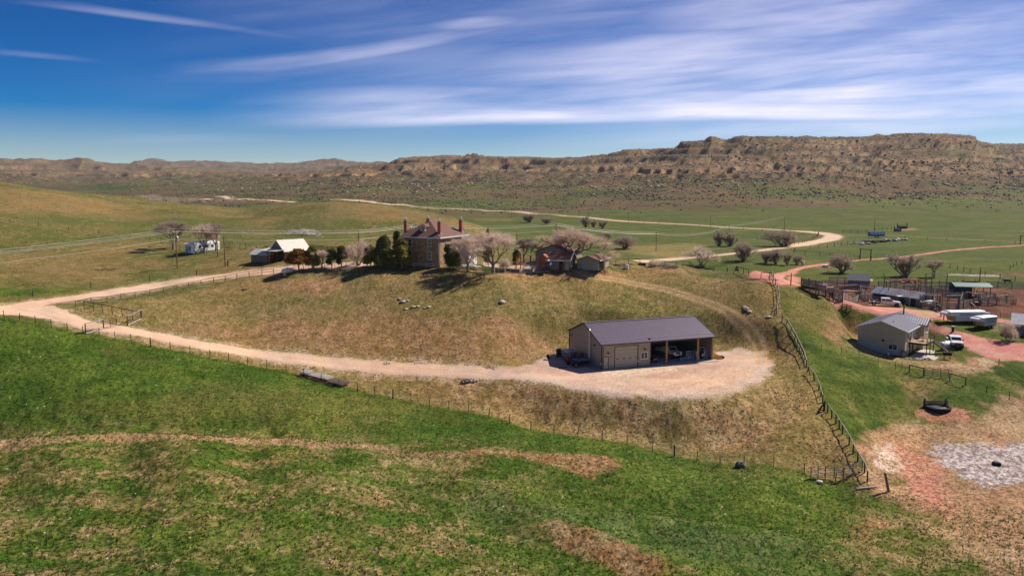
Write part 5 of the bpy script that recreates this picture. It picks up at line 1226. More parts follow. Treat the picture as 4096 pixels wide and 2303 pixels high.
for k, l, px, py, pyt, wpx in [
 ('bronze','bronze brown juniper leftmost of the row beside the barn',1195,1083,1003,82),('olive','green juniper just right of the bronze juniper',1252,1076,990,50),
 ('dark','dark juniper with thin trunks in the middle of the row',1328,1072,999,44),('dark','second dark juniper left of the big rounded bare tree',1366,1071,988,40),
 ('olive','small olive juniper right of the big rounded bare tree',1484,1066,986,58),('dome','large dark green juniper left of the olive juniper by the house',1536,1073,952,66),
 ('olive2','tall olive juniper standing against the left corner of the stone house',1606,1074,956,72),('dark','narrow dark juniper peeking behind the olive juniper',1590,1062,930,34),
 ('dome','dark dome shaped juniper in front of the right house wall',1802,1076,984,62),('olive2','juniper top showing behind the biggest bare tree',1952,1062,918,32),('dark','dark juniper right of the biggest bare tree',2066,1060,992,30)]:
    p = G(px, py); _, t = azt(px, pyt); h = t * p.y + CZ - p.z; o = JT[k] if k not in uj else copy_tree(JT[k]); uj[k] = 1
    sx = 1.1 * (wpx / FPX * p.y) / JT[k]['w']; place_on(o, p, FR.uniform(0, 6), (sx, sx, h / JT[k]['h'])); tag(o, l, 'juniper', 'junipers beside the stone house')
# ================================================================== east yard
m_beige = wavemat('beige_lap_siding', (.60,.455,.29), (.53,.40,.255), 2, .2, .7, 0, .35, .15, .07)
m_slate = mat('blue_grey_roof', (.085,.080,.118), .75, .12, 2)
m_ribsilver = wavemat('silver_ribbed_roof', (.55,.55,.58), (.22,.22,.25), 0, .45, .4, .4, .8, .3, .06)
m_greymetal = mat('dull_blue_grey_sheet', (.20,.21,.23), .6, .2, 1.2, .2, dirt=(.12,.10,.09))
m_tinroof = mat('tin_roof', (.36,.38,.40), .45, .12, 1.5, .3, dirt=(.33,.17,.12), dirt_scale=.35)
m_greyshing = mat('grey_shingle', (.17,.17,.175), .9, .25, 3)
m_greenroof = mat('teal_metal_roof', (.05,.115,.09), .45, .1, 2, .2); m_greenwall = mat('dark_green_sheet', (.012,.045,.035), .6, .15, 2)
m_plank = mat('grey_planks', (.33,.28,.235), .9, .3, 3, grain=(3, 3, .6), bmp=.2)
m_corral = mat('corral_rails', (.19,.145,.115), .9, .3, 3, bmp=.2)

c_ = G(3617, 1425); c_.z = CZ - 29.95; by = R(-42)
bl = left_of(c_, 8.4, by)
bh = empty('beige_house', bl, by, 'beige two level house with blue grey roof, side deck and stair', 'house')
BH_, BL_, BR_ = 4.85, 14.6, 1.45
wl = MB().prism([(0, -1), (8.4, -1), (8.4, BH_), (4.2, BH_ + BR_), (0, BH_)], 0, BL_, 'y'); wl.build('wall', m_beige, bh)
MB().box(-.03, 8.43, -.035, -.002, -1, .75).build('foundation', m_concrete, bh)
MB().box(-.03, 3.6, -.045, -.036, .75, 1.9).build('foundation_panel', m_concrete, bh)
M_ = Matrix.Translation((8.4, 0, 0)) @ Matrix.Rotation(math.pi / 2, 4, 'Z')
rf = gable_roof(BL_, 8.4, BH_, BR_, .45, .12).xf(M_).build('roof', m_slate, bh)
kk = BR_ / 4.2
MB().bar((8.88, -.5, BH_ - kk*.45), (4.2, -.5, BH_ + BR_ + .03), .08, .22).bar((-.48, -.5, BH_ - kk*.45), (4.2, -.5, BH_ + BR_ + .03), .08, .22).bar((8.9, -.5, BH_ - kk*.45 + .02), (8.9, BL_ + .45, BH_ - kk*.45 + .02), .1, .2).build('fascia', m_trimw, rf)
MB().box(8.401, 9.5, 9.0, 12.6, -1, BH_ + .1).build('bay_wing', m_beige, bh)
M2 = Matrix.Translation((4.6, 10.8, 0))
wing_r = MB()
for sgn_ in (-1, 1): wing_r.slab(*((( 5.4, 0, BH_ + 1.15), (-.4, 0, BH_ + 1.2), (-.4, sgn_ * 2.2, BH_ + .12), (5.4, sgn_ * 2.2, BH_ + .08)) if sgn_ > 0 else ((-.4, 0, BH_ + 1.2), (5.4, 0, BH_ + 1.15), (5.4, -2.2, BH_ + .08), (-.4, -2.2, BH_ + .12))), .08)
wing_r.xf(M2).build('bay_roof', wavemat('silver_ribbed_bay_roof', (.50,.50,.53), (.30,.30,.33), 0, .45, .4, .4, .6, .3, .06), bh)
MB().prism([(9.0, BH_ + .1), (12.6, BH_ + .1), (10.8, BH_ + 1.05)], 9.42, 9.495, 'x').build('bay_gable', m_beige, bh)
st_ = MB().tube((4.9, 12.2, BH_ + .9), (4.9, 12.2, BH_ + 2.9), .13, .13, 10).lathe([(.2, 0), (.22, .2), (.05, .3)], (4.9, 12.2, BH_ + 2.9), 10); st_.build('stove_pipe', m_dark, rf)
for x, y in ((1.4, 5.5), (2.0, 6.0), (2.9, 4.2), (5.6, 2.2)): MB().tube((x, y, BH_ + .3), (x, y, BH_ + BR_ * (1 - abs(x - 4.2) / 4.2) + .45), .07).build('vent_pipe', m_galv, rf)
window(bh, 6.35, 1.1, 1.45, .95, bars=0); MB().box(6.32, 6.38, -.06, -.021, 1.1, 2.05).build('window_mullion', m_trimw, bh)
for y, z, w_, h_ in ((1.5, 3.1, 1.3, 1.35), (10.8, 3.3, 1.5, 1.5)): window(bh, y, z, w_, h_, 'right', 8.4 if y < 9 else 9.5, bars=2)
window(bh, 7.7, 3.0, .9, 1.6, 'right', 8.4); window(bh, 2.4, .6, .9, 1.2, 'right', 8.4)
MB().box(8.402, 8.45, 4.2, 5.2, 2.45, 4.5).build('door', m_trimw, bh); MB().box(8.402, 8.45, 5.4, 6.4, 0, 2.05).build('lower_door', m_dark, bh)
lampo = MB().box(8.402, 8.5, 3.4, 3.6, 2.0, 2.2).tube((8.5,3.5,2.1),(9.1,3.4,2.0),.03).ico((9.15,3.4,1.98),.14,1); lampo.build('yard_lamp', m_trimw, bh)
MB().lathe([(.02,0),(.2,.05),(.24,.1)],(4.6,-.2,2.6),14,'y').build('satellite_dish', m_dark, bh)
# deck with stair
dk = MB().box(8.42, 11.5, 2.6, 8.3, 2.28, 2.4); dk.build('deck_floor', mat('deck_boards', (.40,.26,.15), .8, .2, 3), bh)
MB().box(8.42, 11.58, 2.5, 2.595, 2.1, 2.42).build('deck_beam', m_dark, bh); MB().box(11.505, 11.6, 2.6, 8.3, 2.1, 2.42).build('deck_beam', m_dark, bh)
for x, y in ((11.45, 2.65), (11.45, 5.4), (11.45, 8.2), (8.6, 2.65)): MB().box(x - .06, x + .06, y - .06, y + .06, -.3, 3.4).build('deck_post', m_dark, bh)
for z in (2.75, 3.05, 3.38):
    MB().bar((8.5, 2.55, z), (11.5, 2.55, z), .05, .06).build('railing', m_dark, bh); MB().bar((11.55, 2.6, z), (11.55, 6.6, z), .05, .06).build('railing', m_dark, bh)
stp = MB()
for k in range(11): stp.box(11.65 + k * .3, 11.98 + k * .3, 6.8, 8.0, 2.2 - k * .21 - .05, 2.2 - k * .21)
for y in (6.74, 8.06): stp.bar((11.6, y, 2.3), (15.0, y, -.1), .07, .22)
sto = stp.build('stair', mat('brown_stair', (.12,.08,.06), .8, .2, 3), bh)
for y in (6.7, 8.1): MB().bar((11.6, y, 3.35), (14.9, y, .95), .05, .06).bar((11.6, y, 2.8), (14.9, y, .4), .03, .04).bar((14.9, y, .95), (14.9, y, -.3), .06).bar((13.2, y, 2.2), (13.2, y, -.3), .06).build('handrail', m_dark, sto)
def BHP(x, y): return Vector((bl.x + x * math.cos(by) - y * math.sin(by), bl.y + x * math.sin(by) + y * math.cos(by), c_.z))
def onlocal(fx, x, y, up=0.):
    p = fx(x, y); p.z = max(p.z, hz(p.x, p.y)) + up; return p
tb = empty('patio_table', BHP(10.2, 5.2) + Vector((0,0,2.42)), 0, 'round dark patio table on the deck of the beige house', 'table')
MB().lathe([(.6,.7),(.6,.75)],(0,0,0),16).build('tabletop', m_rust, tb); MB().lathe([(.35,0),(.06,.05),(.06,.7)],(0,0,0),10).build('pedestal', m_dark, tb)
ps = empty('patio_slab', BHP(9.2, .8), by, 'pale concrete patio slab under the deck of the beige house', 'slab'); MB().box(0, 4.2, -.6, 8.8, -.15, .06).build('slab', m_concrete, ps)
ac = empty('window_well', BHP(8.0, -.7), by, 'brown framed window well box at the near corner of the beige house', 'box'); MB().box(0, .9, 0, .08, -.2, 1.1).box(.0, .08, 0, .65, -.2, 1.1).box(.82,.9,0,.65,-.2,1.1).box(0,.9,.6,.66,-.2,1.1).build('frame', mat('brown_frame', (.11,.075,.045), .8, .2, 3), ac); MB().box(.1,.8,-.02,.0,0,.95).build('panel', m_tan_gable, ac)
rng = random.Random(12)
def rocks(label, pts_or_c, n, spread, size, m, name='rock_pile', cat='rock pile', flat=.6, Y=None, mound=0., group=None):
    p = pts_or_c if isinstance(pts_or_c, Vector) else G(*pts_or_c); o = empty(name, p, 0, label, cat, group); mb = MB()
    for i in range(n):
        x, y = rng.gauss(0, spread[0] * .5), rng.gauss(0, spread[1] * .5); s = size * rng.uniform(.5, 1.4); d = math.exp(-(x / spread[0]) ** 2 - (y / spread[1]) ** 2)
        mb.ico((x, y, hz(p.x + x, p.y + y) - p.z + s * .2 + mound * d * rng.uniform(.3, 1)), s, 1, .22, (1, rng.uniform(.6, 1), flat * rng.uniform(.7, 1.2)), rng)
    mb.build('stones', m, o, fixn=False); return o
m_rocks = mat('pale_sandstone', (.58,.48,.37), .9, .3, 2, bmp=.3); m_redrock = mat('red_rock', (.50,.19,.14), .95, .35, 3, bmp=.3); m_darkrock = mat('grey_boulder', (.17,.15,.125), .9, .4, 2, bmp=.5)
m_mixrock = mat('mottled_rubble', (.46,.33,.27), .9, .5, 3, bmp=.3)
rocks('low border of red and pale rocks in front of the patio', BHP(10.6, -1.2), 46, (2.4, .8), .22, m_mixrock, 'rock_border', 'rocks')
bb = empty('smoker_grill', G(3788, 1437), R(-10), 'black barrel smoker grill on the dirt in front of the white pickup', 'grill')
MB().tube((-.65,0,1.05),(.65,0,1.05),.33,.33,14).build('barrel', m_black, bb); MB().box(-1.05,-.66,-.25,.25,.95,1.0).box(.66,1.05,-.25,.25,.95,1.0).build('side_shelf', m_dark, bb)
for x in (-.5,.5):
    for y in (-.22,.22): MB().bar((x,y,0),(x,y,.85),.06).build('leg', m_dark, bb)
MB().tube((.4,0,1.3),(.4,0,1.75),.06).build('stack', m_dark, bb)
def tank(label, p, yaw, L=3.2, r=.5, h=.75, m=None):
    o = empty('propane_tank', p, yaw, label, 'propane tank')
    MB().lathe([(.05,-L/2),(r*.55,-L/2+.06),(r*.88,-L/2+.22),(r,-L/2+.42),(r,L/2-.42),(r*.88,L/2-.22),(r*.55,L/2-.06),(.05,L/2)],(0,0,h),18,'x').build('vessel', m or m_white, o, True)
    for x in (-L*.28, L*.28): MB().box(x-.08,x+.08,-.35,.35,-.3,h-r*.7).build('foot', m_concrete, o)
    MB().lathe([(.18,h+r-.03),(.2,h+r+.12),(.08,h+r+.2)],(0,0,0),10).build('valve_dome', m_galv, o); return o
tank('white propane tank beside the stair of the beige house', BHP(12.8, 11.4), R(28), 3.2, .62, 1.15)
tank('white propane tank beside the upper road next to the barn', G(1150, 1096), R(65), 3.2, .55, .8)
tank('white rounded tank lying beyond the mobile home', G(842, 995), R(20), 4.2, .7, 1.0)

# ---------------------------------------------------------------- vehicles
m_carwhite = mat('white_vehicle_paint', (.74,.74,.74), .25, .04, 1, 0, spec=.6, dirt=(.50,.40,.34), dirt_scale=.9)
m_chrome = mat('chrome', (.6,.6,.6), .15, .05, 2, 1.)
m_lamp = mat('headlamp', (.65,.62,.58), .15, .1, 3, .3)
def wheel(parent, x, y, r=.42, w=.28, name='wheel'):
    s = -1 if y < 0 else 1
    o = MB().lathe([(r*.72,-w/2),(r*.96,-w/2+.02),(r,-w/4),(r,w/4),(r*.96,w/2-.02),(r*.72,w/2)],(x,y,r),18,'y').build(name, m_black, parent)
    MB().lathe([(r*.6,y+s*(w/2-.04)),(r*.55,y+s*(w/2+.01)),(r*.15,y+s*(w/2-.0)),(.04,y+s*(w/2+.03))],(x,0,r),12,'y').build('rim', m_galv, o)
def pickup(label, p, yaw, crew=True, guard=True):
    """flatbed pickup; x forward, origin under the middle"""
    o = empty('pickup_truck', p, yaw, label, 'pickup')
    W2 = .98; xs = -.3 if crew else .1
    body = [(3.25,.55),(3.3,.95),(3.15,1.18),(1.75,1.32),(1.05,1.92),(.7,1.98),(xs-.9,1.98),(xs-1.05,1.25),(xs-1.05,.55)]
    MB().prism(body, -W2, W2, 'y').build('body', m_carwhite, o)
    k = MB().slab((1.70,-W2*.86,1.36),(1.70,W2*.86,1.36),(1.12,W2*.78,1.90),(1.12,-W2*.78,1.90),.02); k.build('windshield', m_glass, o)
    for s in (-1, 1):
        y = s * (W2 + .012)
        for a, b in ((.12, 1.42), (xs-.78, .02)):
            if b - a > .35:
                t2 = b - .38 if a > 0 else b; MB().prism([(a,1.30),(b,1.30),(t2,1.84),(a,1.84)], y - .008, y + .008, 'y').build('side_window', m_glass, o)
        MB().box(1.15, 1.35, y - .02, y + s*.26 + .02, 1.28, 1.52).build('mirror', m_dark, o)
        MB().box(3.2, 3.34, s*.62 - .2, s*.62 + .2, .88, 1.08).build('headlight', m_lamp, o)
        MB().lathe([(.52,-.02),(.52,.02)],(2.45,y,.48),16,'y').build('wheel_arch', m_dark, o)
        MB().bar((-.9,y*1.02,.5),(1.9,y*1.02,.5),.12,.06).build('running_board', m_dark, o)
    MB().box(3.26,3.36,-.42,.42,.78,1.08).build('grille', m_dark, o); MB().box(3.30,3.55,-1.0,1.0,.42,.74).build('bumper', m_dark if guard else m_chrome, o)
    if guard:
        gd_ = MB()
        for z in (.8, 1.0, 1.18): gd_.bar((3.6,-.55,z),(3.6,.55,z),.06)
        for y in (-.55, .55): gd_.bar((3.6,y,.5),(3.6,y,1.2),.08)
        gd_.build('grille_guard', m_dark, o)
    for i in range(5): MB().box(.95,1.05,-.5+i*.24,-.44+i*.24,1.97,2.02).build('roof_light', m_lamp, o)
    x1 = xs - 1.12
    MB().box(-3.4, x1, -1.08, 1.08, .92, 1.06).build('flatbed', m_galv, o); MB().box(-3.4, -3.3, -1.08, 1.08, .6, .91).build('tail_board', m_dark, o)
    hr = MB().box(x1 - .06, x1, -1.0, 1.0, 1.07, 1.2)
    for y in (-.95,-.45,0,.45,.95): hr.bar((x1-.03,y,1.1),(x1-.03,y,1.95),.06)
    hr.bar((x1-.03,-1,1.95),(x1-.03,1,1.95),.06).build('headache_rack', m_dark, o)
    MB().box(-2.6, -1.9, -.9, .9, .45, .91).build('side_box', m_dark, o)
    MB().box(-3.2, x1, -.4, .4, .55, .9).build('chassis', m_dark, o)
    for x in (2.45, -2.35 + .6 * 0):
        for y in (-.85, .85): wheel(o, x, y)
    MB().box(3.56,3.58,-.2,.2,.5,.66).build('number_plate', mat('plate_red', (.5,.12,.08), .5, .1, 4), o)
    return o
a_, b_ = G(3789, 1391), G(3846, 1372); d = a_ - b_; mid_ = (a_ + b_) / 2; mid_.z = hz(mid_.x, mid_.y)
pickup('white crew cab flatbed pickup with black grille guard facing the camera', mid_, R(-112))
a_, b_ = G(3590, 1226), G(3488, 1222); d = a_ - b_; mid_ = (a_ + b_) / 2; mid_.z = hz(mid_.x, mid_.y)
o = pickup('dusty white flatbed pickup seen from the side in front of the long tin barn', mid_, math.atan2(d.y, d.x) , crew=False, guard=False)
ld = MB(); rng2 = random.Random(3)
for i in range(9): ld.xf(Matrix()) if False else ld.box(*(lambda x, y: (x, x + rng2.uniform(.2,.6), y, y + rng2.uniform(.2,.4), 1.07, 1.07 + rng2.uniform(.1,.5)))(rng2.uniform(-3.2,-1.7), rng2.uniform(-.9,.5)))
bd = tag(empty('truck_load', mid_, math.atan2(d.y, d.x)), 'loose tools and boxes lying on the flatbed of the dusty pickup', 'cargo'); ld.build('boxes', m_greywood, bd)
def utv(label, p, yaw):
    o = empty('utility_buggy', p, yaw, label, 'utility vehicle')
    MB().prism([(-1.4,.5),(1.4,.5),(1.45,.8),(.6,1.05),(.5,.75),(-.3,.75),(-.35,1.0),(-1.4,1.0)], -.65, .65, 'y').build('body', m_dark, o)
    cg = MB()
    for s in (-.62,.62): cg.bar((.65,s,.95),(.35,s,1.9),.06).bar((-.45,s,.95),(-.4,s,1.9),.06).bar((.35,s,1.9),(-.4,s,1.9),.06)
    cg.build('roll_cage', m_dark, o); MB().box(-.5,.5,-.72,.72,1.93,1.99).build('roof', m_white, o); MB().box(.62,.66,-.6,.6,1.05,1.75).build('windscreen', m_glass, o)
    for x in (.95,-.95):
        for y in (-.62,.62): wheel(o, x, y, .33, .24)
utv('black utility buggy with white roof behind the dusty pickup', G(3596, 1216), R(10))

def stock_trailer(label, p, yaw, L=6.2, slats=False, deep=2.1, neck=2.3):
    """gooseneck trailer: nose toward +x, origin under the middle of the box"""
    o = empty('stock_trailer', p, yaw, label, 'trailer'); H0, H1 = .55, .55 + deep; x0, x1 = -L/2, L/2; W2 = 1.08
    MB().box(x0, x1, -W2, W2, H0, H1).build('box', m_carwhite, o)
    MB().prism([(x1 + .001, H1 - .95), (x1 + neck, H1 - .75), (x1 + neck, H1 - .25), (x1 + neck - .7, H1 - .02), (x1 + .001, H1 - .01)], -W2 + .05, W2 - .05, 'y').build('gooseneck', m_carwhite, o)
    MB().prism([(x1 + .002, H0), (x1 + .5, H0 + .1), (x1 + .9, H1 - .9), (x1 + .002, H1 - .96)], -W2 + .1, W2 - .1, 'y').build('nose_panel', mat('yellowed_panel', (.52,.36,.16), .6, .2, 2), o)
    rfp = [(-W2 - .03, H1), (-W2 + .35, H1 + .16), (W2 - .35, H1 + .16), (W2 + .03, H1)]
    MB().prism(rfp, x0 - .03, x1 + neck - .9, 'x').build('roof', m_white, o)
    for s in (-1, 1):
        y = s * (W2 + .012)
        if slats:
            for k in range(5): MB().box(x0 + .1, x1 - .1, y - .012, y + .012, H0 + .72 + k * .27, H0 + .80 + k * .27).build('slot', m_dark, o)
        else:
            for k in range(3): MB().box(x0 + .5, x1 - .9, y - .012, y + .012, H1 - .72 + k * .18, H1 - .66 + k * .18).build('slot', m_dark, o)
        MB().box(x0 + 1.0, x0 + 3.2, s * (W2 + .02) - .02 if s > 0 else s * (W2 + .02) - .2, s * (W2 + .02) + .2 if s > 0 else s * (W2 + .02) + .02, .78, .86).build('fender', m_white, o)
        for x in (x0 + 1.55, x0 + 2.5): wheel(o, x, s * (W2 + .06), .36, .22)
        MB().box(x0, x1, y - .01, y + .01, H0 - .05, H0 + .1).build('skirt', m_rust, o)
    MB().bar((x1 + neck - .3,0,H1 - .8),(x1 + neck - .3,0,.75),.14).build('coupler', m_dark, o); MB().bar((x1 + .6,-.7,H0 + .1),(x1 + .6,-.7,0),.1).build('jack', m_dark, o)
    if slats: MB().lathe([(.34,-.1),(.38,0),(.34,.1)],(x1 + .75,-W2 - .02,1.55),14,'y').build('spare_wheel', m_black, o)
    return o
a_ = G(3855, 1295); stock_trailer('longer white stock trailer with narrow slots standing behind the shorter one', a_ + Vector((1.2, 1.0, 0)), R(185), 6.6)
a_ = G(3945, 1313); stock_trailer('shorter white slatted stock trailer with a spare wheel on its nose', a_ + Vector((0.4, .8, 0)), R(203), 3.7, True, 1.9, 2.0)
vb = empty('blue_cube_trailer', G(3938, 1284), R(15), 'small blue grey box trailer tucked behind the white stock trailers', 'trailer'); MB().box(-1,1,-.8,.8,.5,1.9).build('box', mat('blue_grey_paint', (.22,.24,.36), .5, .1, 2), vb); wheel(vb, 0, -.85, .3, .2); wheel(vb, 0, .85, .3, .2); MB().bar((1,0,.55),(1.9,0,.5),.08).build('drawbar', m_dark, vb)
pp = empty('meter_post', G(3811, 1326), 0, 'short black post with a white cap beside the red lane', 'post'); MB().box(-.2,.2,-.15,.15,0,1.05).build('post', m_dark, pp); MB().box(-.26,.26,-.2,.2,1.05,1.18).build('cap', m_white, pp)
pp = empty('vent_cap', G(3553, 1422), 0, 'small white capped well pipe in the grass below the beige house', 'pipe'); MB().tube((0,0,-.2),(0,0,.4),.1).build('pipe', m_white, pp); MB().lathe([(.17,.4),(.17,.5),(.08,.56)],(0,0,0),10).build('cap', m_white, pp)

# ---------------------------------------------------------------- corral buildings
c_ = G(3670, 1225); yb = R(-64)
lb = empty('long_tin_barn', left_of(c_, 12.3, yb), yb, 'long low barn with rust streaked tin roof and open black doorway', 'barn')
gable(MB(), 12.3, 4.4, 1.9, 1.25).build('wall', m_greymetal, lb); gable_roof(12.3, 4.4, 1.9, 1.25, .3, .07).build('roof', m_tinroof, lb)
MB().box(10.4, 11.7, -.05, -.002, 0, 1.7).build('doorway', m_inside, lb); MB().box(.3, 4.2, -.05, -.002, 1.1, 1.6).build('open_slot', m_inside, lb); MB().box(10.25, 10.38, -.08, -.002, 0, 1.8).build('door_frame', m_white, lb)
MB().slab((12.35, -.2, 1.35), (13.8, -.2, 1.2), (13.8, 4.4, 1.2), (12.35, 4.4, 1.35), .06).build('lean_roof', m_tinroof, lb); MB().box(12.305, 12.34, 2.6, 3.1, .8, 2.4).build('hatch', m_inside, lb)
MB().tube((3.6, 1.2, 2.3), (3.6, 1.2, 3.6), .08).build('roof_pipe', m_rust, lb)
c_ = G(3475, 1149); yb = R(-29); gs = empty('grey_corral_shed', left_of(c_, 5.2, yb), yb, 'small grey gabled shed with an open front among the corral pens', 'shed')
gable(MB(), 5.2, 4.6, 1.8, 1.5).build('wall', m_greymetal, gs); gable_roof(5.2, 4.6, 1.8, 1.5, .25, .07).build('roof', m_greyshing, gs); MB().box(5.202, 5.25, .4, 4.0, 0, 1.75).build('doorway', m_inside, gs); MB().slab((5.25, -.3, 1.95), (6.0, -.3, 1.75), (6.0, 4.7, 1.75), (5.25, 4.7, 1.95), .06).build('canopy', m_plank, gs)
c_ = G(3878, 1192); yb = R(-12); gs = empty('green_loafing_shed', left_of(c_, 3.3, yb), yb, 'dark green metal shed with teal roof and canopy in the corral', 'shed')
MB().box(0, 3.8, 0, 4.5, 0, 2.9).build('wall', m_greenwall, gs)
gable_roof(8.2, 5.0, 2.9, .7, .25, .07).build('roof', m_greenroof, gs)
for x, y in ((8.0, .2), (8.0, 4.5), (5.9, 4.5)): MB().box(x - .07, x + .07, y - .07, y + .07, -.2, 2.9).build('post', m_greenwall, gs)
c_ = G(4075, 1338); yb = R(-35); gs = empty('corner_shed', c_ + Vector((-1.2, .4, 0)), yb, 'grey shed with pale tin roof cut off by the right edge behind the purplish bush', 'shed')
gable(MB(), 9, 5.0, 2.3, 1.7).build('wall', m_greymetal, gs); gable_roof(9, 5.0, 2.3, 1.7, .3, .08).build('roof', mat('pale_tin_roof', (.50,.50,.50), .5, .12, 1.5, .2), gs)

# ---------------------------------------------------------------- pens
CG = 'weathered pole corral pens'
def pen(label, pts, rails=(.3, .65, 1.0, 1.35, 1.65), step=2.6, h=1.9, group=CG, name='corral_fence'):
    return fence(name, label, 'corral fence', [R5(*p) for p in pts], step, h, rails, m_corral, m_plank, .22, .17, jit=.12, lean=.03, group=group)
pen('corral fence climbing from the loading chute to the fuel tanks', [(290,272),(360,290),(420,322),(560,398)])
pen('front corral fence between the fuel tanks and the long tin barn', [(600,402),(700,408),(860,402),(1010,395)])
pen('back corral fence left of the small grey shed', [(560,205),(640,208),(720,210),(810,222)])
pen('corral fence running level between chute and grey shed', [(330,262),(420,250),(520,248),(640,245),(810,252)])
pen('corral fence crossing the left pens below the grey shed', [(410,292),(520,296),(600,300),(720,300),(850,296),(1030,300)])
pen('cross fence between the left pens below the level fence', [(600,300),(600,355),(700,400)])
pen('cross fence right of the tall beam gate in the left pens', [(880,300),(900,350),(960,392)])
pen('back corral fence from the grey shed past the long tin barn', [(1070,262),(1150,262),(1240,268),(1330,274),(1450,280),(1560,270)])
pen('back corral fence below the tall pole frame', [(1560,262),(1700,262),(1850,264),(1960,266)])
pen('far right corral fence behind the green shed', [(2190,258),(2300,262),(2450,266),(2600,266),(2800,268)], step=3.4)
pen('middle corral fence just right of the long tin barn roof', [(1400,318),(1500,330),(1640,338),(1760,345),(1900,352)])
pen('upper pen fence between middle fence and green shed', [(1480,300),(1600,302),(1720,306),(1880,312)])
pen('lower pen fence left of the green shed', [(1560,378),(1680,385),(1800,392),(1960,398)])
pen('front corral fence right of the long tin barn doorway', [(1520,470),(1600,478),(1700,492),(1800,492),(1890,488)])
pen('front corral fence behind the brown and white horse', [(1900,486),(1990,462),(2100,440),(2200,442),(2290,446)])
pen('cross fence near the grey horse', [(1650,345),(1640,410),(1650,480)]); pen('cross fence left of the brown and white horse', [(1940,352),(1930,410),(1900,482)]); pen('cross fence beyond the dark horse', [(2150,360),(2140,400),(2130,440)])
pen('right pen fence between green shed and round pen', [(2080,365),(2180,375),(2280,385)])
fence('lot_fence', 'thin wire fence between the brown lot and the trailers', 'fence', [R5(*p) for p in ((1950,478),(2100,510),(2190,540),(2330,572),(2450,590),(2620,620))], 3.6, 1.3, (1.1,), m_tpost, m_wire, .1, .012, wire=True)
fence('stub_fence', 'low plank fence stub on the green bank above the red yard', 'fence', [R5(*p) for p in ((690,478),(740,486),(785,498))], 2.4, 1.2, (1.0,.5), m_darkwood, m_darkwood, .2, .14)
def beam_gate(label, x0, y0, x1, y1, by0, h=None, pale=True):
    a, b = G(*R5(x0 + 8, by0)), G(*R5(x1 - 8, by0 + (y1 - y0))); _, t = azt(*R5(x0, y0)); top = t * a.y + CZ - a.z
    o = empty('beam_gate', a, 0, label, 'gate frame', 'tall pole gate frames in the corral'); d = b - a; n = Vector((d.x, d.y, 0)).normalized()
    for q in (Vector(), d): MB().tube(q + Vector((0,0,-.3)), Vector((q.x, q.y, q.z + top)), .13, .12, 7).build('post', m_corral, o)
    MB().bar(Vector((0,0,top + .06)) - n * .4, d + Vector((0,0,top + .06)) + n * .4, .24, .16).build('beam', m_silver if pale else m_corral, o)
for i, (g_, l) in enumerate((((285,172,328,172,262),'short beam gate nearest the chute ramp at far left'),((348,182,390,180,266),'second short beam gate beside the chute'),((412,192,458,190,275),'third short beam gate beside the chute'),
  ((415,208,575,208,296),'long dark beam gate below the three short ones'),((725,240,840,230,332),'beam gate left of the grey shed corner'),((690,287,850,285,402),'lowest beam gate left of the dusty pickup'),((885,253,1040,265,335),'beam gate directly below the grey shed'),
  ((1180,180,1265,178,262),'beam gate left of the red spoil heap'),((1230,283,1335,282,325),'short pale beam gate at the roof of the long barn'),((1325,243,1480,258,318),'dark double beam gate above the long barn roof'),((1425,240,1575,250,318),'dark beam gate overlapping the double one'),
  ((1485,330,1700,345,470),'beam gate beside the open doorway of the long barn'),((1700,312,1960,320,420),'longest beam gate left of the green shed'),((1770,345,1910,342,490),'pale beam gate in the front right corral fence'),((1975,308,2110,325,400),'beam gate in front of the green shed'),((2055,325,2150,318,436),'short pale beam gate beside the brown and white horse'),
  ((2285,350,2400,340,436),'beam gate over the green round pen'),((1545,110,1780,112,258),'very tall and wide pole frame behind the pens'))):
    beam_gate(l, *g_, pale=i not in (3, 9, 10, 12))
for i, (x, y0, y1, l) in enumerate(((163,108,236,'dark bare pole on the red dirt left of the loading chute'),(1118,130,382,'tall dark pole standing before the long barn roof'),(1612,92,322,'tall grey pole inside the very tall frame'),(1716,300,560,'tall dark pole at the red yard edge left of the trailers'),(2113,45,238,'tall pole behind the green shed'))):
    p = G(*R5(x, y1)); _, t = azt(*R5(x, y0)); pole(l, p, t * p.y + CZ - p.z, .14, False, group='bare yard poles')
# loading chute
lc = empty('loading_chute', G(*R5(270, 268)), R(-25), 'dark plank loading chute ramp at the left end of the corral', 'loading chute')
MB().prism([(0,0),(0,.9),(4.3,.15),(4.3,0)], -.6, .6, 'y').build('ramp', m_darkwood, lc)
for s in (-.7, .7):
    mb = MB()
    for k in range(4): mb.bar((0,s,1.15 + k*.34),(4.3,s,.45 + k*.34),.05,.13)
    for x in (0,1.5,2.9,4.2): mb.bar((x,s,0),(x,s,2.5 - x*.14),.15)
    mb.build('plank_side', m_corral, lc)
for i, (x, y) in enumerate(((487, 352), (555, 378))):
    ft = empty('fuel_tank', G(*R5(x, y)), R(-30 + i * 12), ('left' if i == 0 else 'right') + ' of two rusty pink fuel barrels on legs in front of the corral', 'fuel tank', 'fuel tanks')
    MB().lathe([(.1,-.9),(.6,-.85),(.62,.85),(.1,.9)],(0,0,2.1),14,'x').build('barrel', mat('faded_pink_tank', (.46,.27,.23), .7, .2, 2, dirt=(.2,.08,.05)), ft)
    for a in (-.7,.7):
        for b in (-.5,.5): MB().bar((a,b*1.2,0),(a,b*.7,1.7),.08).build('leg', m_dark, ft)
rp = empty('round_pen', G(*R5(2385, 440)), 0, 'green tubular panel pen at the right end of the corral', 'pen')
m_grn = mat('green_panel_paint', (.05,.14,.08), .6, .2, 3)
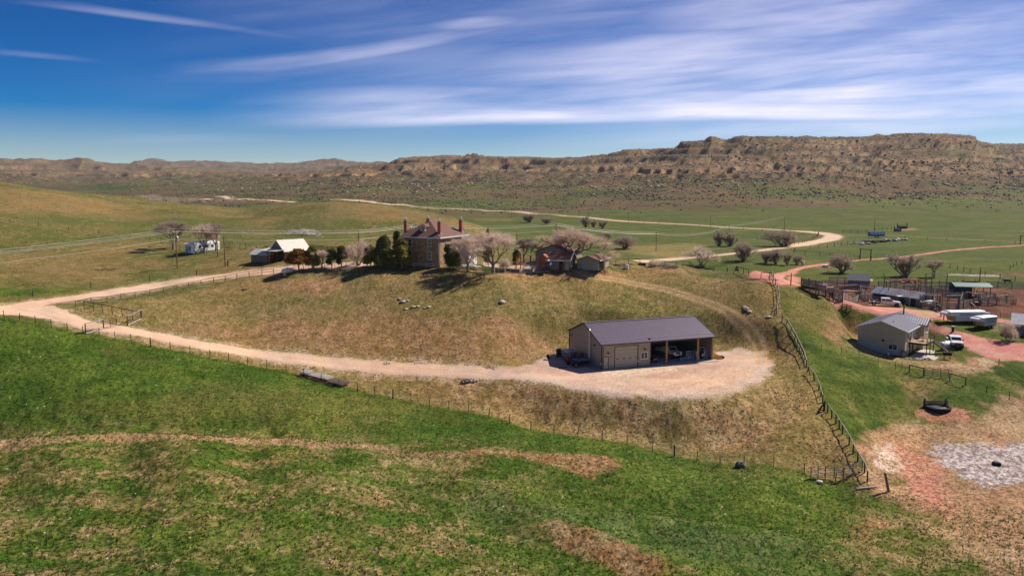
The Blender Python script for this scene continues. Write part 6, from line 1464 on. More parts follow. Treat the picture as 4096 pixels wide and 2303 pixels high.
for q in range(9):
    a0, a1 = q * math.tau / 9, (q + 1) * math.tau / 9; mb = MB(); A_ = Vector((3.6*math.cos(a0), 3.2*math.sin(a0)+2.4, 0)); B_ = Vector((3.6*math.cos(a1), 3.2*math.sin(a1)+2.4, 0))
    for k in range(6): mb.tube(A_ + Vector((0,0,.25+k*.28)), B_ + Vector((0,0,.25+k*.28)), .045, .045, 4)
    for q2 in (A_, B_): mb.tube(q2, q2 + Vector((0,0,1.75)), .05, .05, 4)
    mb.build('panel', m_grn, rp, fixn=False)
rocks('long low heap of red scoria rocks behind the corral', R5(1385, 204), 150, (4.6, 1.3), .34, m_redrock, 'spoil_heap', 'rock heap', mound=.9)
rocks('small bank of red rock at the yard edge below the tall frame', R5(1230, 215), 30, (3, .7), .22, m_redrock, 'rock_bank', 'rocks')
tr_ = empty('rusty_trough', G(*R5(2015, 212)), R(-5), 'rusty stock trough on the grass left of the tall pole behind the green shed', 'trough'); MB().prism([(-.5,0),(.5,0),(.7,.7),(-.7,.7)],-2,2,'x').build('basin', m_rust, tr_)
for x in (-1.5,1.5): MB().bar((x,0,-.1),(x,0,1.2),.1).build('upright', m_darkwood, tr_)

# ---------------------------------------------------------------- animals
def beast(name, label, cat, p, yaw, m, kind='horse', s=1., mane=None, grazing=False, group=None):
    import bmesh
    if kind == 'horse':
        hd = ((1.25,0,.75),(1.42,0,.35),(1.52,0,.10)) if grazing else ((1.15,0,1.75),(1.42,0,1.72),(1.66,0,1.50))
        V = [((-.75,0,1.22),.30),((-.25,0,1.15),.31),((.35,0,1.15),.32),((.70,0,1.28),.25),((.95,0,1.12 if grazing else 1.52),.17)] + [(h_, r_) for h_, r_ in zip(hd, (.13,.12,.075))]
        E = [(0,1),(1,2),(2,3),(3,4),(4,5),(5,6),(6,7)]
        def leg(root, x, yy_, back):
            b_ = len(V)
            if back: V.extend([((x-.02,yy_*.8,.95),.17),((x+.10,yy_,.72),.11),((x-.10,yy_,.46),.065),((x-.04,yy_,.12),.045),((x,yy_,.03),.06)])
            else: V.extend([((x,yy_*.8,.95),.14),((x,yy_,.70),.085),((x+.01,yy_,.44),.06),((x,yy_,.12),.042),((x+.03,yy_,.03),.058)])
            E.extend([(root,b_),(b_,b_+1),(b_+1,b_+2),(b_+2,b_+3),(b_+3,b_+4)])
        for y in (-.19,.19): leg(0, -.78, y, True); leg(2, .52, y, False)
        tail = [(-1.02,0,1.32),(-1.16,0,1.1),(-1.15,0,.7),(-1.1,0,.5)]
    else:
        V = [((-.8,0,1.05),.33),((-.2,0,1.0),.38),((.45,0,1.0),.36),((.85,0,1.12),.24),((1.15,0,1.12),.17),((1.45,0,.95),.11)]; E = [(i,i+1) for i in range(5)]
        for y in (-.24,.24):
            for root, x in ((0,-.85),(2,.55)):
                b_ = len(V); V.extend([((x,y*.8,.72),.15),((x+(.06 if root==0 else 0),y,.42),.08),((x,y,.05),.065)]); E.extend([(root,b_),(b_,b_+1),(b_+1,b_+2)])
        tail = [(-1.12,0,1.15),(-1.2,0,.9),(-1.2,0,.5)]
    me = bpy.data.meshes.new(name); me.from_pydata([v for v, _ in V], E, []); me.materials.append(m)
    o = bpy.data.objects.new(name, me); COL.objects.link(o); o.location = p; o.rotation_euler = (0,0,yaw); o.scale = (s,)*3
    o.modifiers.new('skin', 'SKIN'); sl_ = me.skin_vertices[0].data if me.skin_vertices else None
    if sl_ is None:
        bm = bmesh.new(); bm.from_mesh(me); bm.verts.layers.skin.verify(); bm.to_mesh(me); bm.free(); sl_ = me.skin_vertices[0].data
    for i, (_, r_) in enumerate(V): sl_[i].radius = (r_, r_); sl_[i].use_root = i == 1
    o.modifiers.new('sub', 'SUBSURF').levels = 1; o.modifiers['sub'].render_levels = 2
    tag(o, label, cat, group)
    mb = MB()
    for a, b in zip(tail, tail[1:]): mb.tube(a, b, .06, .05, 6, False)
    mb.build('tail', mane or m, o)
    h_ = V[6 if kind == 'horse' else 4][0]
    er = MB()
    for y in (-.07,.07): er.tube((h_[0]-.12,y,h_[2]+.1),(h_[0]-.14,y*1.5,h_[2]+.27),.04,.005,5)
    er.build('ears', m, o)
    if kind == 'horse':
        n0, n1 = V[3][0], V[5][0]; MB().slab((n0[0]-.1,-.03,n0[2]+.24),(n1[0]-.15,-.03,n1[2]+.16),(n1[0]-.15,.03,n1[2]+.16),(n0[0]-.1,.03,n0[2]+.24),.12).build('mane', mane or m, o)
    return o
m_chest = mat('chestnut_coat', (.16,.045,.018), .55, .15, 2); m_blackcoat = mat('black_coat', (.02,.017,.016), .6, .2, 2); m_greycoat = mat('dark_grey_coat', (.06,.05,.05), .6, .3, 2)
m_paint = mat('brown_and_white_coat', (.17,.075,.04), .6, .1, 1, dirt=(.75,.70,.64), dirt_scale=1.1); m_buck = mat('pale_tan_coat', (.46,.34,.24), .6, .15, 2, dirt=(.7,.65,.6))
gp = G(2372, 1083)
beast('horse', 'chestnut horse grazing on the bare ground beside the grey stable', 'horse', gp, R(205), m_chest, mane=m_blackcoat, grazing=True, s=1.08)
beast('horse', 'brown and white horse seen from behind in the corral', 'horse', G(3885, 1238), R(75), m_paint, s=1.05); beast('horse', 'dark horse standing right of the brown and white horse', 'horse', G(3902, 1232), R(15), m_blackcoat)
beast('horse', 'dark grey horse at the corral edge beside the tall pole', 'horse', G(3753, 1244), R(80), m_greycoat); beast('horse', 'pale tan horse behind the rails right of the long barn', 'horse', G(3722, 1236), R(170), m_buck)
beast('cow', 'black cow grazing by the marsh fence at the far right', 'cow', G(4027, 1134), R(175), m_blackcoat, 'cow')

# ---------------------------------------------------------------- tank, pond, rocks, posts in the foreground
tk = empty('tyre_water_tank', G(3776, 1652) + Vector((0, 1.7, 0)), 0, 'black giant tyre water tank with a log rail in a patch of red dirt', 'water tank')
MB().lathe([(1.45,.62),(1.75,.66),(1.85,.5),(1.85,.1),(1.78,-.2),(1.40,-.2),(1.45,.62)],(0,0,0),36,'z',False).build('tyre', m_black, tk)
tr = MB()
for i in range(36): a = i * math.tau / 36; tr.bar((1.5*math.cos(a),1.5*math.sin(a),.68),(1.88*math.cos(a),1.88*math.sin(a),.6),.12,.10)
tr.build('tread', mat('worn_rubber', (.05,.048,.045), .8, .3, 4), tk, fixn=False)
MB().lathe([(.01,.44),(1.5,.45)],(0,0,0),30).build('water', mat('dark_tank_water', (.16,.15,.13), .3, .5, 1.5, spec=.5, dirt=(.5,.46,.40), dirt_scale=2.), tk)
for x in (-1.65, 1.75): MB().tube((x,.9,-.2),(x,.9,1.75),.16,.15,8).build('post', m_greywood, tk)
for k in range(4): MB().tube((-1.95,.65,.62+k*.22),(2.0,.65,.58+k*.22),.09,.08,6).build('log_rail', m_darkwood, tk)
tb_ = empty('floating_tub', G(3984, 1860), R(-10), 'small black tub lying out on the pale streaked pond', 'tub'); MB().prism([(-.45,0),(.45,0),(.5,.42),(-.3,.48)],-.32,.32,'y').build('shell', m_black, tb_)
def boulder(label, px, py, s, m, flat=.7, group=None):
    o = MB().ico((0,0,s*flat*.35), s, 2, .10, (1, .8, flat), rng).build('boulder', m, None, False); o.scale = (.5,) * 3 if s > .5 and px < 2000 else (1,) * 3; o.location = G(px, py); o.rotation_euler[2] = rng.uniform(0, 6); tag(o, label, 'boulder', group); return o
boulder('grey pitted boulder standing on the lower wire fence line', 2961, 1868, .75, m_darkrock, .85); boulder('small tan boulder in the grass near the corner gate panels', 3277, 1928, .45, m_rocks, .5)
boulder('long flat pale rock above the middle rail fence', 3078, 1268, .6, m_rocks, .35); boulder('tan rock on the slope above the turning gravel track', 2985, 1238, .7, m_rocks, .6); boulder('lower tan rock beside the one on the turning track slope', 2998, 1247, .55, m_rocks, .45); boulder('small upper rock near the top of the turning track slope', 2976, 1230, .4, m_rocks, .6)
boulder('flat grey outcrop slab on the rise south of the white propane tank', 982, 1156, 1.3, m_darkrock, .2); boulder('pale round stone on the grass south east of the stone house', 1846, 1145, .7, m_rocks, .5); boulder('lone pale boulder in the middle of the brown slope', 2008, 1210, .75, m_rocks, .5)
for i, (x, y, s) in enumerate(((1612,1207,1.3),(1632,1203,.9),(1600,1196,.5),(1655,1228,1.1),(1625,1236,.9),(1672,1226,.8),(1700,1232,.6),(1716,1228,.5))):
    boulder(('largest flat slab', 'rounded rock', 'smallest rock', 'grey slab', 'low pale slab', 'split slab', 'little grey rock', 'outlying little rock')[i] + ' of the outcrop in the middle of the grassy rise', x, y, s, m_rocks, .35)
rocks('heap of mixed rubble stones just below the lane', (1874, 1527), 38, (1.1, .7), .2, m_mixrock, 'rubble_heap', 'rubble', mound=.4); rocks('low strip of rubble above the lane west of the shed', (1962, 1472), 24, (1.0, .5), .17, m_mixrock, 'rubble_strip', 'rubble')
rocks('pale stone cluster on the upper edge of the lane', (1546, 1454), 14, (.5, .4), .2, m_rocks, 'stone_cluster', 'rocks'); rocks('scatter of pale stones along the lane edge left of the rubble', (1690, 1452), 22, (2.6, .5), .16, m_rocks, 'stone_scatter', 'rocks')
rocks('small heap of red brick rubble in front of the stone house', (1700, 1107), 60, (1.3, .7), .17, m_redrock, 'brick_heap', 'rubble', mound=.3)

# stacked wooden and steel panels on the meadow fence
def stack(label, pxa, pxb, m, n, name='panel_stack', w=1.6, h0=.1):
    a, b = G(*pxa), G(*pxb); d = b - a; L = d.length; o = empty(name, a, math.atan2(d.y, d.x), label, 'stack', 'stacks lying along the meadow fence'); sl_ = d.z / L
    for j in range(n):
        mb = MB(); z = h0 + j * .16
        for k in range(7): mb.bar((0, -w/2 + k*w/6, z), (L, -w/2 + k*w/6, z + d.z), .09, .05)
        for x in (.1, .5, .9): mb.bar((L*x, -w/2, z + d.z*x - .05), (L*x, w/2, z + d.z*x - .05), .1, .05)
        mb.xf(Matrix.Translation((rng.uniform(-.15,.15), rng.uniform(-.1,.1), 0)) @ Matrix.Rotation(rng.gauss(0,.03), 4, 'Z')).build('panel', m, o, fixn=False)
m_palep = mat('bleached_panels', (.62,.56,.50), .85, .15, 3)
stack('left pale stack of slatted panels on the meadow fence', (1212,1500), (1246,1507), m_palep, 4, h0=.35); stack('middle pale stack of slatted panels on the meadow fence', (1254,1509), (1286,1517), m_palep, 3, h0=.3); stack('right pale stack of slatted panels on the meadow fence', (1292,1516), (1324,1524), m_palep, 3, h0=.3)
stack('broken grey slatted panel stack at the right end of the fence pile', (1322,1530), (1385,1545), m_greywood, 3, w=1.9, h0=.3)
rp_ = empty('rusty_pipes', G(1170, 1496), math.atan2(*(lambda d: (d.y, d.x))(G(1390, 1552) - G(1170, 1496))), 'long rusty pipes lying under the slatted panels', 'pipes')
LL = (G(1390, 1552) - G(1170, 1496)).length; dz = G(1390, 1552).z - G(1170, 1496).z
for k in range(6): MB().tube((rng.uniform(0,2), -.6 + k*.25, .12), (LL*rng.uniform(.6,1), -.6 + k*.25 + rng.uniform(-.2,.2), .14 + dz*.85), .06, .06, 6).build('pipe', m_rust, rp_)

# ---------------------------------------------------------------- scrap, hilltop and far things
def pilelogs(label, px, py, L, n, m, yaw=0, hgt=.6, name='log_pile', cat='log pile'):
    o = empty(name, G(px, py), yaw, label, cat)
    for i in range(n):
        y = rng.uniform(-.7,.7); z = .12 + rng.uniform(0, hgt); a = rng.gauss(0,.12); l = L * rng.uniform(.6, 1.1)
        MB().tube((-l/2, y - a*l/2, z), (l/2, y + a*l/2, z + rng.uniform(-.1,.15)), .11, .09, 6).build('log', m, o)
    return o
pilelogs('neat dark pile of old poles under the pink shrub tree', 2797, 1076, 2.6, 9, m_darkwood); pilelogs('second dark pile of old poles right of the first under the shrub', 2835, 1077, 2.8, 8, m_darkwood, .2, .4)
pilelogs('pale line of old poles behind the burnt looking bush', 2640, 1064, 5, 6, m_silver, -.05, .2); pilelogs('pale poles lying behind the white bucket on the hilltop', 2480, 1061, 6, 6, m_silver, 0, .25); pilelogs('pale scrap poles between dark bush and pole piles', 2680, 1071, 4, 6, m_silver, -.1, .3)
tra = pilelogs('grey poles lying on the bank between the two hilltop fences', 3040, 1119, 7, 3, m_silver, -.55, .1)
put_bare('shrub', 'tangled dark leafless bush on the bare hilltop', 2612, 1066, 1036, 55, 'bare bush', Y=None)
sc = empty('scrap_heap', G(2572, 1061), 0, 'small black scrap heap left of the tangled bush', 'scrap'); mb = MB()
for i in range(10): mb.ico((rng.uniform(-1,1), rng.uniform(-.3,.3), rng.uniform(.1,.5)), .35, 1, .3, (1,.8,.7), rng)
mb.build('scrap', m_black, sc, fixn=False)
bk = empty('white_barrel', G(2507, 1075), 0, 'white barrel standing alone on the brown hilltop', 'barrel'); MB().lathe([(.42,0),(.44,.1),(.44,.95),(.40,1.0)],(0,0,0),14).build('barrel', m_white, bk); MB().lathe([(.45,.9),(.45,.97)],(0,0,0),14).build('rim_band', m_galv, bk)
def brushpile(label, pa, pb, n, m, hgt=1.2, L=3.):
    a, b = G(*pa), G(*pb); d = b - a; o = empty('driftwood_pile', a, 0, label, 'brush pile'); mb = MB()
    for i in range(n):
        f = rng.random(); p = d * f + Vector((rng.gauss(0,1), rng.gauss(0,1.2), 0)); p.z = hz(a.x + p.x, a.y + p.y) - a.z + rng.uniform(0, hgt) * math.sin(math.pi * min(max(f,.1),.9)); v = Vector((rng.gauss(0,1), rng.gauss(0,1), rng.gauss(0,.3))).normalized() * L * rng.uniform(.2,.6)
        mb.tube(p - v, p + v, .07, .04, 4, False)
    mb.build('branches', m, o, fixn=False)
brushpile('long heap of bleached branches on the green slope behind the barn', (1150, 935), (1285, 945), 190, mat('bleached_wood', (.55,.50,.45), .9, .2, 3), 1.8)
pt = empty('survey_post', G(1309, 1100), 0, 'thin dark marker post on the slope below the dark junipers', 'post'); MB().tube((0,0,-.3),(0,0,1.35),.08,.08,6).build('post', m_darkwood, pt); MB().box(-.1,.1,-.05,.05,1.35,1.47).build('cap', m_silver, pt)
pt = empty('stub_post', G(912, 1064), 0, 'short thick brown post at the foot of the nearer utility pole', 'post'); MB().tube((0,0,-.3),(0,0,1.25),.2,.18,8).build('post', m_brownpost, pt); MB().lathe([(.24,1.25),(.24,1.35)],(0,0,0),8).build('cap', m_darkwood, pt)
o = gate_panel('yellow wooden gate panel standing open behind the utility poles', (911, 991), (932, 991), 1.9, 5, m_wood, 3); gate_panel('dark H shaped brace standing on the green behind the barn', (960, 998), (983, 998), 1.8, 2, m_darkwood, 2, name='h_brace', cat='brace')
gate_panel('leaning dark timber brace left of the yellow gate panel', (904, 992), (916, 988), 1.6, 2, m_darkwood, 2, name='timber_brace', cat='brace')
# tall pole gateway on the red lane and another at the right edge
def gateway(label, xa, ya, xb, yb_, pyt):
    a, b = G(xa, ya), G(xb, yb_); _, t = azt(xa, pyt); h = t * a.y + CZ - a.z; o = empty('pole_gateway', a, 0, label, 'gateway'); d = b - a
    for q in (Vector(), d): MB().tube(q, Vector((q.x, q.y, q.z + h)), .2, .18, 7).build('post', m_brownpost, o)
    n = d.normalized(); MB().bar(Vector((0,0,h)) - n*.5, d + Vector((0,0,h)) + n*.5, .3, .3).build('lintel', m_greywood, o)
gateway('tall pole gateway spanning the red dirt lane', 3440, 1038, 3482, 1041, 996); gateway('pole gateway cut by the right edge beside the far lane', 4080, 980, 4110, 981, 943)
stt = empty('blue_stock_trailer', G(3504, 951), R(5), 'blue slatted stock trailer parked in the far pasture', 'trailer'); m_blue = mat('blue_vehicle_paint', (.10,.22,.36), .5, .15, 2)
MB().box(-4,4,-1.2,1.2,.8,3.2).build('box', m_blue, stt)
for k in range(4): MB().box(-3.6 + k*1.9, -2.2 + k*1.9, -1.23, -1.205, 2.0, 2.7).build('slot', m_white, stt)
for x in (-1,.4): wheel(stt, x, -1.2, .5, .3)
MB().bar((4,0,1),(5.5,0,.8),.2).build('hitch', m_dark, stt)
def junkrow(label, pa, pb, n, m, s, name, cat):
    a, b = G(*pa), G(*pb); d = b - a; o = empty(name, a, 0, label, cat)
    mb = MB()
    for i in range(n): f = rng.random(); mb.ico(d * f + Vector((rng.gauss(0,1.), rng.gauss(0,1.5), s*.4)), s * rng.uniform(.5,1.2), 1, .25, (1.3,1,.7), rng)
    mb.build('heap', m, o, fixn=False)
junkrow('row of black scrap tyres in the far pasture', (3445,967), (3500,972), 16, m_black, .9, 'tyre_row', 'tyres'); junkrow('dark scrap right of the black tyre row', (3505,968), (3535,968), 10, m_black, 1.0, 'scrap_row', 'scrap'); junkrow('pale scrap iron row at the right of the far scrap yard', (3545,965), (3610,960), 26, m_greymetal, .9, 'iron_row', 'scrap')
junkrow('whitish junk pile at the left of the far scrap yard', (3425,978), (3450,972), 12, m_silver, .8, 'junk_row', 'scrap')
wt = empty('stock_tank', G(3608, 914), 0, 'dark stock tank on a patch of bare red ground far right', 'water tank'); MB().lathe([(3,0),(3,1.2),(2.8,1.25),(2.8,.9)],(0,0,0),18).build('tank', m_black, wt)
for x in (-3,3): MB().bar((x,0,0),(x,0,3.4),.4).build('post', m_darkwood, wt)
MB().bar((-3,0,1.9),(3,0,1.9),.3).build('rail', m_darkwood, wt)
wt = empty('squeeze_gate', G(3590, 926), 0, 'small dark stock crate beside the far stock tank', 'crate'); 
for x in (-2,2): MB().bar((x,0,0),(x,0,3),.35).build('post', m_darkwood, wt)
MB().box(-1.5,1.5,-1,1,0,1.9).build('crate', m_greymetal, wt)
for i, (px, py, s) in enumerate(((3262,946,1),(3278,944,1),(3292,943,1))): pass
wh = empty('white_crate', G(3297, 1066), R(10), 'small white sheet lying at the start of the red lane', 'sheet'); MB().box(-1.1,1.1,-.5,.5,.0,.25).build('sheet', m_white, wh)
wh = empty('white_cart', G(3298 + 0, 1064), R(10)); bpy.data.objects.remove(wh)
wh = empty('tipped_cart', G(3300, 1070), R(-20), 'small black and white cart beside the red lane left of the open willow', 'cart'); MB().box(-.9,.9,-.5,.5,.35,.9).build('tray', m_white, wh); wheel(wh, -.4, -.55, .32, .15); wheel(wh, .5, -.55, .32, .15)
dm = empty('dead_shrub', G(428, 1082), R(10), 'small dark tangle of dead branches on the left slope', 'dead branches'); mb = MB()
for i in range(26): p = Vector((rng.gauss(0,1.2), rng.gauss(0,.5), .1)); v = Vector((rng.gauss(0,.8), rng.gauss(0,.5), abs(rng.gauss(0,.5)))); mb.tube(p, p + v, .05, .02, 4, False)
mb.build('branches', m_darkwood, dm, fixn=False)
jk = pilelogs('grey boards lying on the green left of the bare trees', 600, 1003, 5, 4, m_silver, -.1, .1, 'board_pile', 'boards')

# ---------------------------------------------------------------- shed contents and machinery beside it
def put(name, label, cat, x, y, yaw=0., group=None, z=.07): return empty(name, SHP(x, y, z), syaw + yaw, label, cat, group)
aq = put('quad_bike', 'red and black quad bike parked in the left open bay', 'quad bike', XD + 1.4, 1.9, R(-85))
MB().prism([(-.9,.45),(.95,.45),(1.0,.75),(.5,.9),(.2,.75),(-.4,.85),(-1.,.8)], -.3, .3, 'y').build('body', m_redpaint, aq); MB().box(-.6,.1,-.22,.22,.85,.95).build('seat', m_black, aq); MB().bar((.35,-.4,1.12),(.35,.4,1.12),.05).bar((.35,0,.85),(.35,0,1.12),.06).build('handlebar', m_dark, aq)
MB().box(.6,1.05,-.35,.35,.9,.94).build('front_rack', m_dark, aq); MB().box(-1.1,-.65,-.35,.35,.9,.94).build('rear_rack', m_dark, aq)
for s in (-1,1): MB().box(.98,1.02,s*.2-.07,s*.2+.07,.65,.78).build('headlight', m_lamp, aq)
for x in (.65,-.65):
    for y in (-.45,.45): wheel(aq, x, y, .3, .24)
px_ = along_px(s0, syaw, 2742, 1415)
sn = put('tracked_pickup', 'white pickup on black tracks parked in the middle open bay', 'pickup', px_ - .6, 4.6, R(-80))
MB().prism([(-2.6,.9),(2.4,.9),(2.45,1.35),(1.3,1.5),(.7,2.0),(-.7,2.0),(-.9,1.5),(-2.6,1.5)], -.95, .95, 'y').build('body', m_carwhite, sn)
MB().slab((1.28,-.8,1.53),(1.28,.8,1.53),(.76,.7,1.96),(.76,-.7,1.96),.02).build('windshield', m_glass, sn)
MB().box(2.44,2.5,-.5,.5,1.0,1.3).build('grille', m_dark, sn); MB().box(2.42,2.62,-.9,.9,.75,.95).build('bumper', m_chrome, sn)
for s in (-1,1):
    MB().box(2.42,2.49,s*.72-.16,s*.72+.16,1.05,1.28).build('headlight', m_lamp, sn)
    tkm = MB().prism([(-2.5,.1),(2.0,.1),(2.4,.4),(2.2,.78),(-2.5,.85),(-2.8,.45)], s*.95-.28, s*.95+.28, 'y').build('track', m_black, sn)
    mb = MB()
    for k in range(14): mb.box(-2.4 + k*.33, -2.28 + k*.33, s*1.25-.02, s*1.25+.02, .15, .8)
    mb.build('cleats', m_galv, tkm, fixn=False)
bl_ = put('snow_blade', 'grey plough blade lying on the slab in front of the tracked pickup', 'blade', px_ + .9, 1.1, R(3)); MB().slab((-1.3,0,.05),(1.3,0,.05),(1.3,.25,.6),(-1.3,.25,.6),.05).build('blade', m_greymetal, bl_); MB().bar((0,.2,.3),(0,1.2,.3),.1).build('arm', m_dark, bl_)
cx0 = along_px(s0, syaw, 2775, 1430); rngc = random.Random(8)
mw = mat('white_tube_frame', (.68,.68,.68), .4, .05, 2)
def frame_seat(label, x, y, z, tilt, rz):
    o = put('tube_chair', label, 'chair', x, y, rz, 'white tubular lift chairs in the right bay', .07 + z); o.rotation_euler[0] = tilt
    mb = MB()
    for s in (-.45,.45): mb.path([(s,0,0),(s,.1,.5),(s,-.4,.55),(s,.15,.6),(s,.3,1.35)],.045,6); mb.tube((s,-.4,.55),(s,-.45,.05),.045)
    mb.tube((-.45,.3,1.35),(.45,.3,1.35),.045).tube((-.45,-.4,.55),(.45,-.4,.55),.045).tube((-.45,0,0),(.45,0,0),.045).tube((-.45,.1,.9),(.45,.1,.9),.03); mb.build('tube_frame', mw, o, fixn=False)
for i, (x, y, z, ti, rz, l) in enumerate(((0,1.9,.1,.3,.3,'leftmost white tubular chair frame, leaning'),(.9,2.3,.0,-.25,-.5,'upright white tubular chair left of the last post'),(1.7,1.7,.0,.2,.9,'white tubular chair frame directly behind the last post'),(2.5,1.9,.2,-.4,.2,'white tubular chair frame just right of the last post'),
   (3.2,2.2,.5,.35,-.6,'topmost white tubular chair frame of the pile'),(3.5,1.5,.0,.15,.5,'front white tubular chair frame in the pile'),(4.2,2.1,.0,-.3,1.2,'rightmost white tubular chair frame beside the wheel'))): frame_seat(l + ' in the right open bay', cx0 + x, y, z, ti, rz)
ww = put('spare_tyre', 'large dark wheel with pale hub leaning in the right corner of the shed', 'wheel', SL_ - 1.35, 1.5, R(25)); MB().lathe([(.5,-.16),(.66,-.1),(.66,.1),(.5,.16)],(0,0,.64),20,'y').build('tyre', m_black, ww); MB().lathe([(.26,-.19),(.3,-.165),(.3,.165)],(0,0,.64),14,'y').build('hub', m_white, ww)
lbd = put('leaning_boards', 'pale boards leaning beside the loose wheel in the shed', 'boards', SL_ - 2.3, 1.7, R(-10))
for k in range(4): MB().bar((k*.22,0,.03),(k*.22-.35,.3,1.0),.2,.03).build('board', m_silver, lbd)
yb2 = put('yellow_bucket', 'yellow loader bucket on the gravel just outside the right end of the shed', 'loader bucket', SL_ + 1.2, 1.2, R(-15), z=0)
MB().prism([(0,0),(1.1,0),(1.3,.15),(.4,.75),(0,.9)], -.8, .8, 'y').build('shell', mat('loader_yellow', (.60,.30,.05), .5, .2, 2), yb2); MB().box(.9,1.6,-.5,.5,.05,.4).build('coupler', m_dark, yb2)
ct = put('wheeled_frame', 'small two wheeled implement standing in the shade left of the shed', 'implement', -4.6, 10.6, R(20), z=0)
MB().bar((-1.1,0,.62),(1.1,0,.62),.14).bar((-1.1,.5,.7),(1.1,.5,.7),.1).bar((0,0,.6),(1.0,-1.6,.35),.1).build('frame', m_greywood, ct)
for x in (-1.15,1.15): MB().lathe([(.36,-.08),(.46,0),(.36,.08)],(x,0,.46),16,'x').build('wheel', m_black, ct)
db = put('steel_bin', 'dark blue grey steel bin standing against the shaded gable wall', 'bin', -1.9, 9.4, z=0); MB().prism([(-.9,.1),(.8,.1),(1.0,1.5),(-1.0,1.5)], -1.4, 1.4, 'y').build('bin', m_greymetal, db); MB().slab((-1.05,-1.45,1.53),(1.05,-1.45,1.53),(1.05,1.45,1.6),(-1.05,1.45,1.6),.05).build('lid', m_galv, db)
dr = put('rusty_drum', 'rusty brown drum against the shaded gable wall beside the flue', 'drum', -.8, 6.3, z=0); MB().lathe([(.4,.5),(.42,.6),(.42,1.5),(.4,1.55)],(0,0,0),14).build('drum', m_rust, dr); MB().box(-.35,.35,-.35,.35,0,.5).build('stand', m_dark, dr)
dr = put('dark_drum', 'dark brown drum at the far end of the shaded bin', 'drum', -2.6, 12.4, z=0); MB().lathe([(.55,0),(.57,.1),(.57,1.2),(.5,1.25)],(0,0,0),14).build('drum', mat('dark_brown_drum', (.07,.045,.035), .8, .2, 3), dr)
hp = put('flat_trailer', 'dark low machinery trailer in the shade at the foot of the flue', 'trailer', -2.2, 4.3, R(12), z=0)
MB().box(-1.6,1.2,-1.5,1.5,.5,.8).build('deck', m_dark, hp); MB().slab((-1.2,-1.2,1.0),(1.3,-1.6,1.15),(1.2,.6,1.15),(-1.0,.9,1.1),.06).build('cover', m_greymetal, hp)
for y in (-1.1,1.1): wheel(hp, -1.5, y, .36, .2)
rd = put('red_engine', 'small red engine unit between the steel bin and the dark trailer', 'engine', -3.0, 6.9, R(10), z=0); MB().box(-.5,.5,-.4,.4,.35,.95).build('engine', m_redpaint, rd); MB().box(-.6,.6,-.5,.5,0,.35).build('skid', m_dark, rd); MB().tube((.1,0,.95),(.1,0,1.6),.05).build('exhaust', m_galv, rd)
sb = put('loose_plank', 'dark plank lying on the gravel at the tip of the shed shadow', 'plank', -5.6, 3.4, R(8), z=0); MB().box(-.9,.9,-.08,.08,0,.07).build('plank', m_darkwood, sb)

# ---------------------------------------------------------------- play yard and lawn furniture
pl = empty('play_set', G(2160, 1087), R(-20), 'orange red wooden play tower with a blue tube slide on the gravel yard', 'play set')
for x in (0, 1.5):
    for y in (0, 1.5): MB().box(x-.07,x+.07,y-.07,y+.07,0,3.3).build('post', m_redwood, pl)
MB().box(-.1,1.6,-.1,1.6,1.45,1.55).build('platform', m_redwood, pl)
for z in (1.6,1.95,2.3): MB().box(-.1,1.6,-.12,-.08,z,z+.28).build('side_board', m_redwood, pl)
MB().prism([(-.25,3.2),(1.75,3.2),(.75,4.0)],-.2,1.7,'y').build('roof', mat('orange_boards', (.36,.09,.035), .7, .15, 3), pl)
MB().bar((-1.3,.5,0),(-.1,.5,1.5),.08).bar((-1.3,1.0,0),(-.1,1.0,1.5),.08).build('ladder', m_redwood, pl)
sb_ = MB(); pts = [Vector((1.7 + .75*math.cos(a) , .4 + .75*math.sin(a) - .6, 2.3 - i*.19)) for i, a in enumerate([1.6 - k*.5 for k in range(11)])]
for a, b in zip(pts, pts[1:]): sb_.tube(a, b, .33, .33, 10, False)
sb_.build('tube_slide', mat('blue_plastic', (.05,.07,.20), .4, .1, 2), pl); MB().lathe([(.4,2.3),(.38,2.6),(.15,2.8)],(1.72,.55,0),12).build('slide_hood', m_white, pl)
sw = empty('swing_frame', G(2100, 1080), R(-20), 'rust red swing frame left of the play tower', 'swing'); MB().bar((0,0,2.3),(3.6,0,2.5),.12).build('beam', m_redwood, sw)
for x in (0,3.6):
    for y in (-.9,.9): MB().bar((x,y,0),(x,0,2.4),.1).build('leg', m_redwood, sw)
bh_ = empty('red_post_frame', G(2083, 1076), R(-20), 'red timber post frame standing at the end of the gravel court', 'frame'); 
for x in (-1.1,0): MB().box(x-.09,x+.09,-.09,.09,0,3.4 if x == 0 else 2.6).build('post', m_redwood, bh_)
MB().box(-1.3,.3,-.06,.06,2.5,2.65).build('crossbar', m_redwood, bh_); MB().lathe([(.38,-.05),(.38,.05)],(-1.5,0,1.2),14,'y').build('red_disc', m_redwood, bh_)
def picnic(label, px, py, m, yaw=0.):
    o = empty('picnic_table', G(px, py), yaw, label, 'picnic table', 'picnic tables on the lawn'); MB().box(-.9,.9,-.38,.38,.70,.75).build('tabletop', m, o)
    for s in (-1,1):
        MB().box(-.9,.9,s*.72-.13,s*.72+.13,.42,.46).build('bench', m, o); MB().bar((s*.65,-.6,0),(s*.65,.2,.7),.08).bar((s*.65,.6,0),(s*.65,-.2,.7),.08).bar((s*.65,-.8,.4),(s*.65,.8,.4),.08).build('leg_frame', m_greywood, o)
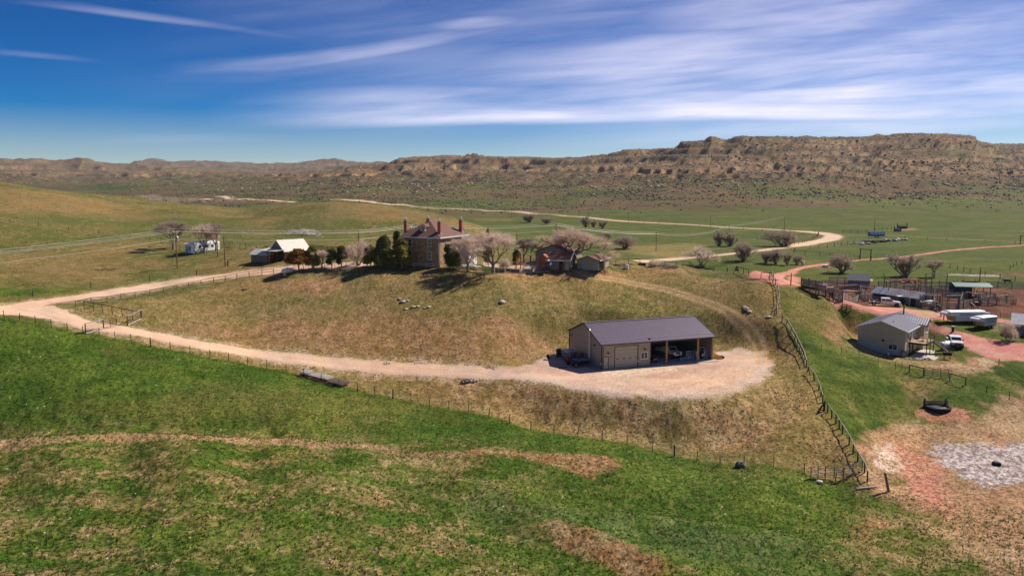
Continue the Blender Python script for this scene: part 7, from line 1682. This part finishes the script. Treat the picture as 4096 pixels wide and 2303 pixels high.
picnic('white topped picnic table left of the dark trunked tree', 1860, 1072, m_white, R(-15)); picnic('white topped picnic table right of the dark trunked tree', 1888, 1071, m_white, R(-15)); picnic('white topped picnic table at the edge of the lawn, nearest the gravel', 1906, 1077, m_white, R(-20)); picnic('green picnic table behind the grey rail fence by the house', 1825, 1080, mat('green_bench_paint', (.04,.12,.08), .6, .1, 3), R(-15))
tb2 = empty('grey_tub', G(2192, 1089) , R(-20)); tb2.location = G(2113, 1087); tag(tb2, 'pale grey stock tub at the left end of the rust red fence', 'tub'); MB().prism([(-.9,0),(.9,0),(1.0,.7),(-1.0,.7)],-.45,.45,'y').build('basin', m_tan_gable, tb2); MB().box(-1.05,1.05,-.5,.5,.7,.76).build('lid', m_white, tb2)
for i, (px, l, w_) in enumerate(((2055,'long timber planter box on the lawn beside the grey tub',1.5),(2002,'short dark planter box right of the big leaning trunk',1.1))):
    o = empty('planter_box', G(px, 1087), R(-18), l, 'planter', 'planter boxes on the lawn'); MB().box(-w_,w_,-.4,.4,0,.6).build('box', m_greywood, o); MB().box(-w_+.08,w_-.08,-.32,.32,.6,.63).build('soil', m_darkwood, o)
arb = empty('red_arbor', G(2268, 1085), R(-20), 'rust red timber gate arbor at the corner of the wash house', 'arbor')
for x in (-.55,.55): MB().box(x-.07,x+.07,-.07,.07,0,2.5).build('post', m_redwood, arb)
MB().bar((-.85,0,2.55),(.85,0,2.62),.16,.12).build('beam', m_redwood, arb); MB().box(-.45,.45,-.03,.03,.3,1.8).build('gate', m_tan_gable, arb)
# ================================================================== ground cover one cannot count
def scatter(name, label, cat, n, gen, m, kind='tuft', seed=1):
    rr = np.random.RandomState(seed); xs, ys, ss = gen(rr, n); zs = height(xs, ys); n = len(xs); V_ = []; F_ = []
    if kind == 'tuft':
        nb = 5; a = rr.uniform(0, 6.28, (n, nb)); lean = rr.uniform(.15, .7, (n, nb)); h = ss[:, None] * rr.uniform(.6, 1.2, (n, nb)); w = ss[:, None] * .16
        bx = xs[:, None] + rr.normal(0, .22, (n, nb)) * ss[:, None]; by_ = ys[:, None] + rr.normal(0, .22, (n, nb)) * ss[:, None]; bz = zs[:, None] - .03
        ca_, sa_ = np.cos(a), np.sin(a)
        A_ = np.stack([bx - sa_ * w, by_ + ca_ * w, bz + 0 * h], -1); B_ = np.stack([bx + sa_ * w, by_ - ca_ * w, bz + 0 * h], -1); T_ = np.stack([bx + ca_ * h * lean, by_ + sa_ * h * lean, bz + h], -1)
        V_ = np.stack([A_, B_, T_], 2).reshape(-1, 3); F_ = np.arange(len(V_)).reshape(-1, 3)
    elif kind == 'dot':
        oc = np.array([(1,0,0),(-1,0,0),(0,1,0),(0,-1,0),(0,0,1),(0,0,-.5)]); fi = np.array([(0,2,4),(2,1,4),(1,3,4),(3,0,4),(2,0,5),(1,2,5),(3,1,5),(0,3,5)])
        k = rr.uniform(.6, 1.3, (n, 6, 1)); V_ = oc[None] * k * ss[:, None, None] * np.array([1, 1, .8]) + np.stack([xs, ys, zs + ss * .2], -1)[:, None]
        V_ = V_.reshape(-1, 3); F_ = (fi[None] + np.arange(n)[:, None, None] * 6).reshape(-1, 3)
    else:
        t = (1 + 5 ** .5) / 2; ic = np.array([(-1,t,0),(1,t,0),(-1,-t,0),(1,-t,0),(0,-1,t),(0,1,t),(0,-1,-t),(0,1,-t),(t,0,-1),(t,0,1),(-t,0,-1),(-t,0,1)]) / 1.9
        fi = np.array([(0,11,5),(0,5,1),(0,1,7),(0,7,10),(0,10,11),(1,5,9),(5,11,4),(11,10,2),(10,7,6),(7,1,8),(3,9,4),(3,4,2),(3,2,6),(3,6,8),(3,8,9),(4,9,5),(2,4,11),(6,2,10),(8,6,7),(9,8,1)])
        k = rr.uniform(.65, 1.25, (n, 12, 1)); fl = .75 if kind == 'bush' else .5
        V_ = ic[None] * k * ss[:, None, None] * np.array([1, 1, fl]) + np.stack([xs, ys, zs + ss * fl * .3], -1)[:, None]
        V_ = V_.reshape(-1, 3); F_ = (fi[None] + np.arange(n)[:, None, None] * 12).reshape(-1, 3)
    me = bpy.data.meshes.new(name); me.vertices.add(len(V_)); me.vertices.foreach_set('co', V_.astype(np.float32).ravel()); me.loops.add(F_.size); me.loops.foreach_set('vertex_index', F_.astype(np.int32).ravel())
    me.polygons.add(len(F_)); me.polygons.foreach_set('loop_start', np.arange(0, F_.size, 3, dtype=np.int32)); me.polygons.foreach_set('loop_total', np.full(len(F_), 3, np.int32)); me.update(calc_edges=True); me.materials.append(m)
    o = bpy.data.objects.new(name, me); COL.objects.link(o); tag(o, label, cat, kind='stuff'); return o
def maskat(mk, x, y):
    c = np.clip((x / y + 1.05) / 2.1 * (NC - 1), 0, NC - 1).astype(int); r_ = np.clip(np.interp(np.log(y), LY, np.arange(NR)), 0, NR - 1).astype(int); return mk[r_, c]
clear = 1 - np.clip(hard + (roadf > .3) + corral * .8 + pond, 0, 1)
def region(y0, y1, mk, smin, smax, amax=.80, pw=1.):
    def gen(rr, n):
        y = np.exp(rr.uniform(math.log(y0), math.log(y1), n)); a = rr.uniform(-amax, amax, n); x = a * y; ok = rr.rand(n) < maskat(mk, x, y); s = rr.uniform(smin, smax, n)
        return x[ok], y[ok], s[ok]
    return gen
dryn = sstep(-.05, .3, fbm(XX / 5, YY / 5, 3, 501)); grn = 1 - dryn
m_tg = leafmat('green_grass_blades', (.075,.125,.020), .3, .3); m_td = leafmat('dry_grass_blades', (.42,.32,.15), .25, .3); m_tk = leafmat('dark_grass_blades', (.030,.062,.012), .3, .3)
m_sage = mat('sagebrush_leaves', (.115,.11,.075), .95, .3, .2); m_sage2 = mat('dark_scrub', (.075,.068,.045), .95, .3, .2)
not_shed = clear * (1 - polymask([(2268,1395),(2405,1478),(2860,1442),(2800,1385)], .5))
scatter('green_grass', 'short green grass tufts over the near meadow', 'grass', 60000, region(46, 125, not_shed * meadow * (.25 + .75 * grn), .10, .26), m_tg, seed=2)
scatter('dark_grass', 'dark grass clumps mottling the near meadow', 'grass', 26000, region(46, 120, not_shed * meadow * (.15 + .85 * sstep(-.1, .3, N2)), .10, .24), m_tk, seed=3)
scatter('dry_grass', 'dry straw coloured tufts on the rise and ridges', 'grass', 70000, region(46, 190, not_shed * (rise * .55 + meadow * .28 * dryn + marsh * .5 + east * .12), .10, .24), m_td, seed=4)
scatter('slope_clods', 'dark weed clumps on the rise and bank', 'weeds', 42000, region(85, 175, not_shed * (rise * sstep(-.25, .25, N8 + N2 * .5) + east * .35 * sstep(0, .3, N8)), .05, .13), mat('olive_clumps', (.085,.078,.024), .95, .35, .3), 'clod', seed=5)
sagem = sstep(590, 840, YY) * clear * (roadf_v < .1) * (1 - vm * .97) * np.clip(.12 + sstep(-.15, .35, rel1 + rel2 * .6), 0, 1)
scatter('sagebrush', 'grey sagebrush dotting the far rangeland hills', 'sagebrush', 85000, region(560, 2600, sagem * .9, .5, 1.35, .8), m_sage, 'dot', 6)
scatter('hill_scrub', 'dark juniper scrub on the far slopes', 'scrub', 42000, region(700, 2600, hillm * sstep(-.05, .3, rel2 + rel1 * .5), .7, 2.1, .8), m_sage2, 'dot', 7)  # dark scrub clumps only, spread by slope noise
scatter('hill_rocks', 'pale sandstone blocks strewn along the far ledges', 'rocks', 22000, region(700, 2600, hillm * np.clip(outc * 1.2 + .05, 0, 1), 1.0, 3.2, .8), mat('ledge_sandstone', (.52,.39,.26), .9, .25, .05), 'clod', 8)
scatter('near_brush', 'low brush and stones on the middle distance slopes', 'brush', 9000, region(190, 480, clear * .6 * (.1 + .9 * sstep(.05, .35, N25 + N8 * .5)) * (1 - vm * .85), .12, .35, .8), m_sage, 'clod', 9)
scatter('pale_stones', 'small pale stones scattered in the grass', 'stones', 4500, region(46, 330, clear * .16, .03, .13, .8), m_rocks, 'clod', 10)
# ------------------------------------------------------------------ thin air
hzb = MB().box(-13000, 13000, -60, 12800, -60, 330).build('haze', bpy.data.materials.new('air'))
am = hzb.data.materials[0]; am.use_nodes = True; an = am.node_tree; an.nodes.clear(); ao = an.nodes.new('ShaderNodeOutputMaterial'); av = an.nodes.new('ShaderNodeVolumePrincipled')
av.inputs['Color'].default_value = (.80, .82, .95, 1); av.inputs['Density'].default_value = .00003; av.inputs['Anisotropy'].default_value = .2; an.links.new(av.outputs[0], ao.inputs['Volume']); tag(hzb, kind='stuff')
for k, v in BT.items():
    if k not in used_proto:
        for c in list(v.children): bpy.data.objects.remove(c)
        bpy.data.objects.remove(v)
for o in bpy.data.objects:
    for kk in ('w', 'h'):
        if kk in o: del o[kk]
# ------------------------------------------------------------------ sky and sun
sun_dir = Vector((.61, .38, .70)).normalized()
w = bpy.data.worlds.new('World'); scene.world = w; w.use_nodes = True
nt = w.node_tree; nt.nodes.clear()
out = nt.nodes.new('ShaderNodeOutputWorld'); bg = nt.nodes.new('ShaderNodeBackground'); nt.links.new(bg.outputs[0], out.inputs[0])
sky = nt.nodes.new('ShaderNodeTexSky'); sky.sky_type = 'NISHITA'; sky.sun_disc = False
sky.sun_elevation = math.asin(sun_dir.z); sky.sun_rotation = math.atan2(sun_dir.x, sun_dir.y); sky.altitude = 1400; sky.air_density = 1.0; sky.dust_density = .6; sky.ozone_density = 2.5
bg.inputs[1].default_value = .095
tc = nt.nodes.new('ShaderNodeTexCoord'); sep = nt.nodes.new('ShaderNodeSeparateXYZ'); nt.links.new(tc.outputs['Generated'], sep.inputs[0])
def M(op, a, b=None, c=None):
    n = nt.nodes.new('ShaderNodeMath'); n.operation = op
    for i, v in enumerate((a, b, c)):
        if v is None: continue
        if isinstance(v, (int, float)): n.inputs[i].default_value = v
        else: nt.links.new(v, n.inputs[i])
    return n.outputs[0]
def SS(v, a, b, lo=0., hi=1.):
    n = nt.nodes.new('ShaderNodeMapRange'); n.interpolation_type = 'SMOOTHSTEP'; nt.links.new(v, n.inputs[0])
    for i, x in enumerate((a, b, lo, hi)):
        if isinstance(x, (int, float)): n.inputs[1 + i].default_value = x
        else: nt.links.new(x, n.inputs[1 + i])
    return n.outputs[0]
def N3(x, y, z, scale, detail=5, rough=.6, dist=0.):
    cb = nt.nodes.new('ShaderNodeCombineXYZ')
    for i, v in enumerate((x, y, z)):
        if isinstance(v, (int, float)): cb.inputs[i].default_value = v
        else: nt.links.new(v, cb.inputs[i])
    n = nt.nodes.new('ShaderNodeTexNoise'); n.inputs['Scale'].default_value = scale; n.inputs['Detail'].default_value = detail
    n.inputs['Roughness'].default_value = rough; n.inputs['Distortion'].default_value = dist; nt.links.new(cb.outputs[0], n.inputs['Vector']); return n.outputs['Fac']
yy = M('MAXIMUM', sep.outputs[1], .05)
U = M('DIVIDE', sep.outputs[0], yy); V = M('DIVIDE', sep.outputs[2], yy)      # direction toward the north, as slopes
def uv(px, py):
    a, t = azt(px, py); return a, t
# slow bend added to the direction so that the bands are not ruler-straight
bend = M('MULTIPLY', M('SUBTRACT', N3(U, V, 0., 1.6, 2), .5), .06)
Vb = M('ADD', V, bend)
cirrus = None
def add(m):
    global cirrus
    cirrus = m if cirrus is None else M('MAXIMUM', cirrus, m)
def streak(p0, p1, half_lo, half_hi, amp, fib=60., u_soft=.15, seed=0., curve=0.):
    """a feathered band between two bearings; half widths below and above its line"""
    (u0, v0), (u1, v1) = uv(*p0), uv(*p1); s = (v1 - v0) / (u1 - u0)
    line = M('MULTIPLY_ADD', M('SUBTRACT', U, u0), s, v0)
    if curve:
        t = M('DIVIDE', M('SUBTRACT', U, u0), u1 - u0); line = M('ADD', line, M('MULTIPLY', M('MULTIPLY', t, M('SUBTRACT', t, 1.)), curve))
    d = M('SUBTRACT', M('ADD', V, M('MULTIPLY', bend, .35)), line)
    fibn = N3(M('MULTIPLY', U, 1.0), M('MULTIPLY', d, 14.), seed, 2.2, 4, .52)
    lo = SS(d, -half_lo, -half_lo * .1); hi = SS(d, half_hi, half_hi * .05)
    e0 = SS(U, u0 - u_soft * .3, u0 + u_soft); e1 = SS(U, u1 + u_soft, u1 - u_soft)
    m = M('MULTIPLY', M('MULTIPLY', lo, hi), M('MULTIPLY', e0, e1))
    add(M('MULTIPLY', M('MULTIPLY', m, SS(fibn, .25, .68, .25, 1.)), amp))
streak((1000, 474), (4300, 448), .018, .060, .85, seed=1., u_soft=.30, curve=-.0)
streak((1500, 460), (4300, 200), .05, .14, .72, seed=2., u_soft=.5)
streak((2300, 400), (4700, 260), .12, .22, .95, seed=22., u_soft=.5, fib=1)
streak((2300, 420), (4400, 60), .10, .20, .85, seed=3., u_soft=.5)
streak((2500, 110), (4300, -60), .05, .10, .9, seed=4., u_soft=.4)
streak((650, 275), (2050, 100), .020, .020, .42, seed=5., u_soft=.20, curve=.05)
streak((1650, 125), (2080, 80), .022, .016, .55, seed=6., u_soft=.10)
streak((60, 0), (1300, 170), .007, .009, .22, seed=7., u_soft=.14, curve=-.02)
streak((-100, 195), (280, 225), .006, .006, .22, seed=8., u_soft=.08)
streak((300, 560), (900, 548), .010, .012, .16, seed=9., u_soft=.12)
streak((400, 330), (2600, 200), .05, .08, .20, seed=12., u_soft=.4)
streak((900, -200), (3500, -420), .25, .25, .5, seed=10., u_soft=.5)
wide = M('MULTIPLY', SS(N3(M('MULTIPLY', U, .8), M('MULTIPLY', V, 6.), 5., 2.2, 6, .65), .38, .75), SS(M('SUBTRACT', V, M('MULTIPLY', U, -.12)), .12, .32, 0., .36))
add(M('MULTIPLY', wide, SS(U, -.6, .6, .15, 1.)))
brk = N3(M('MULTIPLY', U, 1.), M('MULTIPLY', M('SUBTRACT', V, M('MULTIPLY', U, .10)), 7.), 9., 2.4, 4, .55)
cov = M('MULTIPLY', cirrus, SS(brk, .28, .66, .34, 1.1))
cov = M('MULTIPLY', cov, SS(sep.outputs[2], .02, .06))
hsv = nt.nodes.new('ShaderNodeHueSaturation'); hsv.inputs['Saturation'].default_value = 1; hsv.inputs['Value'].default_value = .60; hsv.inputs['Hue'].default_value = .520; nt.links.new(sky.outputs[0], hsv.inputs['Color'])
nt.links.new(SS(V, .0, .20, 1.5, 2.25), hsv.inputs['Saturation']); nt.links.new(SS(V, .03, .26, .68, .56), hsv.inputs['Value'])
mx = nt.nodes.new('ShaderNodeMix'); mx.data_type = 'RGBA'; nt.links.new(M('MINIMUM', cov, .95), mx.inputs[0]); nt.links.new(hsv.outputs[0], mx.inputs[6]); mx.inputs[7].default_value = (8.4, 7.9, 9.2, 1)
nt.links.new(mx.outputs[2], bg.inputs[0])
sl = bpy.data.lights.new('sun', 'SUN'); sl.energy = 4.8; sl.angle = R(.53); sl.color = (1, .92, .81)
so = bpy.data.objects.new('sun', sl); COL.objects.link(so); so.rotation_euler = sun_dir.to_track_quat('Z', 'Y').to_euler(); so.location = (60, 60, 200)
scene.view_settings.view_transform = 'Standard'; scene.view_settings.look = 'None'; scene.view_settings.exposure = .48; scene.view_settings.gamma = 1
scene.cycles.max_bounces = 5; scene.cycles.diffuse_bounces = 2; scene.cycles.glossy_bounces = 2
scene.cycles.use_denoising = True
